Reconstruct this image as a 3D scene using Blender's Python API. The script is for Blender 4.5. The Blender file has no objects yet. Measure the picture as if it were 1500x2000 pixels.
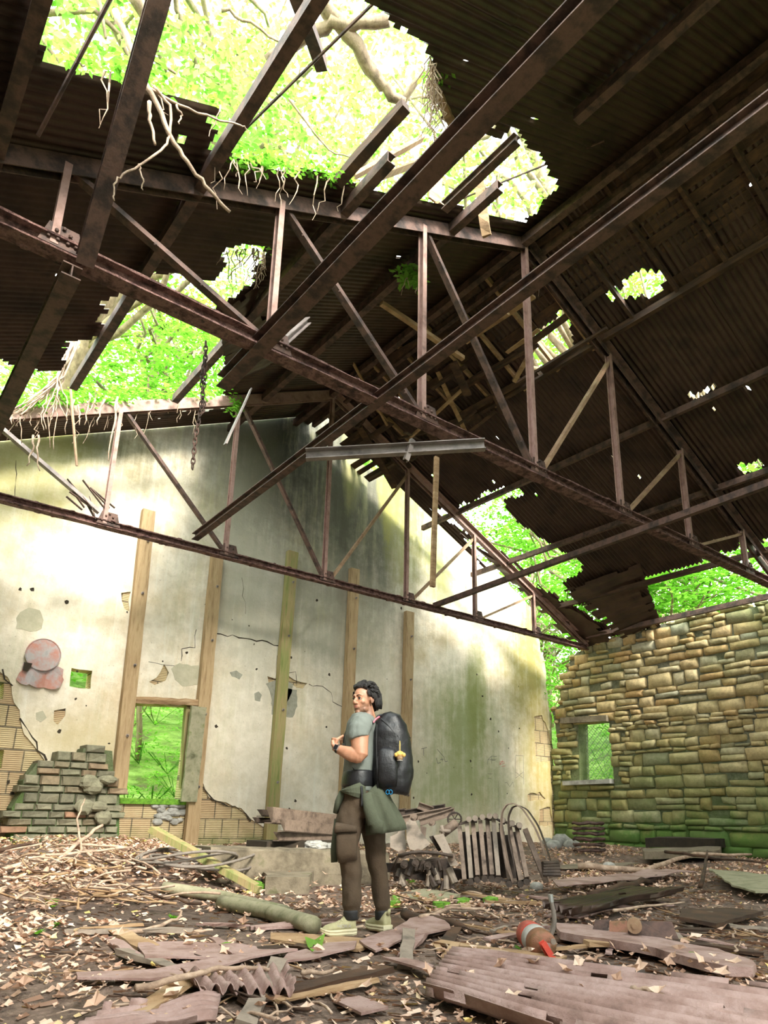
import bpy, bmesh, math, random
from mathutils import Vector, Matrix, noise
from mathutils.geometry import delaunay_2d_cdt

# ------------------------------------------------------------------ camera, world, light, exposure
C = bpy.context.scene.collection
S = bpy.context.scene
CAM_H = 0.834
def _rot(a, b, c):
    ca, sa = math.cos(a), math.sin(a); Rz = Matrix(((ca, sa, 0), (-sa, ca, 0), (0, 0, 1)))
    cb, sb = math.cos(b), math.sin(b); Rx = Matrix(((1, 0, 0), (0, cb, sb), (0, -sb, cb)))
    M = Matrix(((1, 0, 0), (0, 0, -1), (0, 1, 0)))
    cc, sc = math.cos(c), math.sin(c); Rr = Matrix(((cc, -sc, 0), (sc, cc, 0), (0, 0, 1)))
    return Rr @ M @ Rx @ Rz
F_PX, CX, CY = 1361.8, 791.24, 1184.1
Q = _rot(math.radians(-39.2466), math.radians(16.7834), math.radians(0.76306))
cam_d = bpy.data.cameras.new('camera'); cam = bpy.data.objects.new('camera', cam_d); C.objects.link(cam)
cam_d.sensor_fit = 'HORIZONTAL'; cam_d.sensor_width = 36
cam_d.lens = 36 * F_PX / 1500
cam_d.shift_x = (750 - CX) / 1500; cam_d.shift_y = (CY - 1000) / 1500
cam_d.clip_end = 400
mw = Matrix((Q[0], -Q[1], -Q[2])).transposed().to_4x4(); mw.translation = (0, 0, CAM_H)
cam.matrix_world = mw
S.camera = cam
S.view_settings.view_transform = 'Standard'; S.view_settings.look = 'None'
S.view_settings.gamma = 1; S.view_settings.use_curve_mapping = False
S.view_settings.exposure = 0.9

w = bpy.data.worlds.new('world'); S.world = w; w.use_nodes = True
bg = w.node_tree.nodes['Background']
bg.inputs[0].default_value = (0.93, 1.0, 0.97, 1); bg.inputs[1].default_value = 4.4

sun_d = bpy.data.lights.new('sun', 'SUN'); sun = bpy.data.objects.new('sun', sun_d); C.objects.link(sun)
sun_d.energy = 6.0; sun_d.angle = math.radians(16); sun_d.color = (1.0, 0.95, 0.84)
SUN_DIR = Vector((0.10, 1.0, -0.74))           # direction the light travels
sun.rotation_euler = SUN_DIR.to_track_quat('-Z', 'Y').to_euler()
sun.location = (0, -10, 20)

# ------------------------------------------------------------------ measuring helpers (building frame: X along the gable, Y away, Z up)
U = 6.2
def ray(x, y):
    return Q.transposed() @ Vector(((x - CX) / F_PX, (y - CY) / F_PX, 1.0))
CO = Vector((0, 0, CAM_H))
def onY(x, y, D): r = ray(x, y); return CO + r * (D / r.y)
def onX(x, y, X): r = ray(x, y); return CO + r * (X / r.x)
def onZ(x, y, z=0.0): r = ray(x, y); return CO + r * ((z - CAM_H) / r.z)
Y1, Y2, YW, XW = U * 1.0, U * 1.94, U * 2.2, U * 2.71
KX, PW = U * 1.231, U * 0.3665                # king post X, panel width
ZB1, ZB2 = U * 0.815 + CAM_H, U * 0.775 + CAM_H
SL = 0.72 / 1.466                             # roof slope
XL, XR = KX - 4 * PW, KX + 4 * PW
def roof_z(X, off=0.0):
    return U * 0.815 + CAM_H + (X - XL if X < KX else XR - X) * SL + off
def onroof(x, y, side):
    r = ray(x, y); s = 1 if side == 'L' else -1
    X0 = XL if s == 1 else XR
    a = U * 0.815 - s * SL * X0
    t = a / (r.z - s * SL * r.x)
    return CO + r * t
def ground_z(X, Y):
    t = max(0.0, min(1.0, (Y - 6.5) / 5.5)); t = t * t * (3 - 2 * t)
    k = max(0.0, min(1.0, (X - 9) / 6))
    e = ((X - 2.6) / 2.2) ** 2 + ((Y - 9.6) / 2.6) ** 2; md = .22 * max(0, 1 - e)
    return md + 0.24 * t * (1 - .25 * k) + 0.035 * noise.noise(Vector((X * .6, Y * .6, 0))) + 0.02 * noise.noise(Vector((X * 2.1, Y * 2.1, 4)))
def gpt(x, y, dz=0.0):
    """point on the uneven ground that a pixel of the photograph shows"""
    p = onZ(x, y, 0)
    for _ in range(12):
        q = onZ(x, y, ground_z(p.x, p.y))
        p = p.lerp(q, 0.6)
    return Vector((p.x, p.y, ground_z(p.x, p.y) + dz))

# ------------------------------------------------------------------ materials
def new_mat(name):
    m = bpy.data.materials.new(name); m.use_nodes = True
    nt = m.node_tree; b = nt.nodes['Principled BSDF']
    return m, nt, b
def L(nt, a, b): nt.links.new(a, b)
def coord(nt, scale=(1, 1, 1), kind='Object'):
    if kind == 'World':
        g = nt.nodes.new('ShaderNodeNewGeometry'); o = g.outputs['Position']
    else:
        t = nt.nodes.new('ShaderNodeTexCoord'); o = t.outputs[kind]
    mp = nt.nodes.new('ShaderNodeMapping'); mp.inputs['Scale'].default_value = scale
    L(nt, o, mp.inputs['Vector']); return mp.outputs[0]
def tex_noise(nt, vec, scale, detail=5, rough=.6, dist=0):
    n = nt.nodes.new('ShaderNodeTexNoise'); n.inputs['Scale'].default_value = scale
    n.inputs['Detail'].default_value = detail; n.inputs['Roughness'].default_value = rough
    n.inputs['Distortion'].default_value = dist
    L(nt, vec, n.inputs['Vector']); return n.outputs['Fac']
def ramp(nt, fac, stops, interp='LINEAR'):
    r = nt.nodes.new('ShaderNodeValToRGB'); r.color_ramp.interpolation = interp
    e = r.color_ramp.elements
    while len(e) < len(stops): e.new(0.5)
    for i, (p, c) in enumerate(stops):
        e[i].position = p; e[i].color = (c[0], c[1], c[2], 1) if not isinstance(c, (int, float)) else (c, c, c, 1)
    L(nt, fac, r.inputs[0]); return r.outputs[0]
def mix(nt, fac, a, b, mode='MIX'):
    m = nt.nodes.new('ShaderNodeMix'); m.data_type = 'RGBA'; m.blend_type = mode
    for s, v in ((m.inputs[0], fac), (m.inputs[6], a), (m.inputs[7], b)):
        if isinstance(v, (int, float)): s.default_value = v
        elif isinstance(v, (tuple, list)): s.default_value = (v[0], v[1], v[2], 1)
        else: L(nt, v, s)
    return m.outputs[2]
def math_(nt, op, a, b=0.0, clamp=False):
    m = nt.nodes.new('ShaderNodeMath'); m.operation = op; m.use_clamp = clamp
    for s, v in ((m.inputs[0], a), (m.inputs[1], b)):
        if isinstance(v, (int, float)): s.default_value = v
        else: L(nt, v, s)
    return m.outputs[0]
def bump(nt, b, h, strength=.4, dist=.02):
    n = nt.nodes.new('ShaderNodeBump'); n.inputs['Strength'].default_value = strength
    n.inputs['Distance'].default_value = dist
    L(nt, h, n.inputs['Height']); L(nt, n.outputs[0], b.inputs['Normal'])
def attr(nt, name):
    a = nt.nodes.new('ShaderNodeAttribute'); a.attribute_name = name; return a.outputs['Fac']

def mottled(name, cols, scale=3, stretch=(1, 1, 1), rough=.8, metal=0, bumps=.3, bscale=None, detail=6, kind='Object', bdist=.02):
    m, nt, b = new_mat(name)
    v = coord(nt, stretch, kind)
    f = tex_noise(nt, v, scale, detail, .65)
    n = len(cols)
    c = ramp(nt, f, [(0.28 + 0.44 * i / max(1, n - 1), c) for i, c in enumerate(cols)])
    L(nt, c, b.inputs['Base Color'])
    b.inputs['Roughness'].default_value = rough; b.inputs['Metallic'].default_value = metal
    if bumps: bump(nt, b, tex_noise(nt, v, bscale or scale * 4, 5, .7), bumps, bdist)
    return m
def toned(name, stops, rough=.85, bscale=12, bumps=.3, trans=0, vary=.25, moss=None):
    """colour from the per-face 'tone' attribute, mottled by noise"""
    m, nt, b = new_mat(name)
    t = attr(nt, 'tone'); c = ramp(nt, t, stops)
    v = coord(nt, (1, 1, 1), 'World')
    f = tex_noise(nt, v, bscale, 5, .7)
    c = mix(nt, 1.0, c, ramp(nt, f, [(0.3, 1 - vary), (0.7, 1 + 0.0)]), 'MULTIPLY')
    if moss: c = moss(nt, c, v)
    L(nt, c, b.inputs['Base Color']); b.inputs['Roughness'].default_value = rough
    if bumps: bump(nt, b, f, bumps, .02)
    return m, nt, b
MAT = {}
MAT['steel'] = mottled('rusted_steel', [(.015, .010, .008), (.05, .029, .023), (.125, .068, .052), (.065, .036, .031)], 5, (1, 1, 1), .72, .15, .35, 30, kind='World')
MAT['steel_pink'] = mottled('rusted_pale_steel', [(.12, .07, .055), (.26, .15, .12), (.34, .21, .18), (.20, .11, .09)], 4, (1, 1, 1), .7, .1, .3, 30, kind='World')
MAT['steel_grey'] = mottled('dull_grey_steel', [(.10, .085, .08), (.24, .2, .19), (.33, .28, .26)], 4, (1, 1, 1), .6, .2, .3, 30, kind='World')
MAT['steel_rot'] = mottled('flaking_rust', [(.016, .009, .008), (.10, .045, .04), (.26, .14, .12), (.03, .02, .02)], 9, (1, 1, 1), .9, 0, 1.0, 22, kind='World', bdist=.05)
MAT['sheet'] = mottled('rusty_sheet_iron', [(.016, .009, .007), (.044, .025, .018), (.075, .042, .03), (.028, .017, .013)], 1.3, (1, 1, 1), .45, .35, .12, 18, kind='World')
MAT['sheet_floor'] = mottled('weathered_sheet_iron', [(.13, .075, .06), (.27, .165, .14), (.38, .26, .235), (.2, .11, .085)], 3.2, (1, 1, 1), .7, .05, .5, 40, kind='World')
MAT['board'] = mottled('brown_board', [(.013, .007, .004), (.05, .024, .012), (.115, .056, .026)], 3, (1, 1, 6), .85, 0, .4, 20, kind='World')
MAT['lumber'] = mottled('split_lumber', [(.16, .09, .04), (.34, .21, .11), (.46, .32, .19)], 3, (1, 1, 5), .85, 0, .5, 22, kind='World')
MAT['post'] = mottled('post_timber', [(.20, .125, .06), (.36, .24, .125), (.44, .31, .17), (.29, .19, .09)], 5, (3, 3, .35), .8, 0, .5, 14, kind='World')
MAT['branch'] = mottled('dead_branch', [(.16, .10, .07), (.40, .28, .20), (.58, .44, .34)], 8, (1, 1, 1), .85, 0, .5, 40, kind='World')
MAT['bark'] = mottled('tree_bark', [(.10, .07, .045), (.27, .20, .13), (.4, .3, .2)], 4, (2, 2, .5), .9, 0, .6, 12, kind='World')
MAT['concrete'] = mottled('old_concrete', [(.045, .036, .025), (.13, .105, .07), (.22, .18, .125), (.09, .095, .035)], 3, (1, 1, 1), .95, 0, .6, 20, kind='World')
MAT['moss'] = mottled('moss', [(.05, .12, .01), (.16, .38, .03), (.3, .6, .06)], 14, (1, 1, 1), .95, 0, 1, 60, kind='World')
MAT['black_cloth'] = mottled('black_nylon', [(.006, .006, .008), (.012, .012, .014)], 8, (1, 1, 1), .45, 0, .25, 18)
MAT['black_web'] = mottled('black_webbing', [(.008, .008, .009), (.02, .02, .022)], 20, (1, 1, 1), .7, 0, .2, 80)
MAT['tee'] = mottled('grey_green_jersey', [(.135, .15, .135), (.17, .19, .17)], 6, (1, 1, 1), .85, 0, .2, 40)
MAT['pants'] = mottled('dark_brown_canvas', [(.045, .028, .015), (.078, .050, .028)], 7, (1, 1, 1), .88, 0, .3, 60)
MAT['jacket'] = mottled('olive_sweatshirt', [(.055, .062, .038), (.085, .095, .06)], 7, (1, 1, 1), .92, 0, .3, 60)
MAT['shoe'] = mottled('pale_olive_mesh', [(.30, .28, .15), (.42, .39, .23)], 30, (1, 1, 1), .85, 0, .3, 120)
MAT['sole'] = mottled('cream_foam', [(.46, .42, .27), (.58, .53, .36)], 9, (1, 1, 1), .7, 0, .15, 40)
MAT['outsole'] = mottled('brown_rubber', [(.12, .07, .045), (.2, .12, .08)], 9, (1, 1, 1), .8, 0, .2, 60)
MAT['hair'] = mottled('black_hair', [(.006, .005, .005), (.018, .014, .014)], 60, (1, 1, 1), .38, 0, .6, 120)
MAT['red_paint'] = mottled('worn_red_paint', [(.10, .035, .02), (.30, .05, .03), (.40, .09, .06), (.14, .06, .035)], 9, (1, 1, 1), .55, .1, .3, 40, kind='World')
MAT['red'] = mottled('bright_red_handle', [(.45, .03, .015), (.62, .06, .03)], 9, (1, 1, 1), .45, 0, .2, 40)
MAT['rubber'] = mottled('grey_hose', [(.13, .11, .09), (.24, .2, .17)], 20, (1, 1, 1), .7, 0, .3, 60)
MAT['white'] = mottled('chalky_label', [(.30, .29, .27), (.50, .48, .45)], 20, (1, 1, 1), .8, 0, .1, 60)
MAT['pipe'] = mottled('mossy_pipe', [(.10, .10, .05), (.24, .23, .14), (.33, .30, .2), (.13, .16, .04)], 5, (1, 1, 1), .85, 0, .25, 40, kind='World')
MAT['dark_gap'] = mottled('crack_shade_and_black', [(.02, .015, .01), (.05, .035, .02)], 9, (1, 1, 1), .95, 0, 0)  # near-black: shade of cracks, pits and bolt holes put into colour; also black roofing
MAT['cement'] = mottled('cement_patch', [(.40, .37, .26), (.54, .50, .37)], 7, (1, 1, 1), .95, 0, .4, 30, kind='World')
MAT['cement_grey'] = mottled('grey_cement_patch', [(.22, .215, .17), (.36, .35, .28)], 9, (1, 1, 1), .95, 0, .4, 30, kind='World')
MAT['rock'] = mottled('grey_rock', [(.16, .16, .14), (.34, .33, .3), (.46, .44, .4)], 5, (1, 1, 1), .9, 0, .6, 16, kind='World')
MAT['wire'] = mottled('zinc_wire', [(.22, .22, .2), (.42, .42, .4)], 9, (1, 1, 1), .5, .6, 0)
MAT['blue'] = mottled('blue_anodised', [(.01, .22, .5), (.02, .32, .62)], 9, (1, 1, 1), .35, .3, 0)
MAT['pink'] = mottled('pink_trim', [(.5, .12, .16), (.62, .2, .25)], 9, (1, 1, 1), .6, 0, 0)
MAT['gold'] = mottled('amber_plush', [(.55, .26, .06), (.85, .52, .12), (.8, .4, .25)], 30, (1, 1, 1), .8, 0, .5, 60)
MAT['eye'] = mottled('eye_white', [(.36, .32, .29), (.42, .38, .35)], 5, (1, 1, 1), .3, 0, 0)
MAT['iris'] = mottled('dark_iris', [(.012, .007, .005), (.03, .016, .01)], 5, (1, 1, 1), .2, 0, 0)
MAT['lip'] = mottled('lip_skin', [(.36, .13, .10), (.42, .17, .13)], 9, (1, 1, 1), .5, 0, .1)
MAT['glass'] = mottled('black_glass', [(.01, .01, .012), (.015, .015, .018)], 5, (1, 1, 1), .1, 0, 0)

def leaf_mat(name, stops, trans, tcol):
    m, nt, b = new_mat(name)
    c = ramp(nt, attr(nt, 'tone'), stops); L(nt, c, b.inputs['Base Color']); b.inputs['Roughness'].default_value = .55
    tr = nt.nodes.new('ShaderNodeBsdfTranslucent')
    L(nt, mix(nt, 1.0, c, tcol, 'MULTIPLY'), tr.inputs['Color'])
    ms = nt.nodes.new('ShaderNodeMixShader'); ms.inputs[0].default_value = trans
    L(nt, b.outputs[0], ms.inputs[1]); L(nt, tr.outputs[0], ms.inputs[2])
    L(nt, ms.outputs[0], nt.nodes['Material Output'].inputs['Surface'])
    return m
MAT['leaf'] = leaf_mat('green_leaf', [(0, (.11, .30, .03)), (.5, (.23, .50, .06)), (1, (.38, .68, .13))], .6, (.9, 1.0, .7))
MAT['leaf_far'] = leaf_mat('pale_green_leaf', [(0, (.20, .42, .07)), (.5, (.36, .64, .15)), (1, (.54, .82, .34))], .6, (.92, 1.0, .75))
MAT['litter'] = leaf_mat('dry_leaf', [(0, (.20, .11, .07)), (.3, (.42, .25, .17)), (.6, (.62, .42, .31)), (.9, (.74, .56, .44)), (1, (.6, .45, .12))], .12, (1, .8, .6))
MAT['skin'] = None
MAT['scrap'] = mottled('brown_scrap_iron', [(.055, .036, .026), (.15, .105, .078), (.23, .165, .125), (.09, .06, .042)], 6, (1, 1, 1), .7, .1, .35, 30, kind='World')
MAT['scrap_pale'] = mottled('dusty_scrap_iron', [(.12, .095, .075), (.27, .215, .17), (.19, .15, .115)], 6, (1, 1, 1), .75, .05, .3, 30, kind='World')
MAT['scrap_dark'] = mottled('oily_scrap_iron', [(.014, .010, .008), (.05, .033, .024), (.09, .06, .045)], 8, (1, 1, 1), .6, .15, .5, 30, kind='World')

# ------------------------------------------------------------------ mesh builder
def tag(o, label=None, cat=None, group=None, kind=None):
    if label: o['label'] = label
    if cat: o['category'] = cat
    if group: o['group'] = group
    if kind: o['kind'] = kind
    return o
def thing(name, loc, label, cat, group=None):
    o = bpy.data.objects.new(name, None); C.objects.link(o); o.location = loc; o.empty_display_size = .1
    return tag(o, label, cat, group)
def wloc(o):
    v = Vector(o.location)
    while o.parent: o = o.parent; v += Vector(o.location)
    return v
class MB:
    def __init__(s): s.v = []; s.f = []; s.t = []
    def add(s, vs, fs, tone=0.5):
        k = len(s.v); s.v += [Vector(v) for v in vs]; s.f += [tuple(i + k for i in f) for f in fs]; s.t += [tone] * len(fs)
    def box(s, c, h, R=None, tone=.5):
        R = R or Matrix.Identity(3); c = Vector(c)
        vs = [c + R @ Vector((sx * h[0], sy * h[1], sz * h[2])) for sz in (-1, 1) for sy in (-1, 1) for sx in (-1, 1)]
        s.add(vs, [(0, 2, 3, 1), (4, 5, 7, 6), (0, 1, 5, 4), (2, 6, 7, 3), (0, 4, 6, 2), (1, 3, 7, 5)], tone)
    def frame(s, p0, p1, up=(0, 0, 1)):
        d = (Vector(p1) - Vector(p0)).normalized(); up = Vector(up)
        if abs(d.dot(up)) > .98: up = Vector((0, 1, 0)) if abs(d.y) < .9 else Vector((1, 0, 0))
        a = d.cross(up).normalized(); b = a.cross(d).normalized()
        return d, a, b
    def prof(s, p0, p1, pts, up=(0, 0, 1), tone=.5, segs=1, wob=0, rnd=None):
        """sweep a closed 2-D profile from p0 to p1"""
        p0 = Vector(p0); p1 = Vector(p1); d, a, b = s.frame(p0, p1, up); n = len(pts); vs = []
        for k in range(segs + 1):
            c = p0.lerp(p1, k / segs)
            for (x, y) in pts:
                q = c + a * x + b * y
                if wob and rnd: q += Vector((rnd.uniform(-wob, wob), rnd.uniform(-wob, wob), rnd.uniform(-wob, wob)))
                vs.append(q)
        fs = []
        for k in range(segs):
            for i in range(n):
                j = (i + 1) % n; fs.append((k * n + i, k * n + j, (k + 1) * n + j, (k + 1) * n + i))
        fs.append(tuple(range(n - 1, -1, -1))); fs.append(tuple(segs * n + i for i in range(n)))
        s.add(vs, fs, tone)
    def bar(s, p0, p1, w, h, up=(0, 0, 1), **k):
        s.prof(p0, p1, [(-w / 2, -h / 2), (w / 2, -h / 2), (w / 2, h / 2), (-w / 2, h / 2)], up, **k)
    def angle(s, p0, p1, w, t=.012, up=(0, 0, 1), flip=1, **k):
        s.prof(p0, p1, [(0, 0), (flip * w, 0), (flip * w, t), (flip * t, t), (flip * t, w), (0, w)][::flip], up, **k)
    def ibeam(s, p0, p1, w, h, t=.014, up=(0, 0, 1), **k):
        a, b, c = w / 2, h / 2, t / 2
        s.prof(p0, p1, [(-a, -b), (a, -b), (a, -b + t), (c, -b + t), (c, b - t), (a, b - t), (a, b), (-a, b), (-a, b - t), (-c, b - t), (-c, -b + t), (-a, -b + t)], up, **k)
    def channel(s, p0, p1, w, h, t=.012, up=(0, 0, 1), **k):
        s.prof(p0, p1, [(0, -h / 2), (w, -h / 2), (w, -h / 2 + t), (t, -h / 2 + t), (t, h / 2 - t), (w, h / 2 - t), (w, h / 2), (0, h / 2)], up, **k)
    def tube(s, pts, rad, n=8, cap=True, tone=.5, flat=1.0, up=(0, 0, 1)):
        pts = [Vector(p) for p in pts]; m = len(pts)
        if isinstance(rad, (int, float)): rad = [rad] * m
        a = None; vs = []
        for i, p in enumerate(pts):
            d = (pts[min(i + 1, m - 1)] - pts[max(i - 1, 0)])
            if d.length < 1e-9: d = Vector((0, 0, 1))
            d.normalize()
            if a is None:
                u = Vector(up)
                if abs(d.dot(u)) > .95: u = Vector((0, 1, 0))
                a = d.cross(u).normalized()
            else:
                a = a - d * a.dot(d)
                if a.length < 1e-6: a = d.orthogonal()
                a.normalize()
            b = a.cross(d)
            for k in range(n):
                t = 2 * math.pi * k / n
                vs.append(p + (a * math.cos(t) + b * math.sin(t) * flat) * rad[i])
        fs = []
        for i in range(m - 1):
            for k in range(n):
                j = (k + 1) % n; fs.append((i * n + k, (i + 1) * n + k, (i + 1) * n + j, i * n + j))
        if cap: fs.append(tuple(range(n))); fs.append(tuple((m - 1) * n + k for k in range(n - 1, -1, -1)))
        s.add(vs, fs, tone)
    def loft(s, rings, cap=True, tone=.5):
        n = len(rings[0]); vs = [Vector(p) for r in rings for p in r]; fs = []
        for i in range(len(rings) - 1):
            for k in range(n):
                j = (k + 1) % n; fs.append((i * n + k, i * n + j, (i + 1) * n + j, (i + 1) * n + k))
        if cap: fs.append(tuple(range(n - 1, -1, -1))); fs.append(tuple((len(rings) - 1) * n + k for k in range(n)))
        s.add(vs, fs, tone)
    def blob(s, c, r, R=None, nu=12, nv=8, tone=.5, jit=0, rnd=None, fn=None):
        c = Vector(c); R = R or Matrix.Identity(3)
        if isinstance(r, (int, float)): r = (r, r, r)
        vs = []
        for i in range(1, nv):
            th = math.pi * i / nv
            for j in range(nu):
                ph = 2 * math.pi * j / nu
                d = Vector((math.sin(th) * math.cos(ph), math.sin(th) * math.sin(ph), math.cos(th)))
                k = 1 + (rnd.uniform(-jit, jit) if jit else 0)
                if fn: k *= fn(d)
                vs.append(c + R @ Vector((d.x * r[0] * k, d.y * r[1] * k, d.z * r[2] * k)))
        vs.append(c + R @ Vector((0, 0, r[2]))); vs.append(c + R @ Vector((0, 0, -r[2])))
        fs = []
        for i in range(nv - 2):
            for j in range(nu):
                k = (j + 1) % nu; fs.append((i * nu + j, (i + 1) * nu + j, (i + 1) * nu + k, i * nu + k))
        top = (nv - 1) * nu
        for j in range(nu):
            k = (j + 1) % nu; fs.append((top, j, k)); fs.append((top + 1, (nv - 2) * nu + k, (nv - 2) * nu + j))
        s.add(vs, fs, tone)
    def poly(s, outer, holes, fn, thick, tone=.5, steiner=None):
        """triangulated 2-D outline with holes; fn(u,v)->point; thick = extrusion vector (or None)"""
        pts = []; edges = []
        for lp in [outer] + list(holes):
            k = len(pts); pts += [Vector((p[0], p[1])) for p in lp]
            edges += [(k + i, k + (i + 1) % len(lp)) for i in range(len(lp))]
        if steiner: pts += [Vector(p) for p in steiner]
        V, E, Fc, *_ = delaunay_2d_cdt(pts, edges, [], 0, 1e-5)
        keep = []
        for f in Fc:
            c = sum((V[i] for i in f), Vector((0, 0))) / len(f)
            if inside(c, outer) and not any(inside(c, h) for h in holes): keep.append(tuple(f))
        front = [Vector(fn(p.x, p.y)) for p in V]; n = len(front)
        fs = list(keep)
        if thick is not None:
            t = Vector(thick); vs = front + [p + t for p in front]
            fs += [tuple(i + n for i in reversed(f)) for f in keep]
            cnt = {}
            for f in keep:
                for i in range(3):
                    a, b = f[i], f[(i + 1) % 3]; cnt[(a, b)] = 1
            for (a, b) in list(cnt):
                if (b, a) not in cnt: fs.append((b, a, a + n, b + n))
        else: vs = front
        s.add(vs, fs, tone)
    def build(s, name, m, parent=None, smooth=False, base=True, merge=0):
        me = bpy.data.meshes.new(name)
        o = bpy.data.objects.new(name, me); C.objects.link(o)
        if parent: org = wloc(parent)
        elif base and s.v:
            n = len(s.v); org = Vector((sum(v.x for v in s.v) / n, sum(v.y for v in s.v) / n, min(v.z for v in s.v)))
        else: org = Vector((0, 0, 0))
        me.from_pydata([v - org for v in s.v], [], s.f)
        if parent: o.parent = parent
        else: o.location = org
        at = me.attributes.new('tone', 'FLOAT', 'FACE')
        if len(s.t) == len(me.polygons): at.data.foreach_set('value', s.t)
        if m: me.materials.append(m if not isinstance(m, str) else MAT[m])
        if merge:
            bm = bmesh.new(); bm.from_mesh(me); bmesh.ops.remove_doubles(bm, verts=bm.verts, dist=merge)
            bm.to_mesh(me); bm.free()
        if smooth: me.polygons.foreach_set('use_smooth', [True] * len(me.polygons))
        me.update(); return o
def inside(p, poly):
    x, y = p[0], p[1]; c = False; n = len(poly); j = n - 1
    for i in range(n):
        xi, yi = poly[i][0], poly[i][1]; xj, yj = poly[j][0], poly[j][1]
        if (yi > y) != (yj > y) and x < (xj - xi) * (y - yi) / (yj - yi) + xi: c = not c
        j = i
    return c
def rag(poly, step, amp, seed=0):
    """break a 2-D outline into short ragged edges"""
    r = random.Random(seed); out = []
    n = len(poly)
    for i in range(n):
        a = Vector(poly[i][:2]); b = Vector(poly[(i + 1) % n][:2]); d = b - a
        k = max(1, int(d.length / step)); nn = Vector((-d.y, d.x)); nn = nn.normalized() if nn.length > 0 else nn
        for j in range(k):
            p = a.lerp(b, j / k)
            out.append(p + nn * r.uniform(-amp, amp))
    return out
def clone(o, loc=None, rot=None, label=None, parent=None):
    c = o.copy(); C.objects.link(c); c.parent = parent
    if loc is not None: c.location = loc
    if rot is not None: c.rotation_euler = rot
    if label: c['label'] = label
    for ch in o.children: clone(ch, parent=c)
    return c
def bent(p0, p1, rnd, amp, n=6, sag=0):
    p0 = Vector(p0); p1 = Vector(p1); ln = (p1 - p0).length; out = []
    for i in range(n + 1):
        t = i / n; k = math.sin(math.pi * t)
        out.append(p0.lerp(p1, t) + Vector((rnd.uniform(-1, 1), rnd.uniform(-1, 1), rnd.uniform(-1, 1))) * amp * ln * (.3 + k) * (0 if i in (0, n) else 1) - Vector((0, 0, sag * k)))
    return out

# ================================================================== THE SETTING
RX = Vector((1, 0, 0)); UP = Vector((0, 0, 1))
# ---- ground inside the building
def ground_mat():
    m, nt, b = new_mat('forest_soil')
    v = coord(nt, (1, 1, 1), 'World')
    a = tex_noise(nt, v, 1.1, 8, .7); f = tex_noise(nt, v, 9, 8, .75); g = tex_noise(nt, v, 38, 4, .7)
    c = ramp(nt, f, [(.28, (.035, .023, .017)), (.42, (.12, .078, .058)), (.56, (.24, .165, .125)), (.72, (.42, .30, .235))])
    c2 = ramp(nt, g, [(.35, (.02, .017, .015)), (.52, (.06, .052, .047)), (.72, (.20, .18, .165))])
    # charcoal patch by the extinguisher: a real dark spill on the floor
    sx = nt.nodes.new('ShaderNodeSeparateXYZ'); L(nt, v, sx.inputs[0])
    def blob(x, y, r):
        dx = math_(nt, 'MULTIPLY', math_(nt, 'SUBTRACT', sx.outputs[0], x), 1 / r[0])
        dy = math_(nt, 'MULTIPLY', math_(nt, 'SUBTRACT', sx.outputs[1], y), 1 / r[1])
        d = math_(nt, 'ADD', math_(nt, 'MULTIPLY', dx, dx), math_(nt, 'MULTIPLY', dy, dy))
        d = math_(nt, 'ADD', d, math_(nt, 'MULTIPLY', math_(nt, 'SUBTRACT', a, .5), 2.2))
        return ramp(nt, d, [(.6, 1), (1.0, 0)])
    c = mix(nt, blob(3.3, 2.75, (.9, .38)), c, c2)
    c = mix(nt, blob(1.9, 6.2, (2.2, 1.3)), c, mix(nt, .5, c, (.035, .024, .018)))
    gr = ramp(nt, a, [(.60, 0), (.72, .55)]); c = mix(nt, gr, c, (.09, .12, .03))
    L(nt, c, b.inputs['Base Color']); b.inputs['Roughness'].default_value = .95
    h = mix(nt, .5, f, g); bump(nt, b, h, 1.0, .06)
    return m
MAT['soil'] = ground_mat()
def grid(x0, x1, nx, y0, y1, ny, fz):
    vs = []; fs = []
    for j in range(ny + 1):
        for i in range(nx + 1):
            x = x0 + (x1 - x0) * i / nx; y = y0 + (y1 - y0) * j / ny
            vs.append((x, y, fz(x, y)))
    for j in range(ny):
        for i in range(nx):
            a = j * (nx + 1) + i; fs.append((a, a + 1, a + nx + 2, a + nx + 1))
    return vs, fs
mb = MB(); mb.add(*grid(-4, XW + .6, 230, -3, YW + .5, 190, lambda x, y: ground_z(x, y) + .018 * noise.noise(Vector((x * 5, y * 5, 1)))))
tag(mb.build('floor', 'soil', smooth=True), kind='structure')

# ---- walls outside the frame: left eaves wall and the gable behind the camera
MAT['plain_plaster'] = mottled('grimy_plaster', [(.14, .12, .08), (.32, .28, .2), (.42, .38, .28)], .8, (1, 1, 1), .95, 0, .4, 12, kind='World')
mb = MB(); mb.box((XL - .25, (YW - 4.6) / 2, 2.7), (.2, (YW + 4.6) / 2, 3.05)); tag(mb.build('wall_left', 'plain_plaster'), kind='structure')
mb = MB(); mb.poly([(XL - .4, -.3), (XR + .5, -.3), (XR + .5, roof_z(XR) - .1), (KX, roof_z(KX) - .1), (XL - .4, roof_z(XL) - .2)], [[(1.0, .2), (5.5, .2), (5.5, 4.2), (1.0, 4.2)]], lambda u, v: (u, -4.7, v), (0, -.3, 0)); tag(mb.build('wall_back', 'plain_plaster'), kind='structure')  # unseen doorway opening, shaped to let light in from behind the camera

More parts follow.
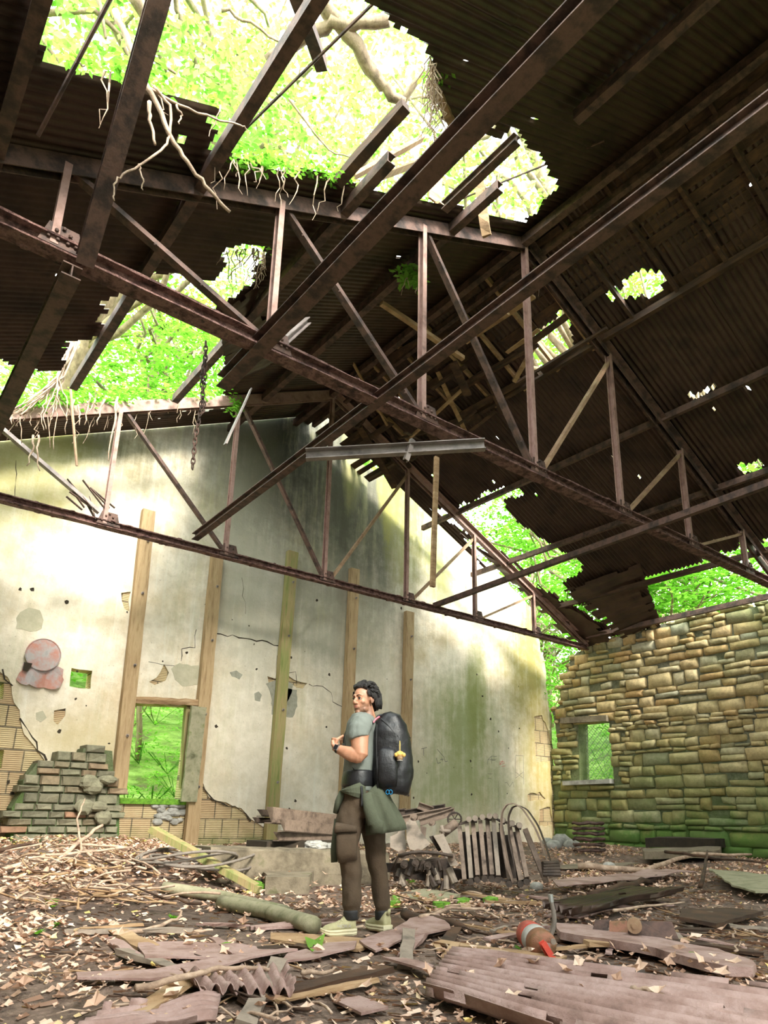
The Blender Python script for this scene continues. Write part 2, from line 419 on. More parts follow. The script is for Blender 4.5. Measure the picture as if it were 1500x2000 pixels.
# ---- the wooded slope behind and beside the building
def hill_z(x, y):
    d = 0.0
    if y > YW + .6: d = max(d, y - YW - .6)
    if x > XW + .8: d = max(d, (x - XW - .8))
    if x < -5: d = max(d, (-5 - x) * .8)
    return .1 + (d * .42 if d < 30 else 12.6 + (d - 30) * .2) + (.35 * noise.noise(Vector((x * .3, y * .3, 2))) if d > .5 else 0)
MAT['hill'] = mottled('undergrowth_green', [(.16, .11, .07), (.20, .32, .05), (.38, .56, .12), (.5, .68, .22)], 1.6, (1, 1, 1), .95, 0, 1, 8, kind='World', bdist=.2)
mb = MB()
mb.add(*grid(-40, 60, 100, YW + .45, 60, 50, hill_z))
mb.add(*grid(XW + .6, 60, 45, -12, YW + .45, 26, hill_z))
mb.add(*grid(-40, -4, 30, -12, YW + .45, 20, hill_z))
mb.add(*grid(-4, XW + .6, 10, -14, -3, 8, lambda x, y: ground_z(x, y) - .01))
tag(mb.build('ground_outside', 'hill', smooth=True, base=False), kind='structure')

# ---- plastered gable wall
def uv(px, py, D=YW): p = onY(px, py, D); return (p.x, p.z)
def uvl(l, D=YW): return [uv(x, y, D) for x, y in l]
def XZ(y): return lambda u, v: (u, y, v)
def tile_mat():
    m, nt, b = new_mat('hollow_clay_tile')
    g = nt.nodes.new('ShaderNodeNewGeometry'); s = nt.nodes.new('ShaderNodeSeparateXYZ'); L(nt, g.outputs['Position'], s.inputs[0])
    cb = nt.nodes.new('ShaderNodeCombineXYZ'); L(nt, s.outputs[0], cb.inputs[0]); L(nt, s.outputs[2], cb.inputs[1])
    br = nt.nodes.new('ShaderNodeTexBrick'); L(nt, cb.outputs[0], br.inputs['Vector'])
    br.inputs['Scale'].default_value = 1; br.inputs['Brick Width'].default_value = .36; br.inputs['Row Height'].default_value = .37
    br.inputs['Mortar Size'].default_value = .012; br.inputs['Color1'].default_value = (.64, .50, .28, 1); br.inputs['Color2'].default_value = (.56, .36, .21, 1)
    br.inputs['Mortar'].default_value = (.12, .10, .07, 1); br.inputs['Bias'].default_value = -.35
    wv = math_(nt, 'SINE', math_(nt, 'MULTIPLY', s.outputs[2], 2 * math.pi / .034))
    v = coord(nt, (1, 1, 1), 'World'); f = tex_noise(nt, v, 3.5, 6, .65)
    c = mix(nt, ramp(nt, wv, [(0, .45), (.6, 0)]), br.outputs[0], (.15, .10, .05))
    c = mix(nt, ramp(nt, f, [(.45, 0), (.75, .6)]), c, (.62, .5, .3))
    z = math_(nt, 'ADD', s.outputs[2], math_(nt, 'MULTIPLY', f, .8))
    c = mix(nt, ramp(nt, z, [(.55, .75), (.95, 0)]), c, (.16, .20, .06))
    L(nt, c, b.inputs['Base Color']); b.inputs['Roughness'].default_value = .9
    bump(nt, b, math_(nt, 'ADD', wv, math_(nt, 'MULTIPLY', br.outputs['Fac'], -3)), .6, .01)
    return m
MAT['tile'] = tile_mat()
def plaster_mat():
    m, nt, b = new_mat('stained_plaster')
    g = nt.nodes.new('ShaderNodeNewGeometry'); s = nt.nodes.new('ShaderNodeSeparateXYZ'); L(nt, g.outputs['Position'], s.inputs[0])
    X, Z = s.outputs[0], s.outputs[2]
    v = coord(nt, (1, 1, 1), 'World'); vs = coord(nt, (1, 1, .13), 'World'); vt = coord(nt, (2.6, 1, .16), 'World')
    n1 = tex_noise(nt, v, .9, 8, .68); n2 = tex_noise(nt, v, 4.5, 8, .7); st = tex_noise(nt, vs, 1.6, 7, .7); st2 = tex_noise(nt, vt, 2.2, 6, .7)
    fine = tex_noise(nt, v, 22, 6, .75)
    blend = math_(nt, 'ADD', math_(nt, 'MULTIPLY', st, .5), math_(nt, 'ADD', math_(nt, 'MULTIPLY', st2, .25), math_(nt, 'MULTIPLY', n2, .25)))
    c = ramp(nt, n1, [(.30, (.58, .46, .28)), (.43, (.76, .65, .49)), (.55, (.86, .77, .64)), (.72, (.80, .71, .58))])
    c = mix(nt, ramp(nt, n2, [(.35, .45), (.62, 0)]), c, (.48, .41, .27))
    c = mix(nt, ramp(nt, st2, [(.52, 0), (.70, .55)]), c, (.84, .81, .72))
    def blob(x, z, rx, rz, k=1.2, lo=.25, hi=1.1, w=1.0, src=None):
        dx = math_(nt, 'MULTIPLY', math_(nt, 'SUBTRACT', X, x), 1 / rx); dz = math_(nt, 'MULTIPLY', math_(nt, 'SUBTRACT', Z, z), 1 / rz)
        d = math_(nt, 'ADD', math_(nt, 'MULTIPLY', dx, dx), math_(nt, 'MULTIPLY', dz, dz))
        d = math_(nt, 'ADD', d, math_(nt, 'MULTIPLY', math_(nt, 'SUBTRACT', src or blend, .5), k * 3))
        return ramp(nt, math_(nt, 'MULTIPLY', d, .4), [(lo * .4 - .1 if lo > .25 else 0, w), (.25, w * .6), (hi * .5, 0)])
    def P(px, py): p = onY(px, py, YW); return p.x, p.z
    def stain(px, py, rx, rz, col, **k):
        nonlocal c
        x, z = P(px, py); c = mix(nt, blob(x, z, rx, rz, **k), c, col)
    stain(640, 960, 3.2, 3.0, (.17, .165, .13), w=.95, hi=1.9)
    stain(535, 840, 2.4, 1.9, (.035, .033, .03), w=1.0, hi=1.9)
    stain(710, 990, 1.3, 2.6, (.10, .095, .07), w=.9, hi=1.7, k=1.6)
    stain(470, 900, .9, 2.0, (.25, .24, .18), w=.6, hi=1.4)
    stain(620, 1230, 1.9, 1.5, (.33, .32, .25), w=.75, hi=1.6)
    stain(480, 1180, 1.0, 2.2, (.46, .44, .36), w=.6, hi=1.5)
    stain(130, 840, 2.0, .55, (.10, .10, .05), w=.85, hi=1.3, k=1.5)
    stain(30, 900, 1.2, 1.5, (.40, .38, .08), w=.6, hi=1.4)
    stain(800, 1000, .8, 2.2, (.27, .26, .07), w=.85, hi=1.3, k=1.7)
    stain(760, 930, .4, 1.6, (.36, .33, .08), w=.9, hi=1.2, k=1.4)
    stain(860, 1080, .5, 1.5, (.36, .37, .10), w=.8, hi=1.2, k=1.4)
    stain(690, 870, .35, 1.8, (.38, .35, .16), w=.8, hi=1.1, k=1.4)
    stain(1030, 1300, 1.0, 2.6, (.34, .28, .07), w=.9, hi=1.4, k=1.5)
    stain(900, 1420, 1.3, 1.4, (.25, .29, .11), w=.85, hi=1.4, k=1.5)
    stain(930, 1350, .4, 1.6, (.22, .25, .07), w=.85, hi=1.2, k=1.3)
    stain(880, 1540, 2.6, .8, (.30, .33, .15), w=.8, hi=1.4, k=1.3)
    stain(1055, 1520, 1.0, 2.0, (.40, .31, .10), w=.9, hi=1.2, k=1.2)
    stain(480, 1480, 1.6, 1.6, (.50, .47, .38), w=.4, hi=1.6)
    stain(740, 1420, 1.3, 2.0, (.48, .44, .34), w=.6, hi=1.6)
    stain(330, 1440, .8, 1.2, (.50, .44, .30), w=.5, hi=1.4)
    stain(180, 1450, 1.2, .5, (.52, .42, .22), w=.7, hi=1.4)
    c = mix(nt, ramp(nt, st, [(.56, 0), (.74, .55)]), c, (.40, .39, .2))
    c = mix(nt, ramp(nt, fine, [(.28, .75), (.38, 0)]), c, (.22, .17, .10))
    L(nt, c, b.inputs['Base Color']); b.inputs['Roughness'].default_value = .93
    bump(nt, b, mix(nt, .4, n2, fine), .5, .04)
    return m
MAT['plaster'] = plaster_mat()

outline = [(-260, 1700), (-300, 880), (0, 835), (120, 845), (250, 815), (330, 800), (440, 790), (505, 775), (590, 770), (625, 795), (665, 835), (705, 905), (740, 928), (800, 962), (850, 1005), (862, 1022), (905, 1060), (930, 1092), (965, 1108), (1000, 1150), (1040, 1192), (1048, 1240), (1062, 1300), (1068, 1370), (1076, 1400), (1082, 1500), (1086, 1700)]
win = [(254, 1374), (373, 1379), (365, 1470), (354, 1562), (231, 1558), (243, 1470)]
peep = [(139, 1304), (181, 1311), (176, 1346), (136, 1341)]
slot1 = [(-40, 1325), (8, 1333), (6, 1366), (-40, 1362)]
slot2 = [(-40, 1378), (27, 1382), (21, 1413), (-40, 1412)]
slot3 = [(-40, 1462), (8, 1465), (3, 1500), (-40, 1500)]
core = MB()
core.poly(rag(uvl(outline), .25, .03, 5), [uvl(win), uvl(peep), uvl(slot1), uvl(slot3)], XZ(YW), (0, .34, 0))
gw = tag(core.build('wall_gable', 'tile'), kind='structure')
strip = [  # places where the plaster has come away, as outlines
    [(-250, 1300), (0, 1312), (22, 1338), (28, 1372), (40, 1404), (45, 1434), (62, 1456), (90, 1484), (96, 1520), (98, 1690), (-250, 1690)],
    [(214, 1548), (231, 1553), (354, 1558), (372, 1520), (393, 1532), (408, 1556), (440, 1570), (470, 1578), (488, 1602), (524, 1616), (560, 1636), (600, 1652), (640, 1690), (200, 1690)],
    [(310, 1312), (318, 1298), (328, 1314), (322, 1330), (300, 1340), (291, 1334), (306, 1325)],
    [(521, 1324), (560, 1322), (598, 1334), (590, 1346), (566, 1336), (540, 1340), (524, 1336)],
    [(1042, 1402), (1056, 1398), (1064, 1412), (1074, 1440), (1078, 1488), (1044, 1488)],
    [(236, 1160), (252, 1156), (252, 1192), (240, 1190)],
    [(1028, 1552), (1052, 1548), (1064, 1562), (1028, 1565)], [(105, 1390), (130, 1384), (128, 1400), (112, 1416), (100, 1408)],
    [(1052, 1582), (1074, 1576), (1078, 1612), (1050, 1614)]]
pl = MB()
ol = list(outline); ol[-1] = (1080, 1690); ol[-2] = (1074, 1500)
st_pts = []
pl.poly(rag(uvl(ol), .22, .05, 8), [rag(uvl(win), .15, .025, 3), rag(uvl(peep), .12, .02, 4)] + [rag(uvl(s_), .13, .035, 20 + i) for i, s_ in enumerate(strip[1:])] + [rag(uvl(strip[0]), .13, .035, 20)], XZ(YW - .035), (0, .034, 0))
pw = pl.build('plaster_coat', 'plaster', gw)
pw['kind'] = 'structure'
# patches and cracks on the plaster
def patch(l, mt, nm='cement_patch', lift=.041, seed=0):
    m_ = MB(); m_.poly(rag(uvl(l), .08, .018, seed), [], XZ(YW - lift), (0, .006, 0)); return m_.build(nm, mt, gw)
patch([(38, 1195), (55, 1189), (78, 1193), (84, 1212), (80, 1228), (58, 1236), (32, 1228), (32, 1208)], 'cement', seed=1)
patch([(334, 1308), (350, 1294), (372, 1302), (388, 1300), (386, 1338), (356, 1340), (340, 1328)], 'cement', seed=2)
patch([(447, 1313), (460, 1310), (472, 1318), (466, 1327), (450, 1322)], 'cement_grey', seed=3)
patch([(495, 1354), (504, 1350), (510, 1358), (506, 1372), (496, 1368)], 'cement_grey', seed=4)
patch([(518, 1336), (550, 1326), (570, 1336), (566, 1360), (545, 1398), (530, 1396), (528, 1360)], 'cement_grey', seed=5)
patch([(558, 1346), (579, 1348), (578, 1380), (570, 1402), (550, 1398)], 'cement_grey', seed=6)
patch([(69, 1392), (84, 1388), (90, 1402), (78, 1412), (70, 1406)], 'cement', seed=7)
rc = random.Random(4)
def crack(pts, wd=.02, seed=0):
    r = random.Random(seed); q = []
    for i in range(len(pts) - 1):
        a, b = Vector(uv(*pts[i])), Vector(uv(*pts[i + 1])); n = max(2, int((b - a).length / .12))
        for k in range(n): q.append(a.lerp(b, k / n) + Vector((r.uniform(-.03, .03), r.uniform(-.03, .03))))
    q.append(Vector(uv(*pts[-1])))
    up_ = []; lo = []
    for i, p in enumerate(q):
        d = (q[min(i + 1, len(q) - 1)] - q[max(0, i - 1)]); n = Vector((-d.y, d.x)).normalized() * wd * r.uniform(.25, 1) * .5
        up_.append(p + n); lo.append(p - n)
    m_ = MB(); k = len(q); vs = [(p.x, YW - .037, p.y) for p in up_] + [(p.x, YW - .037, p.y) for p in lo]
    m_.add(vs, [(i, i + k, i + k + 1, i + 1) for i in range(k - 1)]); m_.build('crack', 'dark_gap', gw)
crack([(40, 1406), (62, 1440), (90, 1486)], .04, 1)
crack([(0, 1310), (24, 1340)], .03, 2)
crack([(418, 1238), (455, 1243), (520, 1255), (545, 1262)], .035, 3)
crack([(354, 1290), (356, 1268), (378, 1264), (382, 1230)], .02, 4)
crack([(470, 1130), (478, 1200)], .014, 5)
crack([(600, 1338), (628, 1342), (646, 1355), (648, 1372), (670, 1382)], .02, 6)
crack([(395, 1535), (415, 1562), (468, 1580), (488, 1604)], .04, 7)
crack([(290, 1296), (320, 1298), (352, 1300)], .014, 8)
crack([(540, 1280), (542, 1320), (575, 1312), (578, 1340)], .02, 9)
crack([(30, 900), (28, 970)], .014, 10)
for i in range(70):
    px = rc.uniform(5, 1030); py = rc.uniform(1150, 1600)
    if 230 < px < 380 and py > 1360: continue
    p = uv(px, py); s_ = rc.uniform(.012, .045)
    m_ = MB() if i == 0 else m_
    k = 7; m_.add([(p[0] + math.cos(t * 6.283 / k) * s_ * rc.uniform(.4, 1.3), YW - .0375, p[1] + math.sin(t * 6.283 / k) * s_ * rc.uniform(.5, 1.2)) for t in range(k)], [tuple(range(k))])
o = m_.build('pockmarks', 'dark_gap', gw); o['kind'] = 'stuff'
# pencil and paint writing scratched on the plaster
MAT['pencil'] = mottled('pencil_mark', [(.10, .09, .09), (.17, .16, .15)], 30, bumps=0)
MAT['redmark'] = mottled('red_marker', [(.62, .16, .13), (.7, .25, .2)], 30, bumps=0)
def strokes(name, lists, mt, wd=.012):
    m_ = MB()
    for l in lists:
        q = [Vector(uv(820 + a / 5, 1380 + b / 5)) for a, b in l]
        for a, b in zip(q, q[1:]):
            d = (b - a).normalized(); n = Vector((-d.y, d.x)) * wd / 2
            m_.add([(p.x, YW - .0378, p.y) for p in (a - n, b - n, b + n, a + n)], [(0, 1, 2, 3)])
    return m_.build(name, mt, gw)
strokes('scratched_letters', [[(150, 500), (165, 555), (195, 548)], [(190, 520), (222, 514)], [(204, 500), (212, 535)], [(225, 490), (238, 540), (262, 532)], [(160, 418), (222, 490)], [(5, 415), (60, 400)], [(28, 408), (28, 480)]], 'pencil', .014)['label'] = 'pencilled L+L on the plaster'
strokes('scratched_letters', [[(650, 570), (655, 520), (690, 485), (690, 560)], [(690, 485), (740, 488)], [(690, 525), (725, 525)], [(655, 520), (735, 520)]], 'pencil', .010)
strokes('scratched_letters', [[(822, 745), (840, 740), (868, 782), (900, 735), (908, 785)], [(925, 480), (920, 700)], [(925, 480), (1000, 480), (1005, 760)], [(925, 640), (1000, 700)], [(1000, 640), (925, 700)], [(760, 720), (765, 1000)], [(655, 655), (700, 660)], [(655, 700), (690, 705)]], 'pencil', .009)
strokes('red_scribble', [[(765, 545), (800, 530), (770, 570), (820, 550)], [(790, 585), (825, 580)], [(765, 560), (815, 535)]], 'redmark', .012)
# lintel over the window opening and mossy sill
a, b_ = onY(255, 1367, YW - .06), onY(386, 1374, YW - .06)
m_ = MB(); m_.prof(a, b_, [(-.13, -.05), (.1, -.06), (.12, .0), (.1, .06), (-.13, .05)], segs=9, wob=.016, rnd=random.Random(2)); m_.build('lintel', 'lumber', gw)
p0, p1 = onY(228, 1561, YW + .1), onY(362, 1566, YW + .1)
m_ = MB(); m_.box((p0 + p1) / 2 + Vector((0, .03, -.02)), ((p1.x - p0.x) / 2 + .05, .2, .05)); m_.build('window_sill', 'moss', gw)
m_ = MB(); a, b_ = onY(754 / 2.5, 1150 + 1035 / 2.5, YW - .02), onY(895 / 2.5, 1150 + 1140 / 2.5, YW - .02)
rr = random.Random(3)
for k in range(26): m_.blob((rr.uniform(a.x, b_.x), YW - .02, rr.uniform(b_.z, a.z)), (rr.uniform(.06, .13), .05, rr.uniform(.04, .07)), nu=8, nv=5, jit=.12, rnd=rr)
m_.build('stone_infill', 'rock', gw)

# ---- rubble stone wall on the right
def stone_moss(nt, c, v):
    s = nt.nodes.new('ShaderNodeSeparateXYZ'); L(nt, v, s.inputs[0])
    n = tex_noise(nt, v, 1.0, 7, .7); n2 = tex_noise(nt, v, .35, 4, .6); z = math_(nt, 'ADD', s.outputs[2], math_(nt, 'MULTIPLY', math_(nt, 'SUBTRACT', n, .5), 2.6))
    c = mix(nt, ramp(nt, math_(nt, 'MULTIPLY', z, .2), [(.09, .92), (.20, .42), (.62, .08)]), c, mix(nt, n, (.02, .07, .008), (.10, .26, .03)))
    c = mix(nt, ramp(nt, n2, [(.42, 0), (.62, .55)]), c, (.14, .18, .05))
    return c
MAT['stone'] = toned('rubble_stone', [(0, (.34, .28, .17)), (.2, (.56, .40, .19)), (.4, (.64, .50, .28)), (.6, (.56, .34, .15)), (.8, (.70, .56, .34)), (1, (.46, .42, .31))], .92, 10, .7, vary=.45, moss=stone_moss)[0]
m, nt, b = new_mat('lime_mortar'); v = coord(nt, (1, 1, 1), 'World')
c = ramp(nt, tex_noise(nt, v, 6, 6, .7), [(.3, (.06, .055, .045)), (.6, (.24, .22, .17)), (.75, (.32, .3, .24))]); c = stone_moss(nt, c, v)
L(nt, c, b.inputs['Base Color']); b.inputs['Roughness'].default_value = .95; bump(nt, b, tex_noise(nt, v, 20, 6, .7), .8, .05)
MAT['mortar'] = m
def yz(px, py): p = onX(px, py, XW); return (p.y, p.z)
sw_out = [(1084, 1700), (1078, 1500), (1090, 1470), (1082, 1410), (1076, 1385), (1092, 1372), (1100, 1352), (1090, 1345), (1108, 1325), (1104, 1300), (1112, 1284), (1124, 1270), (1150, 1262), (1185, 1250), (1210, 1246), (1225, 1232), (1260, 1224), (1290, 1214), (1330, 1212), (1370, 1196), (1400, 1194), (1432, 1182), (1470, 1180), (1500, 1170), (1620, 1150), (1900, 1080), (2600, 950), (2600, 2300), (1500, 1760)]
sw_win = [(1129, 1416), (1186, 1411), (1195, 1522), (1132, 1525)]
out2 = [yz(*p) for p in sw_out]; win2 = [yz(*p) for p in sw_win]
def setback(poly, d):
    cx = sum(p[0] for p in poly) / len(poly); cz = sum(p[1] for p in poly) / len(poly)
    return [(p[0] + (cx - p[0]) * d, p[1] + (cz - p[1]) * d) for p in poly]
swm = MB(); swm.poly([(p[0], p[1] - .06) if p[1] > 2 else (p[0] - (.03 if p[1] > 0 else 0), p[1]) for p in out2], [setback(win2, -.06)], lambda u, v: (XW + .05, u, v), (.45, 0, 0))
sw = tag(swm.build('wall_right', 'mortar'), kind='structure')
rs = random.Random(11); st = MB()
pad = .008
def stone(y0, y1, z0, z1, tone, dep=.07):
    """an uneven pillow-faced stone, top and bottom edges wobbling"""
    n, mm = 5, 4; vs = []; fs = []; sd = rs.uniform(0, 99)
    cs = [rs.uniform(-.032, .032) for _ in range(8)]
    out = rs.uniform(.0, .05)
    for j in range(mm + 1):
        for i in range(n + 1):
            a = (0, .05, .28, .66, .95, 1)[i]; c_ = (0, .09, .5, .91, 1)[j]
            y = y0 + (y1 - y0) * a + (cs[0] * (1 - c_) + cs[1] * c_) * (1 - a) + (cs[2] * (1 - c_) + cs[3] * c_) * a
            z = z0 + (z1 - z0) * c_ + (cs[4] * (1 - a) + cs[5] * a) * (1 - c_) + (cs[6] * (1 - a) + cs[7] * a) * c_
            k = (0 if i in (0, n) else .82 if i in (1, n - 1) else 1) * (0 if j in (0, mm) else .85 if j in (1, mm - 1) else 1)
            if i in (0, n) and j in (0, mm):
                y += (y1 - y0) * .035 * (1 if i == 0 else -1); z += (z1 - z0) * .07 * (1 if j == 0 else -1)
            x = XW + .06 - (dep + out) * (.25 + .75 * k) * (1 + .55 * noise.noise(Vector((y * 9, z * 9, sd)))) if not (i in (0, n) or j in (0, mm)) else XW + .055
            vs.append((x, y, z))
    for j in range(mm):
        for i in range(n):
            q = j * (n + 1) + i; fs.append((q, q + n + 1, q + n + 2, q + 1))
    st.add(vs, fs, tone)
z = -.25; row = 0
while z < 7:
    h = rs.choice([.11, .14, .18, .22, .27, .32, .36]) * (1.25 if z < .9 else 1)
    y = -2.0 - rs.uniform(0, .4)
    while y < YW - .02:
        wd = min(rs.uniform(.24, .85) * (1.2 if z < .9 else 1), h * 3.3)
        tall = rs.random() < .12
        split = rs.random() < .42 and h > .24
        def put(y0, y1, z0, z1):
            cz = (z0 + z1) / 2; cy = (y0 + y1) / 2
            if y1 > YW - .02: y1 = YW - .03
            if y1 - y0 < .06: return
            if not inside((cy, cz), out2) and not (cz < .3): return
            for (a, b_) in ((y0, z0), (y1, z0), (y0, z1), (y1, z1), (cy, cz), (cy, z0), (cy, z1)):
                if inside((a, b_), win2): 
                    # trim stones to the opening
                    wy0, wy1 = min(p[0] for p in win2), max(p[0] for p in win2); wz0, wz1 = min(p[1] for p in win2), max(p[1] for p in win2)
                    if cy > wy1: y0 = wy1
                    elif cy < wy0: y1 = wy0
                    elif cz > wz1: z0 = wz1
                    elif cz < wz0: z1 = wz0
                    else: return
                    break
            if y1 - y0 < .05 or z1 - z0 < .04: return
            stone(y0 + pad, y1 - pad, z0 + pad * .8, z1 - pad * .8, rs.random(), rs.uniform(.05, .10))
        if split:
            k = rs.uniform(.4, .6); put(y, y + wd, z, z + h * k); put(y, y + wd * rs.uniform(.4, .6), z + h * k, z + h) if rs.random() < .5 else put(y, y + wd, z + h * k, z + h)
        else: put(y, y + wd, z, z + h)
        y += wd
    z += h; row += 1
st.build('stone_facing', 'stone', sw, smooth=True)['kind'] = 'structure'
# loose cap stones and broken end
cap = MB()
for i in range(11, 26):
    a = Vector(out2[i]); b_ = Vector(out2[i + 1]) if i + 1 < len(out2) else a
    n = max(1, int((b_ - a).length / .32))
    for k in range(n):
        p = a.lerp(b_, (k + .5) / n)
        cap.blob((XW + .2 + rs.uniform(-.08, .06), p.x, p.y - .03), (rs.uniform(.16, .26), rs.uniform(.13, .22), rs.uniform(.06, .12)), nu=8, nv=6, tone=rs.random(), jit=.14, rnd=rs)
for i in range(2, 11):
    p = Vector(out2[i]); cap.blob((XW + .16, p.x - .06, p.y), (.2, rs.uniform(.1, .2), rs.uniform(.06, .11)), nu=8, nv=6, tone=rs.random(), jit=.14, rnd=rs)
cap.build('cap_stones', 'stone', sw)['kind'] = 'structure'
m_ = MB(); a, b_ = onX(1098, 1408, XW - .03), onX(1188, 1403, XW - .03); m_.bar(a, b_, .2, .17); m_.build('window_lintel', 'concrete', sw)
m_ = MB(); a, b_ = onX(1104, 1530, XW - .03), onX(1196, 1526, XW - .03); m_.bar(a, b_, .26, .12); m_.build('window_sill', 'rock', sw)
# chain-link mesh across the stone window
m_ = MB(); y0, y1 = min(p[0] for p in win2), max(p[0] for p in win2); z0, z1 = min(p[1] for p in win2), max(p[1] for p in win2)
k = y0 - (z1 - z0)
while k < y1:
    for sg in (1, -1):
        pts = []
        for t in range(0, 25):
            z = z0 + (z1 - z0) * t / 24; y = k + (z - z0) if sg == 1 else k + (z1 - z)
            if y0 - .05 < y < y1 + .05: pts.append((XW + .4 + .008 * sg, y, z))
        if len(pts) > 1 and (sg == 1 or int(k * 10) % 2 == 0): m_.tube([pts[0], pts[-1]], .0065, 4)
    k += .10
tag(m_.build('chain_link_mesh', 'wire', base=True), 'diamond wire mesh stretched across the opening in the stone wall', 'wire mesh')

# ---- concrete ledge (edge of the old raised floor)
A = gpt(405, 1722); B = gpt(758, 1724)
m_ = MB(); prof = [(-.9, -.1), (.0, -.1), (.02, .1), (.0, .34), (-.05, .37), (-.9, .36)]
m_.prof(Vector((A.x, A.y, A.z)), Vector((B.x, B.y, B.z)), [(-x, y) for x, y in prof][::-1] if False else prof, segs=26, wob=.012, rnd=random.Random(5))
tag(m_.build('trim_ledge', 'concrete', smooth=False), kind='structure')
LEDGE = (A, B)

# ================================================================== ROOF STEEL
def nodeX(k): return KX + k * PW               # k = -4 .. 4
def truss(Y, zb, label, skip_diag=(), skip_vert=(), chord_span=(-4, 4), gaps=(), cw=.17, verts=None):
    T = thing('roof_truss', (XL, Y, zb), label, 'roof truss')
    top = lambda k: roof_z(nodeX(k), -.12) if True else 0
    # bottom chord: two flanged lengths, corroded
    for a, b_ in chord_span:
        m_ = MB(); p0 = Vector((KX + a * PW, Y, zb)); p1 = Vector((KX + b_ * PW, Y, zb)); n = max(2, int((p1 - p0).length / .25))
        m_.ibeam(p0, p1, cw, cw * .8, .02, segs=n, wob=.006, rnd=random.Random(int(a * 7 + 40))); m_.build('bottom_chord', 'steel_rot', T)
        m_ = MB(); rr = random.Random(int(a * 5 + 60)); d = (p1 - p0)
        for i in range(int(d.length / .09)):
            q = p0 + d * rr.random(); s_ = rr.uniform(.015, .05)
            m_.blob(q + Vector((0, rr.uniform(-.08, .08), rr.choice((-1, 1)) * cw * .4)), (s_ * 1.6, s_, s_ * .4), nu=6, nv=4, jit=.3, rnd=rr)
        m_.build('rust_flakes', 'steel_rot', T)['kind'] = 'stuff'
    zt = lambda X: zb + (roof_z(X) - .14 - U * .815 - CAM_H + U * .815 + CAM_H - zb)
    for sg in (-1, 1):
        m_ = MB()
        for s2 in (-.055, .055):
            pa = Vector((XL if sg < 0 else XR, Y + s2, roof_z(XL if sg < 0 else XR) - .14)); pb = Vector((KX, Y + s2, roof_z(KX) - .14))
            if sg < 0 and gaps: pa = pb.lerp(pa, gaps[0])
            m_.angle(pa, pb, .11, .014, flip=1 if s2 > 0 else -1)
            m_.bar(pa + Vector((0, 0, -.05)), pb + Vector((0, 0, -.05)), .014, .12)
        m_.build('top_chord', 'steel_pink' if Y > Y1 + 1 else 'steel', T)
    for k in range(-3, 4):
        if k in skip_vert: continue
        X = nodeX(k); m_ = MB(); z0 = zb if k not in (verts or {}) else verts[k]
        m_.channel((X - .03, Y - .01, z0), (X - .03, Y - .01, roof_z(X) - .16), .07, .11, .010, up=(0, 1, 0))
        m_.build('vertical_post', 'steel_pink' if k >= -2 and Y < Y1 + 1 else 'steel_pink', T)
    for k in range(1, 4):
        for sg in (-1, 1):
            # from the top of post k to the foot of the post nearer the middle
            if sg * k in skip_diag: continue
            p0 = Vector((nodeX(sg * k), Y + .03, roof_z(nodeX(sg * k)) - .2)); p1 = Vector((nodeX(sg * (k - 1)) + sg * .08, Y + .03, zb + .05))
            m_ = MB(); m_.channel(p0, p1, .055, .10, .010, up=(0, 1, 0))
            d = (p1 - p0); 
            for t in (.12, .38, .62, .88): m_.blob(p0 + d * t + Vector((0, -.035, 0)), .016, nu=6, nv=4)
            m_.build('diagonal_brace', 'steel' if sg < 0 else 'lumber_steel', T)
    for k in range(-3, 4):
        X = nodeX(k)
        if k in skip_vert: continue
        m_ = MB(); m_.add([(X - .2, Y - .06, zb - .02), (X + .2, Y - .06, zb - .02), (X + .13, Y - .06, zb + .22), (X - .13, Y - .06, zb + .22), (X - .2, Y - .045, zb - .02), (X + .2, Y - .045, zb - .02), (X + .13, Y - .045, zb + .22), (X - .13, Y - .045, zb + .22)], [(0, 1, 2, 3), (7, 6, 5, 4), (0, 4, 5, 1), (2, 6, 7, 3), (1, 5, 6, 2), (0, 3, 7, 4)])
        for (bx, bz) in ((-.12, .05), (-.04, .05), (.05, .05), (.12, .05), (-.06, .14), (.06, .14), (0, .19)): m_.blob((X + bx, Y - .075, zb + bz), (.02, .015, .02), nu=6, nv=4)
        m_.build('gusset_plate', 'steel', T)
    return T
MAT['lumber_steel'] = mottled('ochre_rusted_steel', [(.16, .08, .05), (.32, .20, .12), (.42, .31, .19)], 4, (1, 1, 1), .7, .1, .3, 30, kind='World')
T1 = truss(Y1, ZB1, 'nearer rusted steel roof truss with long verticals crossing the whole frame', chord_span=((-4, 4),), cw=.2)
T2 = truss(Y2, ZB2, 'farther rusted roof truss whose broken bottom chord ends at the stone wall', chord_span=((-4, -2.93), (-2.82, 4.0)), skip_diag=(-3,), cw=.16, verts={-3: ZB2 + .75, -2: ZB2})
# broken brace hanging from the far truss
m_ = MB(); m_.channel(onY(-40, 805, Y2), onY(192, 1003, Y2), .06, .11, .01, up=(0, 1, 0)); m_.build('diagonal_brace', 'steel_grey', T2)
m_ = MB(); rr = random.Random(3)
for i in range(9):
    a = onY(128 + rr.uniform(0, 50), 935 + rr.uniform(0, 40), Y2); b_ = a + Vector((rr.uniform(.1, .5), rr.uniform(-.1, .1), rr.uniform(-.5, -.1)))
    m_.bar(a, b_, .05, .012)
m_.build('torn_plate', 'steel', T2)

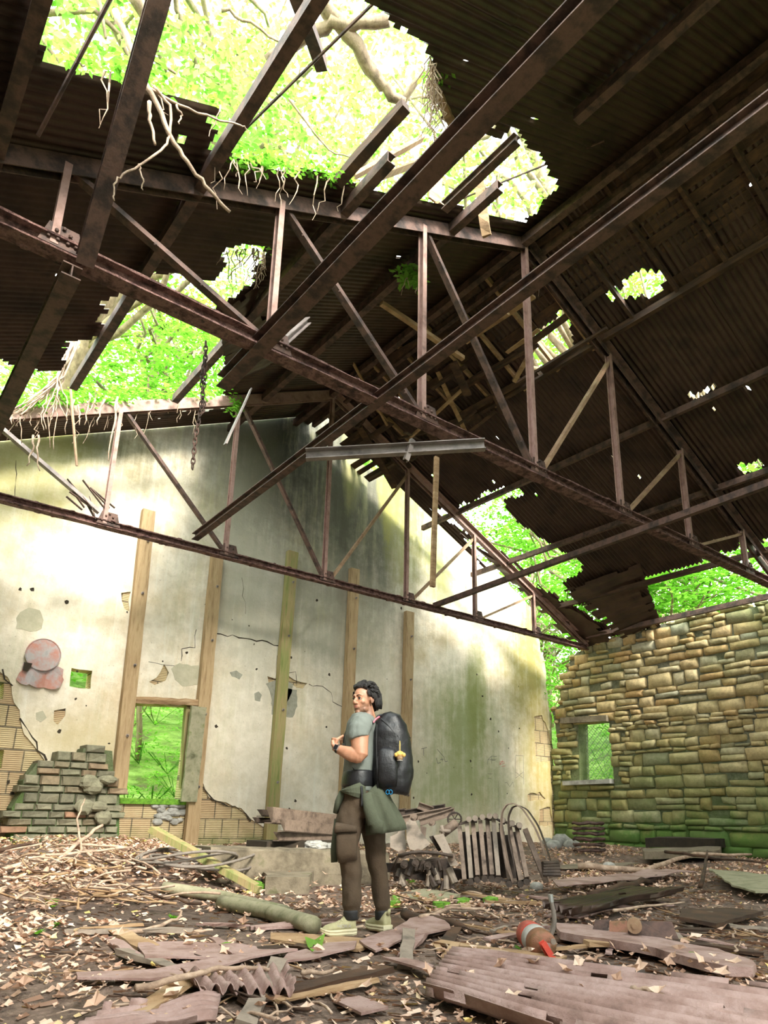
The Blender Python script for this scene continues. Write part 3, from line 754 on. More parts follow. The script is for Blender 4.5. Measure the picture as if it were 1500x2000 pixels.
# longitudinal struts tying the trusses together
def strut(p0, p1, w, h, label, mt='steel', name='tie_beam', cat='steel beam', kind='I', segs=1, group=None):
    m_ = MB()
    if kind == 'I': m_.ibeam(p0, p1, w, h, .014, segs=segs)
    elif kind == 'C': m_.channel(p0, p1, w, h, .012, segs=segs)
    elif kind == 'A': m_.angle(p0, p1, w, .012, segs=segs)
    elif kind == 'T': m_.bar(p0, p1, w, .014); m_.bar(Vector(p0) - Vector((0, 0, h / 2)), Vector(p1) - Vector((0, 0, h / 2)), .014, h)
    else: m_.bar(p0, p1, w, h, segs=segs, wob=.004 if segs > 1 else 0, rnd=random.Random(1))
    return tag(m_.build(name, mt), label, cat, group)
X1 = onY(515, 655, Y1).x; q0 = onY(436, 748, U * 1.14)
za = onY(515, 655, Y1).z
strut((X1, -3.0, za), (q0.x, U * 1.14, q0.z), .17, .17, 'widest dark beam running from the upper right down over the near truss', kind='I')
a = onY(735, 782, Y1); b_ = onY(381, 1049, Y2); d = (b_ - a)
strut(a - d * ((a.y + 3) / d.y), b_, .13, .13, 'long dark beam crossing from upper right to the far truss at left of centre', kind='I')
a = onY(1232, 1040, Y1); b_ = onY(845, 1182, Y2); d = b_ - a
strut(a - d * ((a.y + 3) / d.y), b_, .10, .11, 'brown tie beam low on the right, between near truss and far truss', kind='C')
a = onY(135, 540, Y1); b_ = onY(2, 800, Y1 + 2.6); b_ = Vector((a.x, b_.y, a.z))
strut((a.x, Y1 - .1, a.z), (a.x, Y2 + .4, a.z - .02), .17, .14, 'dark beam running back from the left end of the near truss', kind='I')
# steep brace up to the roof from the near truss
a = onY(165, 512, Y1 - .1); b_ = onroof(312, -10, 'L')
strut(a, b_ + (b_ - a) * .25, .16, .2, 'steep brown strut rising from near truss to roof at upper left', 'steel', kind='I')
# punched channel lying loose across the tie beam
a = onY(598, 892, Y1 + 1.1); b_ = onY(946, 872, Y1 - .35)
o = strut(a, b_, .10, .15, 'pale punched steel channel jutting level across the tie beam', 'steel_grey', kind='C')
strut(onY(808, 858, Y1 + .2), onY(795, 898, Y1 + .2), .05, .07, 'short dangling steel link under the punched channel', 'steel_grey', kind='C', name='steel_link', cat='steel link')
strut(onY(788, 905, Y2 - .1), onY(640, 1108, Y2 - .1), .03, .06, 'thin dark rod slanting down right of far truss king post', 'steel', kind='A', name='steel_rod', cat='steel rod') if False else None
a = onY(853, 893, Y1 + 2.2); b_ = onY(845, 1146, Y1 + 2.2)
strut(a, b_, .09, .05, 'splintered timber hanging upright in front of far truss', 'lumber', kind='B', name='hanging_timber', cat='timber', segs=6)
a = onY(822, 1165, Y2 - .3); strut(a, onY(900, 1060, Y2 - .3), .07, .05, 'slanting timber scrap leaning on far truss chord', 'board', kind='B', name='timber_scrap', cat='timber', segs=4) if False else None
a = onY(490, 760, Y1 + 2.2); b_ = onY(440, 868, Y1 + 2.2)
strut(a, b_, .08, .02, 'pale flat steel strip dangling above the plaster wall', 'steel_grey', kind='B', name='steel_strip', cat='steel strip', segs=3)
a = onY(550, 668, Y1 + .05); b_ = onY(598, 626, Y1 + .5)
strut(a, b_, .06, .08, 'short broken channel stub beside near truss post', 'steel_grey', kind='C', name='channel_stub', cat='steel stub')
a = onroof(880, 452, 'R') ; b_ = onY(1020, 542, Y1 + .8)
strut(onY(880, 452, Y1 + .6), b_, .08, .08, 'ochre timber brace just left of the king post top', 'lumber', kind='B', name='timber_brace', cat='timber', segs=4)
strut(onY(745, 592, Y1 + 1.6), onY(905, 700, Y1 + 1.6), .08, .08, 'ochre timber slanting across the collapsed boards', 'lumber', kind='B', name='timber_brace', cat='timber', segs=4)
# purlins, both slopes
rp = random.Random(9)
def pur(X, y0, y1, label, mt='steel', w=.1, h=.14, kind='C', group=None, sag=0):
    off = -.10
    return strut((X, y0, roof_z(X, off)), (X, y1, roof_z(X, off) - sag), w, h, label, mt, name='purlin', cat='purlin', kind=kind, group=group)
fr = [.02, .315, .62, .93, 1.2]
for i, f_ in enumerate(fr):
    X = f_ * U
    segs_ = {0: [(-3, YW)], 1: [(-3, Y1), (Y1, U * 1.78)], 2: [(U * .83, Y1), (Y1, U * 1.9)], 3: [(-3, U * .62), (U * .83, YW)], 4: [(-3, YW)]}[i]
    for j, (y0, y1) in enumerate(segs_):
        pur(X, y0, y1, 'dark purlin under the left roof slope, %s' % ['lowest by the eave', 'second up from the eave', 'middle of the slope', 'second below the ridge', 'just under the ridge'][i] + (', camera side' if len(segs_) == 2 and j == 0 else (', beyond near truss' if len(segs_) == 2 else '')), 'steel', .12, .16, 'C')
for i, f_ in enumerate([1.27, 1.55, 1.85, 2.15, 2.45, 2.66]):
    pur(f_ * U, -3, YW - (.3 if i < 4 else 1.8), 'dark purlin under the right roof slope, %s' % ['just below the ridge', 'second from the ridge', 'third from the ridge', 'fourth from the ridge', 'fifth from the ridge', 'lowest, above the stone wall'][i], 'board' if i in (1, 4) else 'steel', .09, .13, 'B')
# thin tie rods
m_ = MB(); m_.tube([onroof(85, 215, 'L') - Vector((0, 0, .3)), onroof(215, 10, 'L') + Vector((0, 0, .1))], .018, 6)
tag(m_.build('tie_rod', 'steel'), 'thin dark tie rod in the gap at upper left', 'tie rod')
m_ = MB(); m_.tube([onY(420, 310, Y1 - .1), onroof(745, 20, 'L') + Vector((0, 0, .2))], .016, 6)
tag(m_.build('tie_rod', 'steel'), 'long thin tie rod slanting across the open sky', 'tie rod')
m_ = MB(); m_.tube([onY(885, 395, Y1), onroof(1180, 275, 'L')], .014, 6)
tag(m_.build('tie_rod', 'steel'), 'thin tie rod across the bright gap near the ridge', 'tie rod')
m_ = MB(); m_.bar(onY(935, 340, Y1 - .5), onY(950, 462, Y1 - .4), .13, .06, segs=6, wob=.014, rnd=random.Random(8))
tag(m_.build('hanging_timber', 'lumber'), 'short broken timber hanging over the ridge end of near truss', 'timber')
# beams silhouetted against the sky in the near bay
strut(onroof(868, 400, 'L') - Vector((0, 0, .05)), onroof(1010, 265, 'L') - Vector((0, 0, .05)), .12, .14, 'dark beam across the bright gap beside the ridge', kind='I')
strut(onroof(660, 355, 'L'), onroof(792, 225, 'L') + Vector((0, 0, .15)), .12, .14, 'broken mossy beam stub rising behind the near truss top', 'board', kind='B', segs=8)
strut(onroof(625, 185, 'L') + Vector((0, 0, .4)), onroof(570, 40, 'L') + Vector((0, 0, .4)), .12, .12, 'dark hanging beam end against the sky', kind='B', segs=3)
strut(onroof(845, 165, 'L') , onroof(885, 245, 'L'), .09, .07, 'pale short rafter beside the ragged roof edge', 'lumber', kind='B', segs=3)
strut(onY(690, 345, Y1 + .5), onY(825, 270, Y1 + .2), .12, .06, 'broken grey plank sticking over the near truss', 'lumber', kind='B', segs=5, name='broken_plank', cat='plank')
strut(onY(745, 345, Y1 + .6), onY(865, 300, Y1 + .5), .2, .03, 'sunlit torn board standing beyond the near truss top', 'lumber', kind='B', segs=5, name='broken_plank', cat='plank')
strut(onY(850, 395, Y1 + .4), onY(850, 310, Y1 + .4), .28, .03, 'upright pale board stub above the near truss top', 'lumber', kind='B', segs=4, name='broken_plank', cat='plank')
strut(onY(855, 395, Y1 + .1), onY(930, 455, Y1 + .3), .08, .05, 'orange brown timber behind the near truss peak', 'lumber', kind='B', segs=3, name='timber_brace', cat='timber')

# ================================================================== ROOF SHEETS
def rxy(l, side): return [(onroof(x, y, side).x, onroof(x, y, side).y) for x, y in l]
HL = [rxy([(78, -160), (70, 60), (68, 92), (108, 108), (112, 122), (215, 141), (300, 165), (440, 212), (436, 240), (418, 240), (412, 300), (420, 312), (470, 318), (560, 335), (660, 352), (740, 375), (1025, 440), (1092, 368), (1050, 300), (1012, 262), (985, 270), (932, 256), (905, 248), (868, 244), (850, 192), (838, 110), (800, 70), (752, 36), (705, -5), (690, -160)], 'L'),
      rxy([(275, 527), (310, 540), (430, 556), (440, 500), (455, 482), (518, 482), (512, 520), (480, 560), (468, 590), (430, 596), (416, 640), (440, 700), (440, 800), (-40, 830), (-60, 700), (0, 706), (50, 722), (120, 730), (132, 672), (190, 666), (205, 592), (240, 560)], 'L')]
HR = [rxy([(1030, 665), (1110, 612), (1120, 682), (1040, 738)], 'R'), rxy([(1182, 568), (1258, 525), (1302, 545), (1305, 588), (1190, 582)], 'R'),
      rxy([(835, 990), (885, 1000), (960, 960), (1008, 945), (1022, 965), (985, 985), (1010, 1020), (1055, 1052), (1100, 1080), (1142, 1108), (1100, 1140), (1130, 1180), (1180, 1190), (1225, 1228), (1190, 1225), (1060, 1150), (990, 1085), (900, 1040)], 'R'),
      rxy([(1260, 1135), (1400, 1085), (1480, 1062), (1620, 1000), (1700, 1250), (1300, 1260)], 'R'),
      rxy([(1345, 775), (1392, 757), (1395, 765), (1348, 785)], 'R'), rxy([(1440, 915), (1490, 900), (1492, 915), (1450, 935)], 'R'),
      rxy([(900, 1045), (1040, 1130), (1140, 1275), (1020, 1200), (930, 1090)], 'R'), rxy([(1470, 0), (1476, 0), (1476, 8), (1470, 8)], 'R')]
HL.append([(-.1 * U, -3.9), (.9 * U, -3.7), (.78 * U, .10 * U), (.66 * U, .30 * U), (.35 * U, .38 * U), (-.1 * U, .4 * U)])  # unseen hole out of frame, added to let light onto the foreground floor
rsh = random.Random(21)
SPC = .96; PITCH = .105
def sheet(side, x0, x1, y0, y1, label, group, holes, tilt=0):
    x1 += .12 if side == 'R' or x1 < 1.2 * U else 0; nx = max(3, int(abs(x1 - x0) / .08)); per = 4; ny = int(round((y1 - y0) / PITCH)) * per
    vs = []; fs = []; lift = rsh.uniform(0, .03)
    for i in range(nx + 1):
        X = x0 + (x1 - x0) * i / nx
        for j in range(ny + 1):
            Y = y0 + (y1 - y0) * j / ny
            vs.append((X, Y, roof_z(X, .02 + lift) + .027 * math.cos(2 * math.pi * j / per) + tilt * (i / nx)))
    rem = 0
    for i in range(nx):
        for j in range(ny):
            cx = x0 + (x1 - x0) * (i + .5) / nx; cy = y0 + (y1 - y0) * (j + .5) / ny
            nz = .13 * noise.noise(Vector((cx * 3, cy * 3, 0))) + .05 * noise.noise(Vector((cx * 9, cy * 9, 3)))
            if any(inside((cx + nz, cy + nz * .7), h) for h in holes): rem += 1; continue
            if noise.noise(Vector((cx * 7.1, cy * 7.1, 8))) > .72: continue
            a = i * (ny + 1) + j; fs.append((a, a + 1, a + ny + 2, a + ny + 1))
    if len(fs) < nx * ny * .12: return None
    used = sorted({i for f in fs for i in f}); mp = {k: n for n, k in enumerate(used)}
    m_ = MB(); m_.add([vs[k] for k in used], [tuple(mp[i] for i in f) for f in fs])
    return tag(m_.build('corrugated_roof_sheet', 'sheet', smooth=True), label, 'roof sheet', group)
def rows(side, edges, y0, y1, holes, skip=None):
    y = y0
    while y < y1 - .2:
        ye = min(y + SPC, y1)
        for a, b_ in zip(edges, edges[1:]):
            if skip and skip(a, (y + ye) / 2): continue
            w_ = 'left' if side == 'L' else 'right'; near = (y + ye) / 2 < Y1
            bay = 'camera-side of near truss' if near else 'beyond near truss'
            k = int(abs((y + ye) / 2 - Y1) / SPC); ri = edges.index(a); rown = (['eave', 'second', 'third', 'fourth', 'ridge'] if side == 'L' else ['ridge', 'second', 'third', 'fourth', 'eave'])[ri]
            num = ['first', 'second', 'third', 'fourth', 'fifth', 'sixth', 'seventh', 'eighth', 'ninth', 'tenth', 'eleventh', 'twelfth', 'thirteenth'][min(k, 12)]
            sheet(side, a * U, b_ * U, y, ye + .03, 'roof sheet, %s slope, %s row from the %s, %s sheet %s' % (w_, 'lowest' if rown == 'eave' else 'highest' if rown == 'ridge' else rown, 'eave' if side == 'L' else 'ridge', num, bay), '%s slope corrugated roof sheets' % w_, holes)
        y = ye
Y0L = Y1 - 11 * SPC
rows('L', [-.235, .03, .33, .63, .94, 1.231], Y0L, YW - .1, HL)
rows('R', [1.235, 1.55, 1.86, 2.16, 2.47, 2.70], Y0L, YW - .6, HR)
m_ = MB()
for s_ in (-1, 1):
    m_.bar((KX + s_ * .11, -4.3, roof_z(KX) + .06 - .11 * SL), (KX + s_ * .11, Y2 - .6, roof_z(KX) + .06 - .11 * SL), .26, .006, up=(s_ * SL, 0, 1), segs=20, wob=.004, rnd=rsh)
tag(m_.build('ridge_cap', 'sheet'), 'bent rusty ridge capping along the top of the roof', 'ridge cap')
# boarded strip along the ridge on the right slope
rb = random.Random(31); pk = []
X = 1.235 * U
while X < 1.56 * U:
    Y = -4 + rb.uniform(-.5, 0)
    bw = rb.choice((.14, .18, .22))
    while Y < YW - .6:
        ln = rb.uniform(1.4, 2.8)
        mid = (X, Y + ln / 2)
        messy = Y1 < mid[1] < Y2 + .4
        if not any(inside(mid, h) or inside((X, Y + .25), h) or inside((X, Y + ln - .25), h) for h in HR) and rb.random() > (.16 if messy else .0):
            r1, r2 = (rb.uniform(-.25, .12), rb.uniform(-.25, .12)) if messy else (rb.uniform(-.01, .03), rb.uniform(-.01, .03))
            m_ = MB(); dx = rb.uniform(-.12, .12) if messy else 0
            m_.bar((X, Y, roof_z(X, .02) + r1), (X + dx, Y + ln - .02, roof_z(X, .02) + r2), bw * .96, .022, up=(SL, 0, 1), segs=4, wob=.004, rnd=rb)
            pk.append(tag(m_.build('roof_board', 'board'), ('tangled brown roof board near the ridge beyond near truss' if messy else 'brown roof board below the ridge on the dark right slope'), 'board', 'ridge boards beyond near truss' if messy else 'ridge boards on the dark right slope'))
        Y += ln
    X += bw + .01
Y = -1.3
while Y < Y2:
    m_ = MB(); x0, x1 = 1.24 * U, 1.57 * U
    m_.bar((x0, Y, roof_z(x0, -.05)), (x1, Y + rb.uniform(-.05, .05), roof_z(x1, -.05)), .06, .10, segs=3, wob=.004, rnd=rb)
    tag(m_.build('timber_rafter', 'lumber'if Y > Y1 else 'board'), 'short timber rafter under the ridge boards', 'rafter', 'short rafters under the ridge boards'); Y += .85
# collapsed timbers below the ridge between the trusses
for i in range(30):
    Xc = rb.uniform(1.24, 1.56) * U; Yc = rb.uniform(Y1 + .4, Y2 + .3); ang = rb.choice((0, 0, 1, 2))
    ln = rb.uniform(.7, 2.2); z = roof_z(Xc) - rb.uniform(.15, .8)
    d = [Vector((0, 1, rb.uniform(-.3, .3))), Vector((.8, .3, -.45)), Vector((rb.uniform(-1, 1), rb.uniform(-1, 1), rb.uniform(-1, .6)))][ang].normalized()
    m_ = MB(); m_.bar(Vector((Xc, Yc, z)) - d * ln / 2, Vector((Xc, Yc, z)) + d * ln / 2, rb.choice((.05, .09, .16)), rb.choice((.025, .05)), segs=4, wob=.006, rnd=rb)
    tag(m_.build('fallen_timber', rb.choice(('board', 'lumber', 'board'))), 'splintered timber caught under the broken ridge boards', 'timber', 'timbers caught under the broken ridge')
# sagging sheets round the big gaps
def loose(pts3, label, mt='sheet', wav=.016, n=36):
    """a bent corrugated sheet hung between four corners"""
    a, b_, c_, d_ = [Vector(p) for p in pts3]; vs = []; mrow = 7
    nr = (b_ - a).cross(d_ - a).normalized()
    for i in range(mrow + 1):
        for j in range(n + 1):
            u, v_ = i / mrow, j / n
            p = a.lerp(b_, u).lerp(d_.lerp(c_, u), v_) + nr * (wav * math.cos(j * math.pi / 2) + .05 * noise.noise(Vector((u * 3, v_ * 3, len(label)))))
            vs.append(p)
    fs = [(i * (n + 1) + j, i * (n + 1) + j + 1, (i + 1) * (n + 1) + j + 1, (i + 1) * (n + 1) + j) for i in range(mrow) for j in range(n)
          if not ((i in (0, mrow - 1) or j in (0, n - 1)) and noise.noise(Vector((i * .9, j * .5, len(label) * 1.7))) > .12)]
    m_ = MB(); m_.add(vs, fs); return tag(m_.build('corrugated_roof_sheet', mt, smooth=True), label, 'roof sheet')
loose([onroof(430, 590, 'L') + Vector((0, 0, -.3)), onroof(500, 560, 'L'), onroof(560, 700, 'L'), onroof(452, 705, 'L') + Vector((0, 0, -.5))], 'loose corrugated sheet sagging behind the near truss at left of centre')
loose([onroof(1100, 1140, 'R') - Vector((0, 0, .2)), onroof(1250, 1100, 'R'), onroof(1290, 1215, 'R'), onroof(1215, 1235, 'R') - Vector((0, 0, .2))], 'torn corrugated sheet drooping onto the stone wall')
loose([onroof(870, 1005, 'R') - Vector((0, 0, .1)), onroof(900, 1040, 'R') - Vector((0, 0, .1)), onroof(1215, 1245, 'R') - Vector((0, 0, .15)), onroof(1130, 1260, 'R') - Vector((0, 0, .15))], 'narrow corrugated strip left beside the far truss rafter')

# ================================================================== TREES AND GREENERY OUTSIDE
rt = random.Random(77)
def leaf_card(m_, p, d, s_, rnd, tone):
    d = Vector(d).normalized(); sd = d.cross(UP); sd = sd.normalized() if sd.length > .01 else RX.copy()
    n = sd.cross(d); k = len(m_.v)
    m_.v += [p, p + d * s_ * .5 + sd * s_ * .28 + n * s_ * .06, p + d * s_, p + d * s_ * .5 - sd * s_ * .28 + n * s_ * .06]
    m_.f += [(k, k + 1, k + 2), (k, k + 2, k + 3)]; m_.t += [tone, tone]
def foliage(m_, c, r, n, size, rnd, spray=9):
    c = Vector(c)
    for _ in range(max(1, n // spray)):
        while True:
            q = Vector((rnd.uniform(-1, 1), rnd.uniform(-1, 1), rnd.uniform(-1, 1)))
            if q.length <= 1: break
        p = c + Vector((q.x * r[0], q.y * r[1], q.z * r[2])); t0 = rnd.random()
        ax = Vector((rnd.uniform(-1, 1), rnd.uniform(-1, 1), rnd.uniform(-.25, .15))).normalized()
        for i in range(spray):
            a = rnd.uniform(0, 6.283); d = Vector((math.cos(a), math.sin(a), rnd.uniform(-.5, .2)))
            leaf_card(m_, p + ax * (i - spray / 2) * size * .42, (d + ax * .5), size * rnd.uniform(.7, 1.25), rnd, min(1, max(0, t0 * .7 + rnd.uniform(0, .3))))
def tree(base, pts, crowns, label, dens=1.0, leaf=.17, mt='leaf', tr=.16, group=None, limbs=5, cat='tree'):
    base = Vector(base); T = thing('tree', base, label, cat, group)
    path = [base] + [Vector(p) for p in pts]
    m_ = MB(); n = len(path); P = []
    for i in range(n - 1):
        for k in range(4): P.append(path[i].lerp(path[i + 1], k / 4) + Vector((rt.uniform(-1, 1), rt.uniform(-1, 1), 0)) * tr * .35 * (1 if i + k else 0))
    P.append(path[-1]); m_.tube(P, [tr * (1 - .7 * i / len(P)) for i in range(len(P))], 8); m_.build('trunk', 'bark', T, smooth=True)
    for (c, r, cnt) in crowns:
        c = Vector(c)
        for _ in range(limbs):
            b_ = c + Vector((rt.uniform(-1, 1) * r[0], rt.uniform(-1, 1) * r[1], rt.uniform(-1, 1) * r[2])) * .75
            a = P[rt.randrange(len(P) // 2, len(P))]
            q = bent(a, b_, rt, .06, 6); m_ = MB(); m_.tube(q, [tr * .35 * (1 - .8 * i / 6) + .006 for i in range(7)], 5); m_.build('limb', 'bark', T, smooth=True)
    m_ = MB()
    for (c, r, cnt) in crowns: foliage(m_, c, r, int(cnt * dens), leaf, rt)
    m_.build('foliage', mt, T)
    return T
def at(px, py, dist): r = ray(px, py).normalized(); return CO + r * dist
# trees seen through the open roof: crowns overhead
def crown_at(px, py, dist, r, n): c = at(px, py, dist); return (c, r, n)
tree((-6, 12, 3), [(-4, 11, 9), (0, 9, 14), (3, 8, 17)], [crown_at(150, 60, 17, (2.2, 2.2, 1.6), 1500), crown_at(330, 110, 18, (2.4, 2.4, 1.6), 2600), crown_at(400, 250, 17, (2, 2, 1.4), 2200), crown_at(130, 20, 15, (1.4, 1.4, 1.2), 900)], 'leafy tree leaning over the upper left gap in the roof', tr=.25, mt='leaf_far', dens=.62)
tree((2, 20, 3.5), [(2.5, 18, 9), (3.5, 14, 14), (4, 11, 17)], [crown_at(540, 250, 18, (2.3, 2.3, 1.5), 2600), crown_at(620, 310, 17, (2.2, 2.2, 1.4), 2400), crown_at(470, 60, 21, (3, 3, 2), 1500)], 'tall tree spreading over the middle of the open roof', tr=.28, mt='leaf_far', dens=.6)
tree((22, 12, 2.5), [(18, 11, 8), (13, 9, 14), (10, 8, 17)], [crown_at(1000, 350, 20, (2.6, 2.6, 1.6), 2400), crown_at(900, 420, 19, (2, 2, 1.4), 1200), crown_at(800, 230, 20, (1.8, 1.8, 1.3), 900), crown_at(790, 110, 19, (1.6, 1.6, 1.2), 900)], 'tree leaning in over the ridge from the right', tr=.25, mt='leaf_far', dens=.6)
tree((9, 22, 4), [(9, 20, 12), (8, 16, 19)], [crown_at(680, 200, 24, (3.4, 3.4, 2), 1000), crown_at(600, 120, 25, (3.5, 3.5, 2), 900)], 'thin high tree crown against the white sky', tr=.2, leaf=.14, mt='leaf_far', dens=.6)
tree((26, 9, 3), [(24, 9, 8), (22, 9, 13)], [crown_at(1250, 560, 27, (2.2, 2.2, 1.8), 1600), crown_at(1080, 680, 24, (2.0, 2.0, 1.8), 1600), crown_at(1480, 920, 24, (2, 2, 1.2), 1200), crown_at(1150, 440, 26, (1.6, 1.6, 1.2), 700)], 'tree crown beyond the right slope seen through its small gaps', tr=.25, leaf=.2)
tree((24, 14, 3), [(23, 14, 6), (22, 13, 9)], [crown_at(1320, 1130, 24, (2.4, 2, 1.6), 2600), crown_at(1440, 1110, 22, (2.2, 2, 1.6), 2400), crown_at(1180, 1150, 25, (2.2, 2, 1.6), 2200), crown_at(1000, 1010, 27, (2.4, 2, 1.8), 2200), crown_at(1250, 570, 32, (3, 3, 2.4), 1800), crown_at(1080, 680, 30, (3, 3, 2.4), 1800)], 'dense leafy tree above the broken eave over the stone wall', tr=.25, leaf=.2)
# bare limbs against the sky
def bough(pxs, dist, r0, r1, label, mt='bark'):
    P = [at(x, y, dist) for x, y in pxs]; q = []
    for a, b_ in zip(P, P[1:]):
        for k in range(4): q.append(a.lerp(b_, k / 4) + Vector((rt.uniform(-1, 1), rt.uniform(-1, 1), rt.uniform(-1, 1))) * .03)
    q.append(P[-1]); m_ = MB(); n = len(q); m_.tube(q, [r0 + (r1 - r0) * i / (n - 1) for i in range(n)], 7)
    return tag(m_.build('tree_limb', mt, smooth=True), label, 'tree limb')
bough([(625, -5), (700, 95), (745, 170), (790, 200)], 11, .10, .06, 'bare dark limb curving down right of the sky gap')
bough([(520, 125), (590, 75), (650, 45), (760, 40)], 11, .09, .07, 'bare curved limb arching over the sky gap')
bough([(430, 15), (490, 45), (560, 90)], 14, .03, .015, 'thin bare twig limb near the top of the frame')
bough([(700, 330), (760, 240), (830, 140)], 14, .09, .05, 'pale limb rising beyond the broken beam stub')
bough([(300, 60), (260, -10)], 12, .07, .09, 'pale limb behind the steep strut at upper left')
bough([(560, 190), (640, 290), (700, 320)], 15, .02, .012, 'thin twig below the arched limb')
# trees behind the wall, seen through the left gap and the windows
def back_tree(px, py0, D, hgt, crowns, label, **k):
    b_ = onY(px, py0, D); z = hill_z(b_.x, D); b_ = Vector((b_.x, D, z))
    return tree(b_, [b_ + Vector((rt.uniform(-.3, .3), 0, hgt * .5)), b_ + Vector((rt.uniform(-.6, .6), 0, hgt))], crowns, label, **k)
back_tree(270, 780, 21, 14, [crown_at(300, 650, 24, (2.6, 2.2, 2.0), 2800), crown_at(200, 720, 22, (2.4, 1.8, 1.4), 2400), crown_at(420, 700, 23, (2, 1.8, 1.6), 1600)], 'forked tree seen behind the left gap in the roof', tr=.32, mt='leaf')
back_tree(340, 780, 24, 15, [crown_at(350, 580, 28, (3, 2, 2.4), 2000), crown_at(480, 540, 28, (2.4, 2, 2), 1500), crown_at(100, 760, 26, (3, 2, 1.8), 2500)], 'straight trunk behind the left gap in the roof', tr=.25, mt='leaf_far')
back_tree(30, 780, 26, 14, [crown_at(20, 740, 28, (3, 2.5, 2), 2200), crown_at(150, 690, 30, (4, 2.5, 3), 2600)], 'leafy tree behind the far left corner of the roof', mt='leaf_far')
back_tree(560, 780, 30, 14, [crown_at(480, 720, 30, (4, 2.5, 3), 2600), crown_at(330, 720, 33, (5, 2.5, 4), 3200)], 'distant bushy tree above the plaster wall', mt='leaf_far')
back_tree(262, 1540, 19, 6, [crown_at(285, 1420, 20, (1.6, 1.2, 1.2), 500), crown_at(330, 1440, 24, (2.2, 1.2, 1.2), 900)], 'slender tree seen through the window opening', tr=.09, leaf=.14)
back_tree(1060, 1240, 19, 9, [crown_at(1100, 1240, 24, (1.8, 1.5, 2), 1600), crown_at(1080, 1350, 23, (1.4, 1.2, 1.6), 1200), crown_at(1180, 1160, 26, (2.4, 1.8, 2), 1800), crown_at(1060, 1060, 28, (2.6, 1.8, 2), 1800)], 'leafy tree behind the corner of the plaster and stone walls', leaf=.15)
for i, (X, Y, lb) in enumerate([(21, 11, 'tree beyond the stone wall, nearest its corner'), (23, 7, 'tree beyond the stone wall at the right edge'), (27, 14, 'taller tree farther up the slope beyond the stone wall'), (26, 3, 'tree on the slope outside the right edge of the stone wall')]):
    z = hill_z(X, Y)
    tree((X, Y, z), [(X, Y, z + 4), (X + rt.uniform(-1, 1), Y, z + 8)], [((X, Y, z + 4.2), (2.6, 2.6, 2.6), 3000), ((X - 1, Y + 1, z + 7.5), (2.6, 2.6, 2.2), 2000)], 'green leafy ' + lb, leaf=.17, mt=('leaf', 'leaf_far')[i % 2])
# big soft backdrop trees far up the slope
protos = []
for i in range(3):
    z = 0
    T = tree((0, 0, 0), [(0, 0, 4), (.4, 0, 9)], [((0, 0, 5), (3, 3, 2.6), 1900), ((1, 0, 9), (3, 3, 2.6), 1900), ((-1, 0, 2.2), (2.6, 2.6, 2), 1300)], 'bright green tree in the woods behind the ruin', leaf=.3, mt=('leaf_far', 'leaf', 'leaf_far')[i], group='woods behind the ruin', limbs=2)
    protos.append(T)
spots = [(-9, 30), (-3, 33), (4, 34), (11, 33), (18, 32), (25, 30), (31, 25), (33, 18), (34, 11), (34, 4), (-14, 26), (0, 25), (15, 24), (23, 22), (28, 9), (30, 0), (8, 26), (-6, 22), (20, 27), (26, 17), (29, 5)]
for i, (X, Y) in enumerate(spots):
    T = protos[i] if i < 3 else clone(protos[i % 3])
    T.location = (X, Y, hill_z(X, Y) - .3); T.rotation_euler = (0, 0, rt.uniform(0, 6.28)); s_ = rt.uniform(.9, 1.3); T.scale = (s_, s_, s_)
# bushes on the slope just outside the openings
def bush(p, r, n, label, leaf=.1, group=None, mt='leaf'):
    m_ = MB(); p = Vector(p); foliage(m_, p + Vector((0, 0, r[2] * .7)), r, n, leaf, rt, 7)
    for k in range(8):
        a = rt.uniform(0, 6.28); m_.tube([p, p + Vector((math.cos(a) * r[0] * .7, math.sin(a) * r[1] * .7, r[2]))], .008, 4, tone=0)
    return tag(m_.build('bush', mt, base=True), label, 'bush', group)
for i, (px, py, D) in enumerate([(250, 1545, YW + .9), (300, 1535, YW + 1.3), (345, 1520, YW + 1.6), (330, 1480, YW + 4), (270, 1500, YW + 5), (300, 1440, YW + 8)]):
    p = onY(px, py, D); bush((p.x, p.y, max(hill_z(p.x, p.y), p.z - .4)), (.5 + i * .1, .4, .35 + i * .05), 420, 'green bush outside the window opening, ' + ['at its left on the sill', 'in the middle by the sill', 'at its right by the sill', 'farther back at right', 'farther back at left', 'highest up the slope'][i], .08)
for i, (px, py, D) in enumerate([(1150, 1500, 1.5), (1170, 1470, 3.5), (1180, 1430, 6)]):
    p = onX(px, py, XW + D); bush((p.x, p.y, hill_z(p.x, p.y)), (.8, .8, .6 + .3 * i), 700, 'green bush outside the opening in the stone wall, ' + ['nearest', 'in the middle', 'farthest'][i], .1)
# growth along the broken roof edges
def fringe(pts, label, n, r, leaf=.1, mt='leaf', roots=12, rl=(.1, .5)):
    m_ = MB()
    for i in range(n):
        t = rt.random() * (len(pts) - 1); a = int(t); p = pts[a].lerp(pts[min(a + 1, len(pts) - 1)], t - a)
        foliage(m_, p + Vector((0, 0, .06)), (r, r, r * .5), 6, leaf, rt, 6)
    T = tag(m_.build('climbing_plant', mt), label, 'climbing plant', kind='stuff')
    m2 = MB()
    for i in range(roots):
        t = rt.random() * (len(pts) - 1); a = int(t); p = pts[a].lerp(pts[min(a + 1, len(pts) - 1)], t - a)
        ln = rt.uniform(*rl); m2.tube(bent(p, p + Vector((rt.uniform(-.15, .15), rt.uniform(-.15, .15), -ln)), rt, .08, 5), [.009, .009, .007, .006, .004, .003], 4)
    m2.build('hanging_roots', 'branch', T)['kind'] = 'stuff'
    return T
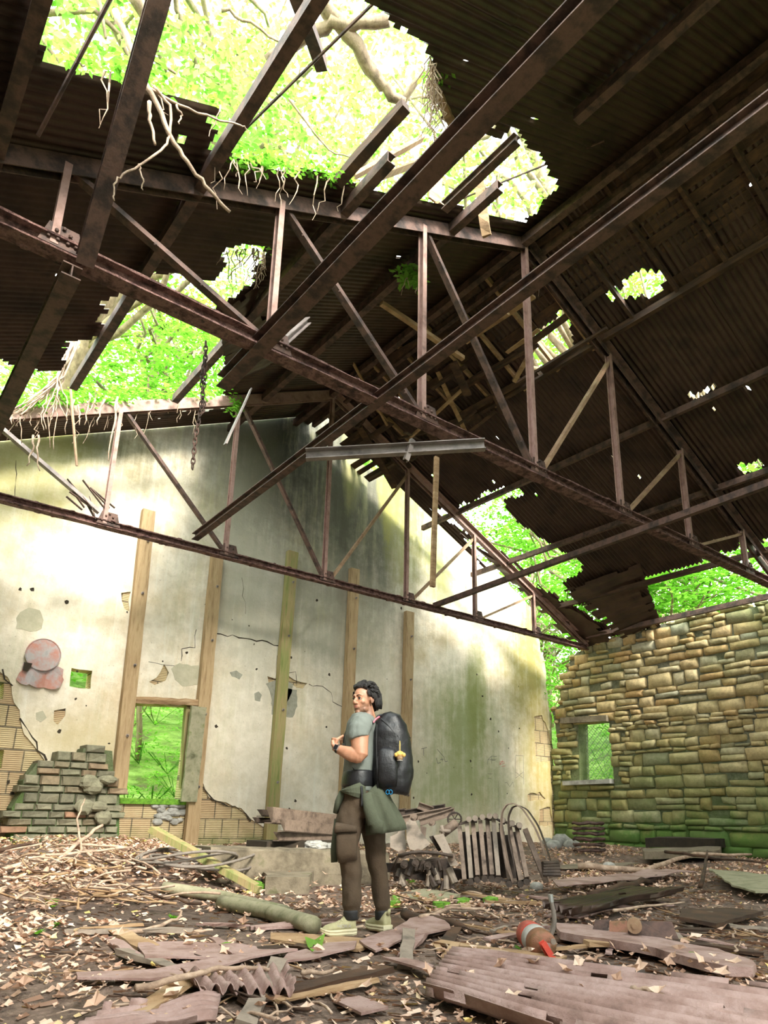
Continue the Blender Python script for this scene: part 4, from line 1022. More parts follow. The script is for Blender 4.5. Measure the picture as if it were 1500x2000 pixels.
fringe([onroof(x, y, 'L') for x, y in ((425, 305), (520, 325), (600, 338), (700, 362))], 'mossy growth along the near truss top with dangling roots', 60, .13, .08, roots=16, rl=(.15, .6))
fringe([onroof(x, y, 'L') for x, y in ((110, 115), (215, 140), (330, 175), (438, 208))], 'green growth along the upper left sheet edge', 22, .1, .08, roots=6)
fringe([onY(x, y, Y2) for x, y in ((0, 800), (110, 788), (250, 778), (400, 775))], 'leafy growth spilling over the far truss at left', 160, .3, .12, roots=24, rl=(.2, .9))
fringe([onY(x, y, Y2 + .3) for x, y in ((400, 770), (470, 755), (500, 740))], 'leafy growth over the top of the plaster wall', 60, .22, .1, roots=8)
fringe([onY(x, y, Y1 + .1) for x, y in ((1060, 400), (1062, 450), (1056, 540))], 'vine with green leaves hanging right of the king post', 34, .09, .1, roots=10, rl=(.2, .8))
fringe([onY(x, y, Y1 + .9) for x, y in ((790, 535), (815, 560))], 'bright leaf spray beside the near truss post', 34, .16, .12, roots=3)
fringe([onY(x, y, Y2 - .1) for x, y in ((450, 755), (462, 790), (455, 810))], 'leaf cluster hanging in front of far truss', 26, .12, .09, roots=3)
fringe([onX(x, y, XW + .2) for x, y in ((1290, 1200), (1340, 1195), (1390, 1185))], 'brown thorny tangle on top of the stone wall', 24, .2, .07, roots=30, rl=(.2, .6))
fringe([onroof(x, y, 'L') for x, y in ((840, 110), (855, 180), (835, 150))], 'dry vine tangle on the right edge of the roof gap', 6, .1, .07, roots=40, rl=(.2, .9))
fringe([onroof(x, y, 'L') for x, y in ((440, 490), (500, 484), (518, 500))], 'dry roots round the small roof hole left of centre', 8, .1, .08, roots=24, rl=(.2, .7))

# ================================================================== THINGS ON AND AGAINST THE WALL
def vplane(base):
    """upright plane facing the viewer through a ground point: returns px,py,depth -> point, its axes and px per metre"""
    base = Vector(base); n = Vector((base.x, base.y, 0)).normalized(); r_ = Vector((n.y, -n.x, 0))
    def f(px, py, dep=0.0):
        q = ray(px, py); t = (base.x * n.x + base.y * n.y + dep) / q.dot(n); return CO + q * t
    a = f(750, 1600); b_ = f(760, 1600); return f, n, r_, 10 / (b_ - a).length
posts = [((290, 998), (231, 1545), 'leftmost wall post, its foot rotted above the broken brick stub'), ((424, 1086), (371, 1648), 'wall post right of the window opening'),
         ((571, 1078), (527, 1640), 'mossy green wall post in the middle of the plaster wall'), ((692, 1112), (668, 1640), 'wall post rising just behind the person'), ((799, 1195), (789, 1640), 'rightmost wall post, behind the backpack')]
MAT['post_moss'] = mottled('mossy_post', [(.10, .16, .03), (.26, .26, .09), (.36, .27, .13), (.16, .2, .04)], 3, (3, 3, .3), .85, 0, .5, 14, kind='World')
for i, (a, b_, lb) in enumerate(posts):
    p1, p0 = onY(*a, YW - .13), onY(*b_, YW - .13)
    T = thing('wall_post', p0, lb, 'timber post')
    m_ = MB(); m_.bar(p0, p1, .25, .14, up=(0, -1, 0), segs=14, wob=.006, rnd=random.Random(i)); m_.build('timber', 'post_moss' if i == 2 else 'post', T)
    for t in (.18, .42, .68, .88):
        q = p0.lerp(p1, t) + Vector((.03, -.07, 0)); m_ = MB(); m_.tube([q, q + Vector((0, -.07, .01))], .014, 6); m_.blob(q + Vector((0, -.02, 0)), (.03, .008, .03), nu=8, nv=4); m_.build('bolt', 'steel_grey', T)
p1, p0 = onY(388, 1380, YW - .26), onY(368, 1566, YW - .26)
m_ = MB(); m_.bar(p0, p1, .30, .07, up=(0, -1, 0), segs=8, wob=.008, rnd=random.Random(4)); tag(m_.build('splice_board', 'pipe'), 'greenish board fixed over the post at the right of the window opening', 'board')
p1, p0 = onY(367, 1380, YW - .02), onY(357, 1540, YW - .02)
m_ = MB(); m_.bar(p0, p1, .12, .12, up=(0, -1, 0), segs=5, wob=.008, rnd=random.Random(5)); tag(m_.build('window_jamb', 'post_moss'), 'mossy jamb timber at the right of the window opening', 'timber')
# rusted sheet-metal figure: a disc over a scalloped plate
MAT['sign'] = mottled('faded_painted_tin', [(.24, .23, .24), (.40, .36, .36), (.46, .20, .15), (.50, .33, .28)], 2.4, (1, 1, 1), .6, 0, .3, 20, kind='World')
sg = lambda x, y: uv(x / 10.71, 1240 + y / 10.71, YW - .12)
T = thing('tin_sign', onY(83, 1300, YW - .12), 'rusted pink and grey tin disc over a scalloped plate on the plaster', 'sign')
bp = [sg(*p) for p in [(500, 570), (690, 600), (760, 640), (1000, 650), (1200, 650), (1330, 720), (1310, 880), (1340, 940), (1250, 1100), (1170, 1130), (1090, 1140), (1000, 1120), (930, 1090), (850, 1110), (750, 1100), (680, 1070), (610, 1030), (550, 1050), (490, 1035), (430, 1010), (350, 920), (420, 780), (470, 740)]]
m_ = MB(); m_.poly(bp, [], lambda u, v: (u, YW - .10 + .03 * math.sin(u * 14), v), (0, .008, 0)); m_.build('scalloped_plate', 'sign', T)
cc = sg(905, 415); m_ = MB(); rd = .285
m_.poly([(cc[0] + math.cos(t * .2618) * rd, cc[1] + math.sin(t * .2618) * rd) for t in range(24)], [], lambda u, v: (u, YW - .135, v), (0, .01, 0))
m_.tube([(cc[0] + math.cos(t * .2618) * rd, YW - .135, cc[1] + math.sin(t * .2618) * rd) for t in range(25)], .012, 5, cap=False); m_.build('disc', 'sign', T)
a, b_ = sg(480, 750), sg(660, 600); m_ = MB(); m_.poly([sg(470, 745), sg(500, 575), sg(670, 600), sg(640, 680), sg(560, 780)], [], lambda u, v: (u, YW - .15, v), (0, .004, 0)); m_.build('torn_corner', 'dark_gap', T)
# broken brick stub in front of the wall
MAT['stub'] = toned('mossy_brick', [(0, (.20, .19, .13)), (.35, (.34, .31, .21)), (.7, (.27, .26, .17)), (.93, (.34, .24, .15)), (1, (.42, .20, .12))], .95, 8, .8, vary=.5)[0]
so = [uv(x, y, YW - .5) for x, y in [(18, 1668), (22, 1574), (44, 1540), (44, 1520), (62, 1500), (72, 1486), (108, 1484), (118, 1470), (160, 1468), (163, 1457), (219, 1463), (222, 1515), (233, 1545), (232, 1668)]]
T = thing('brick_stub', (so[0][0] + 1, YW - .4, so[0][1]), 'broken stub of mossy old brickwork standing against the plaster wall', 'brick wall')
m_ = MB(); m_.poly([(p[0] + .02, p[1] - .03) for p in so], [], lambda u, v: (u, YW - .46, v), (0, .40, 0)); m_.build('mortar_core', 'mortar', T)
m_ = MB(); rr = random.Random(6); z = so[0][1]; row = 0
while z < 3:
    h = rr.choice((.12, .14, .17)); x = so[0][0] - .2 - (row % 2) * .15
    while x < so[-1][0] + .1:
        w_ = rr.uniform(.22, .42)
        if inside((x + w_ / 2, z + h / 2), so):
            R_ = Matrix.Rotation(rr.uniform(-.04, .04), 3, 'Y')
            xc = x + w_ / 2; hw = w_ / 2 - .008; hz = h / 2 - .008; vs = []
            for (sx, sy, sz) in ((-1, -1, -1), (1, -1, -1), (1, -1, 1), (-1, -1, 1)):
                vs.append(Vector((xc + sx * (hw - .02) + rr.uniform(-.015, .015), YW - .53 + rr.uniform(-.03, .03), z + h / 2 + sz * (hz - .015) + rr.uniform(-.01, .01))))
            for (sx, sz) in ((-1, -1), (1, -1), (1, 1), (-1, 1)): vs.append(Vector((xc + sx * hw, YW - .48, z + h / 2 + sz * hz)))
            for (sx, sz) in ((-1, -1), (1, -1), (1, 1), (-1, 1)): vs.append(Vector((xc + sx * hw, YW - .08, z + h / 2 + sz * hz)))
            m_.add(vs, [(0, 1, 2, 3), (4, 5, 1, 0), (5, 6, 2, 1), (6, 7, 3, 2), (7, 4, 0, 3), (8, 9, 5, 4), (9, 10, 6, 5), (10, 11, 7, 6), (11, 8, 4, 7)], rr.random())
        x += w_
    z += h; row += 1
m_.build('bricks', 'stub', T)['kind'] = 'stuff'
m_ = MB()
for k in range(6):
    q = onY(165 + 9 * k, 1560 + rr.uniform(-50, 80), YW - .6); m_.blob(q, (.16, .1, rr.uniform(.08, .14)), nu=8, nv=6, jit=.15, rnd=rr)
m_.build('bulging_stones', 'stub', T)

# hanging chain
def chain(pts, pitch, r0, wr):
    m_ = MB(); L_ = [0]
    for a, b_ in zip(pts, pts[1:]): L_.append(L_[-1] + (b_ - a).length)
    n = int(L_[-1] / pitch)
    for i in range(n):
        s_ = i * pitch; k = max(j for j in range(len(pts) - 1) if L_[j] <= s_)
        d = (pts[k + 1] - pts[k]).normalized(); c_ = pts[k] + d * (s_ - L_[k]); sd = d.orthogonal().normalized()
        if i % 2: sd = d.cross(sd)
        ring = [c_ + d * math.sin(t * math.pi / 5) * pitch * .72 + sd * math.cos(t * math.pi / 5) * r0 for t in range(11)]
        m_.tube(ring, wr, 5, cap=False)
    return m_
YC = Y1 + 1.9
m_ = chain([onY(402, 672, YC), onY(400, 740, YC), onY(392, 800, YC), onY(381, 860, YC), onY(375, 924, YC)], .072, .026, .009)
T = tag(m_.build('hanging_chain', 'steel'), 'rusty chain hanging from the roof in front of the plaster wall', 'chain')
chain([onY(402, 690, YC + .05), onY(394, 740, YC + .05), onY(398, 800, YC + .05), onY(386, 815, YC + .05)], .072, .026, .009).build('doubled_length', 'steel', T)
# dead branch hanging through the roof gap
YB = U * .8
T = thing('hanging_branch', onY(300, 185, YB), 'pale dead branch dangling from the roof gap at upper left', 'branch')
def limb(pxs, r0, r1, nm, par, Y, mt='branch', wob=.012, sd=1):
    P = [onY(x, y, Y + (pxs[i][2] if len(pxs[i]) > 2 else 0)) for i, (x, y, *_) in enumerate(pxs)]; q = []; r_ = random.Random(sd)
    for a, b_ in zip(P, P[1:]):
        for k in range(4): q.append(a.lerp(b_, k / 4) + Vector((r_.uniform(-1, 1), r_.uniform(-1, 1), r_.uniform(-1, 1))) * wob * (1 if k else 0))
    q.append(P[-1]); m_ = MB(); n = len(q); m_.tube(q, [r0 + (r1 - r0) * i / (n - 1) for i in range(n)], 6); return m_.build(nm, mt, par, smooth=True)
limb([(225, 20), (262, 110), (285, 165), (305, 200), (340, 280), (375, 330), (410, 372), (449, 414)], .030, .016, 'main_stem', T, YB, sd=2)
limb([(248, 172), (290, 172), (350, 205), (420, 232), (470, 245), (482, 252)], .016, .006, 'twig', T, YB, sd=3)
limb([(300, 170), (332, 205), (332, 262), (322, 285), (280, 318), (240, 340), (222, 360), (223, 392)], .014, .006, 'twig', T, YB, sd=4)
limb([(270, 320), (280, 350), (279, 371)], .009, .005, 'twig', T, YB, sd=5)
limb([(292, 200), (291, 235), (303, 282)], .020, .012, 'twig', T, YB, sd=6)
limb([(345, 205), (356, 225), (350, 242)], .011, .006, 'twig', T, YB, sd=7)
limb([(262, 120), (270, 160), (272, 196)], .008, .004, 'twig', T, YB, sd=8)
T = thing('root_cluster', onY(110, 740, Y2 - .1), 'tangle of pale roots spilling over the far truss at left', 'roots')
rr = random.Random(8)
for i in range(22):
    x0 = 116 + rr.uniform(-6, 10); x1 = rr.uniform(10, 135); y1 = rr.uniform(800, 870) - (60 - x1) * .2
    limb([(x0 + 30, 650 + rr.uniform(0, 30)), (x0, 735), (x0 - (x0 - x1) * .45 + rr.uniform(-12, 12), 775), (x1 + rr.uniform(-8, 8), 810), (x1, y1)], .017, .006, 'root', T, Y2 - .15 - rr.uniform(0, .3), 'branch', .02, sd=i)
for i, (x, y, l, x2) in enumerate([(145, 780, 66, 148), (175, 770, 60, 165), (230, 775, 80, 215), (152, 790, 40, 155), (190, 760, 50, 170), (65, 850, 60, 52), (75, 850, 70, 78), (205, 780, 50, 190), (228, 780, 120, 212)]):
    limb([(x, y), ((x + x2) / 2 + rr.uniform(-6, 6), y + l / 2), (x2, y + l)], .02, .008, 'root', T, Y2 - .25, 'branch', .02, sd=40 + i)
m_ = MB(); m_.tube([onY(138, 760, Y2 - .4), onY(150, 910, Y2 - .4)], .022, 6); tag(m_.build('hanging_rod', 'lumber_steel'), 'straight ochre rod hanging beside the root tangle', 'rod')

# ================================================================== DEBRIS ON THE FLOOR
def gpoly(pxs, lift=.03, th=.012, mt='sheet_floor', rg=.012, step=.12, seed=1, wave=0, tilt=None):
    l = [gpt(*p) for p in pxs]; P = [(p.x, p.y) for p in l]; c = sum((Vector(p) for p in P), Vector((0, 0))) / len(P)
    zb = sum(p.z for p in l) / len(l)
    f = lambda u, v: (u, v, zb + lift + .03 * noise.noise(Vector((u * 1.6, v * 1.6, seed))) + (tilt[0] * (u - c.x) + tilt[1] * (v - c.y) if tilt else 0))
    st_ = []
    xs = [p[0] for p in P]; ys = [p[1] for p in P]; rr = random.Random(seed)
    for _ in range(60):
        q = (rr.uniform(min(xs), max(xs)), rr.uniform(min(ys), max(ys)))
        if inside(q, P): st_.append(q)
    m_ = MB(); m_.poly(rag(P, step, rg, seed), [], f, (0, 0, -th), steiner=st_); return m_
def flat(pxs, name, label, cat, **k):
    mt = k.pop('mt', 'sheet_floor'); m_ = gpoly(pxs, **k); return tag(m_.build(name, mt), label, cat)
def gsheet(c4, label, waves=9, amp=.014, lift=.05, mt='sheet_floor', cup=.03, name='corrugated_sheet', seed=3, rows_=22):
    a, b_, c_, d_ = [gpt(*p, dz=lift) for p in c4]; n = waves * 6; vs = []; fs = []
    for i in range(rows_ + 1):
        for j in range(n + 1):
            u, v = i / rows_, j / n; p = a.lerp(b_, u).lerp(d_.lerp(c_, u), v)
            vs.append(p + Vector((0, 0, 1.5 * amp * math.cos(j * math.pi / 3) + cup * noise.noise(Vector((u * 3, v * 2, seed))))))
    for i in range(rows_):
        for j in range(n):
            e = min(i, rows_ - 1 - i); e2 = min(j, n - 1 - j)
            if (e < 1 or e2 < 2) and noise.noise(Vector((i * .45, j * .25, seed * 3.3))) > .13: continue
            if noise.noise(Vector((i * .35, j * .16, seed * 7.7))) > .52: continue
            q = i * (n + 1) + j; fs.append((q, q + 1, q + n + 2, q + n + 1))
    m_ = MB(); m_.add(vs, fs); o = m_.build(name, mt, smooth=True)
    md = o.modifiers.new('t', 'SOLIDIFY'); md.thickness = .004
    return tag(o, label, 'metal sheet')
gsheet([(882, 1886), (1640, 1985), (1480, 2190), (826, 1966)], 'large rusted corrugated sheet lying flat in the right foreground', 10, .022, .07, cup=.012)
flat([(268, 1864), (360, 1856), (465, 1857), (560, 1868), (500, 1882), (440, 1888), (280, 1893)], 'rusted_plate', 'pinkish flat rusted plate left of the person in the foreground', 'metal plate', lift=.05, seed=2)
flat([(146, 1919), (300, 1912), (450, 1890), (560, 1866), (578, 1868), (520, 1885), (430, 1905), (290, 1928), (150, 1932)], 'rusted_strip', 'long narrow rusted strip curving across the left foreground', 'metal strip', lift=.05, seed=3)
gsheet([(345, 1928), (395, 1968), (578, 1966), (560, 1915)], 'crumpled corrugated scrap with a wavy front edge, left foreground', 7, .017, .06, cup=.03, seed=5, rows_=14)
gsheet([(200, 1985), (430, 1966), (420, 2010), (120, 2060)], 'corrugated sheet end at the bottom left edge of the photo', 6, .012, .04, seed=6, rows_=14)
flat([(700, 1852), (765, 1832), (800, 1815), (856, 1803), (882, 1828), (800, 1850), (730, 1868)], 'rusted_plate', 'pale rusted plate reaching right from the feet of the person', 'metal plate', lift=.06, seed=7)
flat([(528, 1834), (620, 1836), (700, 1842), (760, 1850), (700, 1862), (600, 1856), (530, 1842)], 'broken_board', 'flat dark board under the feet of the person', 'board', lift=.03, th=.02, mt='lumber', seed=8)
flat([(560, 1872), (640, 1856), (700, 1852), (690, 1870), (610, 1885), (540, 1893)], 'rusted_plate', 'bent rusted plate end beside the green leaf', 'metal plate', lift=.05, seed=9)
flat([(745, 1880), (790, 1886), (850, 1908), (840, 1918), (780, 1900)], 'rusted_strip', 'small rusted strip just left of the big foreground sheet', 'metal strip', lift=.04, seed=10)
flat([(1086, 1824), (1140, 1826), (1250, 1842), (1400, 1872), (1478, 1895), (1470, 1912), (1420, 1915), (1280, 1884), (1090, 1846)], 'weathered_plank', 'long weathered plank behind the big foreground sheet', 'plank', lift=.07, th=.05, mt='sheet_floor', seed=11, rg=.02)
flat([(650, 1960), (700, 1950), (760, 1990), (700, 2000)], 'rusted_strip', 'rust scrap at the bottom middle of the photo', 'metal strip', lift=.03, seed=12)
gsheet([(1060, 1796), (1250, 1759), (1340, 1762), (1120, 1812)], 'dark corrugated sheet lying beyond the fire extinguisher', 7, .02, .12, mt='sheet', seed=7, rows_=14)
flat([(1085, 1776), (1150, 1772), (1240, 1778), (1130, 1800), (1060, 1796)], 'rusted_plate', 'flat plate under the dark corrugated sheet', 'metal plate', lift=.04, seed=13, mt='sheet_floor')
flat([(1330, 1790), (1420, 1785), (1492, 1798), (1400, 1820), (1330, 1812)], 'broken_board', 'short brown board at the right behind the long plank', 'board', lift=.07, th=.03, mt='board', seed=14)
flat([(1385, 1716), (1500, 1730), (1600, 1735), (1600, 1775), (1480, 1765), (1435, 1752)], 'broken_board', 'greenish flat panel at the right edge of the photo', 'board', lift=.14, th=.02, mt='pipe', seed=15)
flat([(1256, 1680), (1300, 1671), (1410, 1672), (1408, 1686), (1260, 1692)], 'metal_trough', 'long dull green metal strip in front of the stone wall', 'metal strip', lift=.22, th=.14, mt='concrete', seed=16)
flat([(1270, 1664), (1350, 1655), (1440, 1668), (1400, 1672), (1262, 1672)], 'roofing_felt', 'black heap of roofing in front of the stone wall', 'roofing', lift=.35, th=.2, mt='dark_gap', seed=17)
flat([(1080, 1740), (1200, 1725), (1300, 1712), (1360, 1716), (1240, 1735), (1090, 1752)], 'curved_sheet', 'long brown sheet right of the scrap pile', 'metal sheet', lift=.12, th=.01, mt='sheet_floor', seed=18)
flat([(790, 1750), (850, 1744), (900, 1752), (860, 1762), (800, 1762)], 'broken_board', 'mossy flat board right of the legs of the person', 'board', lift=.04, th=.02, mt='pipe', seed=19)
flat([(1060, 1700), (1130, 1690), (1250, 1694), (1180, 1704)], 'broken_board', 'grey board lying before the corner of the walls', 'board', lift=.06, th=.02, mt='concrete', seed=20)
def bar_g(a, b_, w_, h, name, label, cat, mt='lumber', la=.04, lb=.04, segs=8, wob=.006, seed=1):
    p, q = gpt(*a, dz=la), gpt(*b_, dz=lb); m_ = MB(); m_.bar(p, q, w_, h, segs=segs, wob=wob, rnd=random.Random(seed)); return tag(m_.build(name, mt), label, cat)
def log_g(pts, r_, name, label, cat, mt='pipe', lifts=None, n=10, wob=0, seed=1, r1=None):
    P = [gpt(*p, dz=(lifts[i] if lifts else r_)) for i, p in enumerate(pts)]; rr = random.Random(seed); q = []
    for a, b_ in zip(P, P[1:]):
        for k in range(5): q.append(a.lerp(b_, k / 5) + Vector((rr.uniform(-1, 1), rr.uniform(-1, 1), rr.uniform(-1, 1))) * wob)
    q.append(P[-1]); m_ = MB(); N = len(q); m_.tube(q, [r_ + ((r1 if r1 is not None else r_) - r_) * i / (N - 1) for i in range(N)], n); return tag(m_.build(name, mt, smooth=True), label, cat)
bar_g((290, 1695), (508, 1748), .16, .07, 'mossy_plank', 'long plank with a bright mossy end leaning from the branch pile', 'plank', 'post_moss', .42, .05, 10, .004, 2)
a = gpt(480, 1742, dz=.10); b_ = gpt(508, 1748, dz=.075); m_ = MB(); m_.bar(a, b_, .165, .05, segs=4, wob=.01, rnd=random.Random(3)); tag(m_.build('moss_tuft', 'moss'), 'bright green moss on the end of the leaning plank', 'moss')
log_g([(318, 1744), (430, 1762), (556, 1795)], .055, 'mossy_pipe', 'farther of two mossy pipes lying left of the person', 'pipe')
log_g([(432, 1778), (520, 1796), (612, 1826)], .065, 'mossy_pipe', 'nearer and thicker mossy pipe ending at the feet of the person', 'pipe')
m_ = gpoly([(512, 1730), (560, 1722), (610, 1726), (604, 1746), (520, 1748)], lift=.16, th=.18, mt='concrete', rg=.03, seed=4); tag(m_.build('concrete_chunk', 'concrete'), 'dark concrete chunk before the ledge, left of the person', 'concrete chunk')
m_ = MB(); m_.blob(gpt(582, 1722, dz=.1), (.14, .1, .11), nu=10, nv=7, jit=.08, rnd=random.Random(1)); tag(m_.build('rock', 'rock', smooth=True), 'tan stone behind the dark concrete chunk', 'rock')
T = thing('fallen_branch', gpt(520, 1712), 'forked pale stick in front of the concrete ledge', 'branch')
m_ = MB(); m_.tube([gpt(508, 1706, dz=.14), gpt(545, 1712, dz=.05), gpt(575, 1702, dz=.16), gpt(578, 1700, dz=.33)], [.018, .025, .02, .01], 6); m_.build('stem', 'branch', T, smooth=True)
# coil of cable
T = thing('cable_coil', gpt(365, 1712), 'loops of grey cable lying behind the leaning plank', 'cable'); rr = random.Random(5)
c0 = gpt(375, 1715, dz=.06)
for k in range(6):
    r_ = .42 + rr.uniform(-.12, .12); off = Vector((rr.uniform(-.1, .1), rr.uniform(-.1, .1), .05 + .03 * k)); m_ = MB()
    m_.tube([c0 + off + Vector((math.cos(t * .2618) * r_ * 1.3, math.sin(t * .2618) * r_, .05 * math.sin(t * .5 + k))) for t in range(25)], .016, 6, cap=False); m_.build('loop', 'rubber', T, smooth=True)
# branch pile on the left
rr = random.Random(12)
big = [([(0, 1700), (90, 1672), (260, 1655)], .03, (.5, .35, .2), 'long pale branch along the top of the pile'), ([(45, 1745), (90, 1700), (160, 1640), (200, 1612)], .045, (.05, .3, .75, .95), 'thick pale branch leaning up out of the pile'),
       ([(160, 1655), (205, 1700), (240, 1740)], .026, (.75, .35, .05), 'forked pale branch crossing down in front of the pile'), ([(130, 1700), (160, 1660), (150, 1600), (166, 1560)], .022, (.1, .5, .9, 1.5), 'slim pole rising from the pile against the brick stub'),
       ([(95, 1796), (92, 1765), (120, 1742), (180, 1728)], .06, (.06, .2, .22, .25), 'bent thick bark covered root at the front of the pile'), ([(0, 1742), (80, 1722), (200, 1690), (290, 1672)], .032, (.1, .18, .25, .3), 'long branch lying level across the pile'),
       ([(130, 1680), (180, 1695), (236, 1730)], .05, (.35, .3, .12), 'reddish bark branch in the middle of the pile'), ([(270, 1740), (320, 1752), (360, 1770)], .022, (.15, .1, .03), 'pale stick at the right end of the pile'),
       ([(0, 1660), (40, 1650), (85, 1648)], .03, (.4, .4, .4), 'dark branch at the left edge of the pile'), ([(140, 1752), (220, 1748), (300, 1744)], .02, (.1, .12, .1), 'thin straight stick at the foot of the pile'),
       ([(160, 1650), (250, 1655), (262, 1658)], .02, (.72, .78, .8), 'pale twig reaching right over the pile'), ([(60, 1765), (130, 1760), (190, 1770)], .02, (.05, .08, .03), 'short stick near the bent root'),
       ([(230, 1836), (290, 1830), (345, 1812), (352, 1806)], .02, (.03, .05, .06, .1), 'bleached forked stick on the open dirt at left'), ([(365, 1830), (415, 1828)], .016, (.03, .04), 'short stick beside the bleached forked stick'),
       ([(262, 1970), (360, 1955), (420, 1935), (510, 1928), (530, 1922)], .017, (.08, .1, .1, .09, .06), 'long thin stick lying over the crumpled corrugated scrap'), ([(585, 1920), (640, 1922), (655, 1915)], .013, (.05, .05, .06), 'small pale stick right of the corrugated scrap'),
       ([(1238, 1975), (1265, 1982), (1300, 1988)], .017, (.09, .1, .09), 'short broken stick lying on the big foreground sheet'), ([(820, 1815), (880, 1800), (940, 1798), (975, 1806)], .018, (.08, .1, .09, .05), 'pale bent stick right of the feet of the person'),
       ([(1160, 1765), (1230, 1740), (1290, 1722)], .06, (.07, .07, .07), 'round dark log right of the scrap pile'), ([(1130, 1705), (1260, 1712), (1360, 1690), (1470, 1690)], .05, (.1, .1, .2, .2), 'long pole before the stone wall'),
       ([(1200, 1805), (1280, 1792), (1340, 1790)], .014, (.1, .1, .12), 'pale split stick behind the long weathered plank'), ([(1370, 1740), (1380, 1715), (1385, 1695)], .03, (.05, .2, .3), 'short dark stick leaning at the right'),
       ([(1300, 1690), (1400, 1700), (1500, 1712)], .03, (.25, .2, .2), 'dark bar lying at the right edge'), ([(790, 1800), (850, 1812), (900, 1824), (920, 1828)], .045, (.05, .05, .05, .03), 'rotten brown branch by the right foot of the person')]
fp, _, _, _ = vplane(gpt(150, 1745))
def log_v(pts, r_, label, mt, seed):
    rr_ = random.Random(seed); P = [fp(x, y, (1748 - y) * .012 + d) for x, y, d in pts]; q = []
    for a, b_ in zip(P, P[1:]):
        for k in range(5): q.append(a.lerp(b_, k / 5) + Vector((rr_.uniform(-1, 1), rr_.uniform(-1, 1), rr_.uniform(-1, 1))) * r_ * .35)
    q.append(P[-1]); m_ = MB(); N = len(q); m_.tube(q, [r_ * (1 - .5 * i / (N - 1)) for i in range(N)], 7); return tag(m_.build('fallen_branch', mt, smooth=True), label, 'branch')
for i, (p, r_, lf, lb) in enumerate(big):
    if i < 12:
        log_v([(x, y, 0) for x, y in p], r_ * .8, lb, 'board' if 'dark' in lb else 'lumber' if 'reddish' in lb else 'branch', i); continue
    log_g(p, r_, 'fallen_branch', lb, 'branch', 'branch' if 'dark' not in lb and 'reddish' not in lb and 'rotten' not in lb else 'lumber' if 'reddish' in lb else 'board', list(lf), 7, r_ * .35, i, r1=r_ * .45)
tw = []
for i in range(7):
    m_ = MB(); ln = .5; q = bent((-ln / 2, 0, .012), (ln / 2, 0, .015), rr, .035, 6); m_.tube(q, [.010 - .0012 * k for k in range(7)], 5)
    if i % 2: m_.tube([q[3], q[3] + Vector((.08, .1, .03)), q[3] + Vector((.16, .13, .05))], [.008, .006, .003], 4)
    o = m_.build('twig', ('branch', 'lumber', 'branch', 'board')[i % 4], base=False, smooth=True); tw.append(o)
spots = [(rr.uniform(0, 330), rr.uniform(1665, 1790), rr.uniform(.02, .16), rr.uniform(.8, 2.0)) for _ in range(78)] + [(rr.uniform(0, 640), rr.uniform(1790, 1995), .015, rr.uniform(.3, 1.0)) for _ in range(44)] + [(rr.uniform(760, 1500), rr.uniform(1740, 1880), .02, rr.uniform(.4, 1.3)) for _ in range(56)]
for i, (x, y, lf, sc) in enumerate(spots):
    pile = i < 78; c_ = tw[i % 7] if i < 7 else clone(tw[i % 7]); p = gpt(x, y, dz=lf)
    c_.location = p; c_.rotation_euler = (rr.uniform(-.25, .25) if pile else 0, rr.uniform(-.25, .25) if pile else 0, rr.uniform(0, 3.14)); c_.scale = (sc, min(sc, 1.3), min(sc, 1.3))
    tag(c_, 'thin dead twig in the branch pile at left' if pile else 'thin dead twig on the leafy dirt floor', 'twig', 'twigs of the branch pile' if pile else 'twigs on the dirt floor')
# planks and scraps scattered on the right and middle
pl_ = []
for i in range(4):
    m_ = MB(); m_.bar((-.3, 0, .01), (.3, 0, .014), rr.uniform(.05, .1), .018, segs=5, wob=.006, rnd=rr); pl_.append(m_.build('wood_scrap', ('board', 'lumber', 'scrap_pale', 'sheet_floor')[i], base=False))
for i in range(64):
    x, y = (rr.uniform(760, 1500), rr.uniform(1745, 1870)) if i < 46 else (rr.uniform(180, 700), rr.uniform(1800, 1960))
    c_ = pl_[i] if i < 4 else clone(pl_[i % 4]); c_.location = gpt(x, y, dz=.02); c_.rotation_euler = (rr.uniform(-.1, .1), rr.uniform(-.1, .1), rr.uniform(0, 3.14)); s_ = rr.uniform(.35, 1.5); c_.scale = (s_, s_, s_)
    tag(c_, 'small wood scrap lying among the dead leaves', 'wood scrap', 'wood scraps among the leaves')
# loose stones
for i, (x, y, s_) in enumerate([(1098, 1655, .28), (1082, 1660, .2), (1118, 1660, .22), (1048, 1740, .1), (1070, 1652, .18), (955, 1772, .06), (1215, 1765, .1), (1190, 1700, .13), (700, 1780, .05)]):
    m_ = MB(); m_.blob(gpt(x, y, dz=s_ * .4), (s_, s_ * .8, s_ * .62), nu=10, nv=7, jit=.12, rnd=rr)
    tag(m_.build('rock', 'rock', smooth=True), ['grey rock heaped in the corner, largest', 'grey rock heaped in the corner, leftmost', 'grey rock heaped in the corner, rightmost', 'rounded green-grey stone at the foot of the iron hoops', 'grey rock behind the corner heap', 'small stone on the dirt right of the person', 'stone lying by the dark log', 'stone in front of the stone wall opening', 'small stone behind the heels of the person'][i], 'rock')
# wire basket by the wall
T = thing('wire_basket', gpt(1152, 1668), 'small dark basket of rusty rings by the stone wall', 'basket'); c0 = gpt(1152, 1668)
for k in range(6):
    m_ = MB(); m_.tube([c0 + Vector((math.cos(t * .3927) * .36, math.sin(t * .3927) * .3, .08 + .11 * k + rr.uniform(-.02, .02))) for t in range(17)], .03, 5, cap=False); m_.build('ring', 'steel', T)

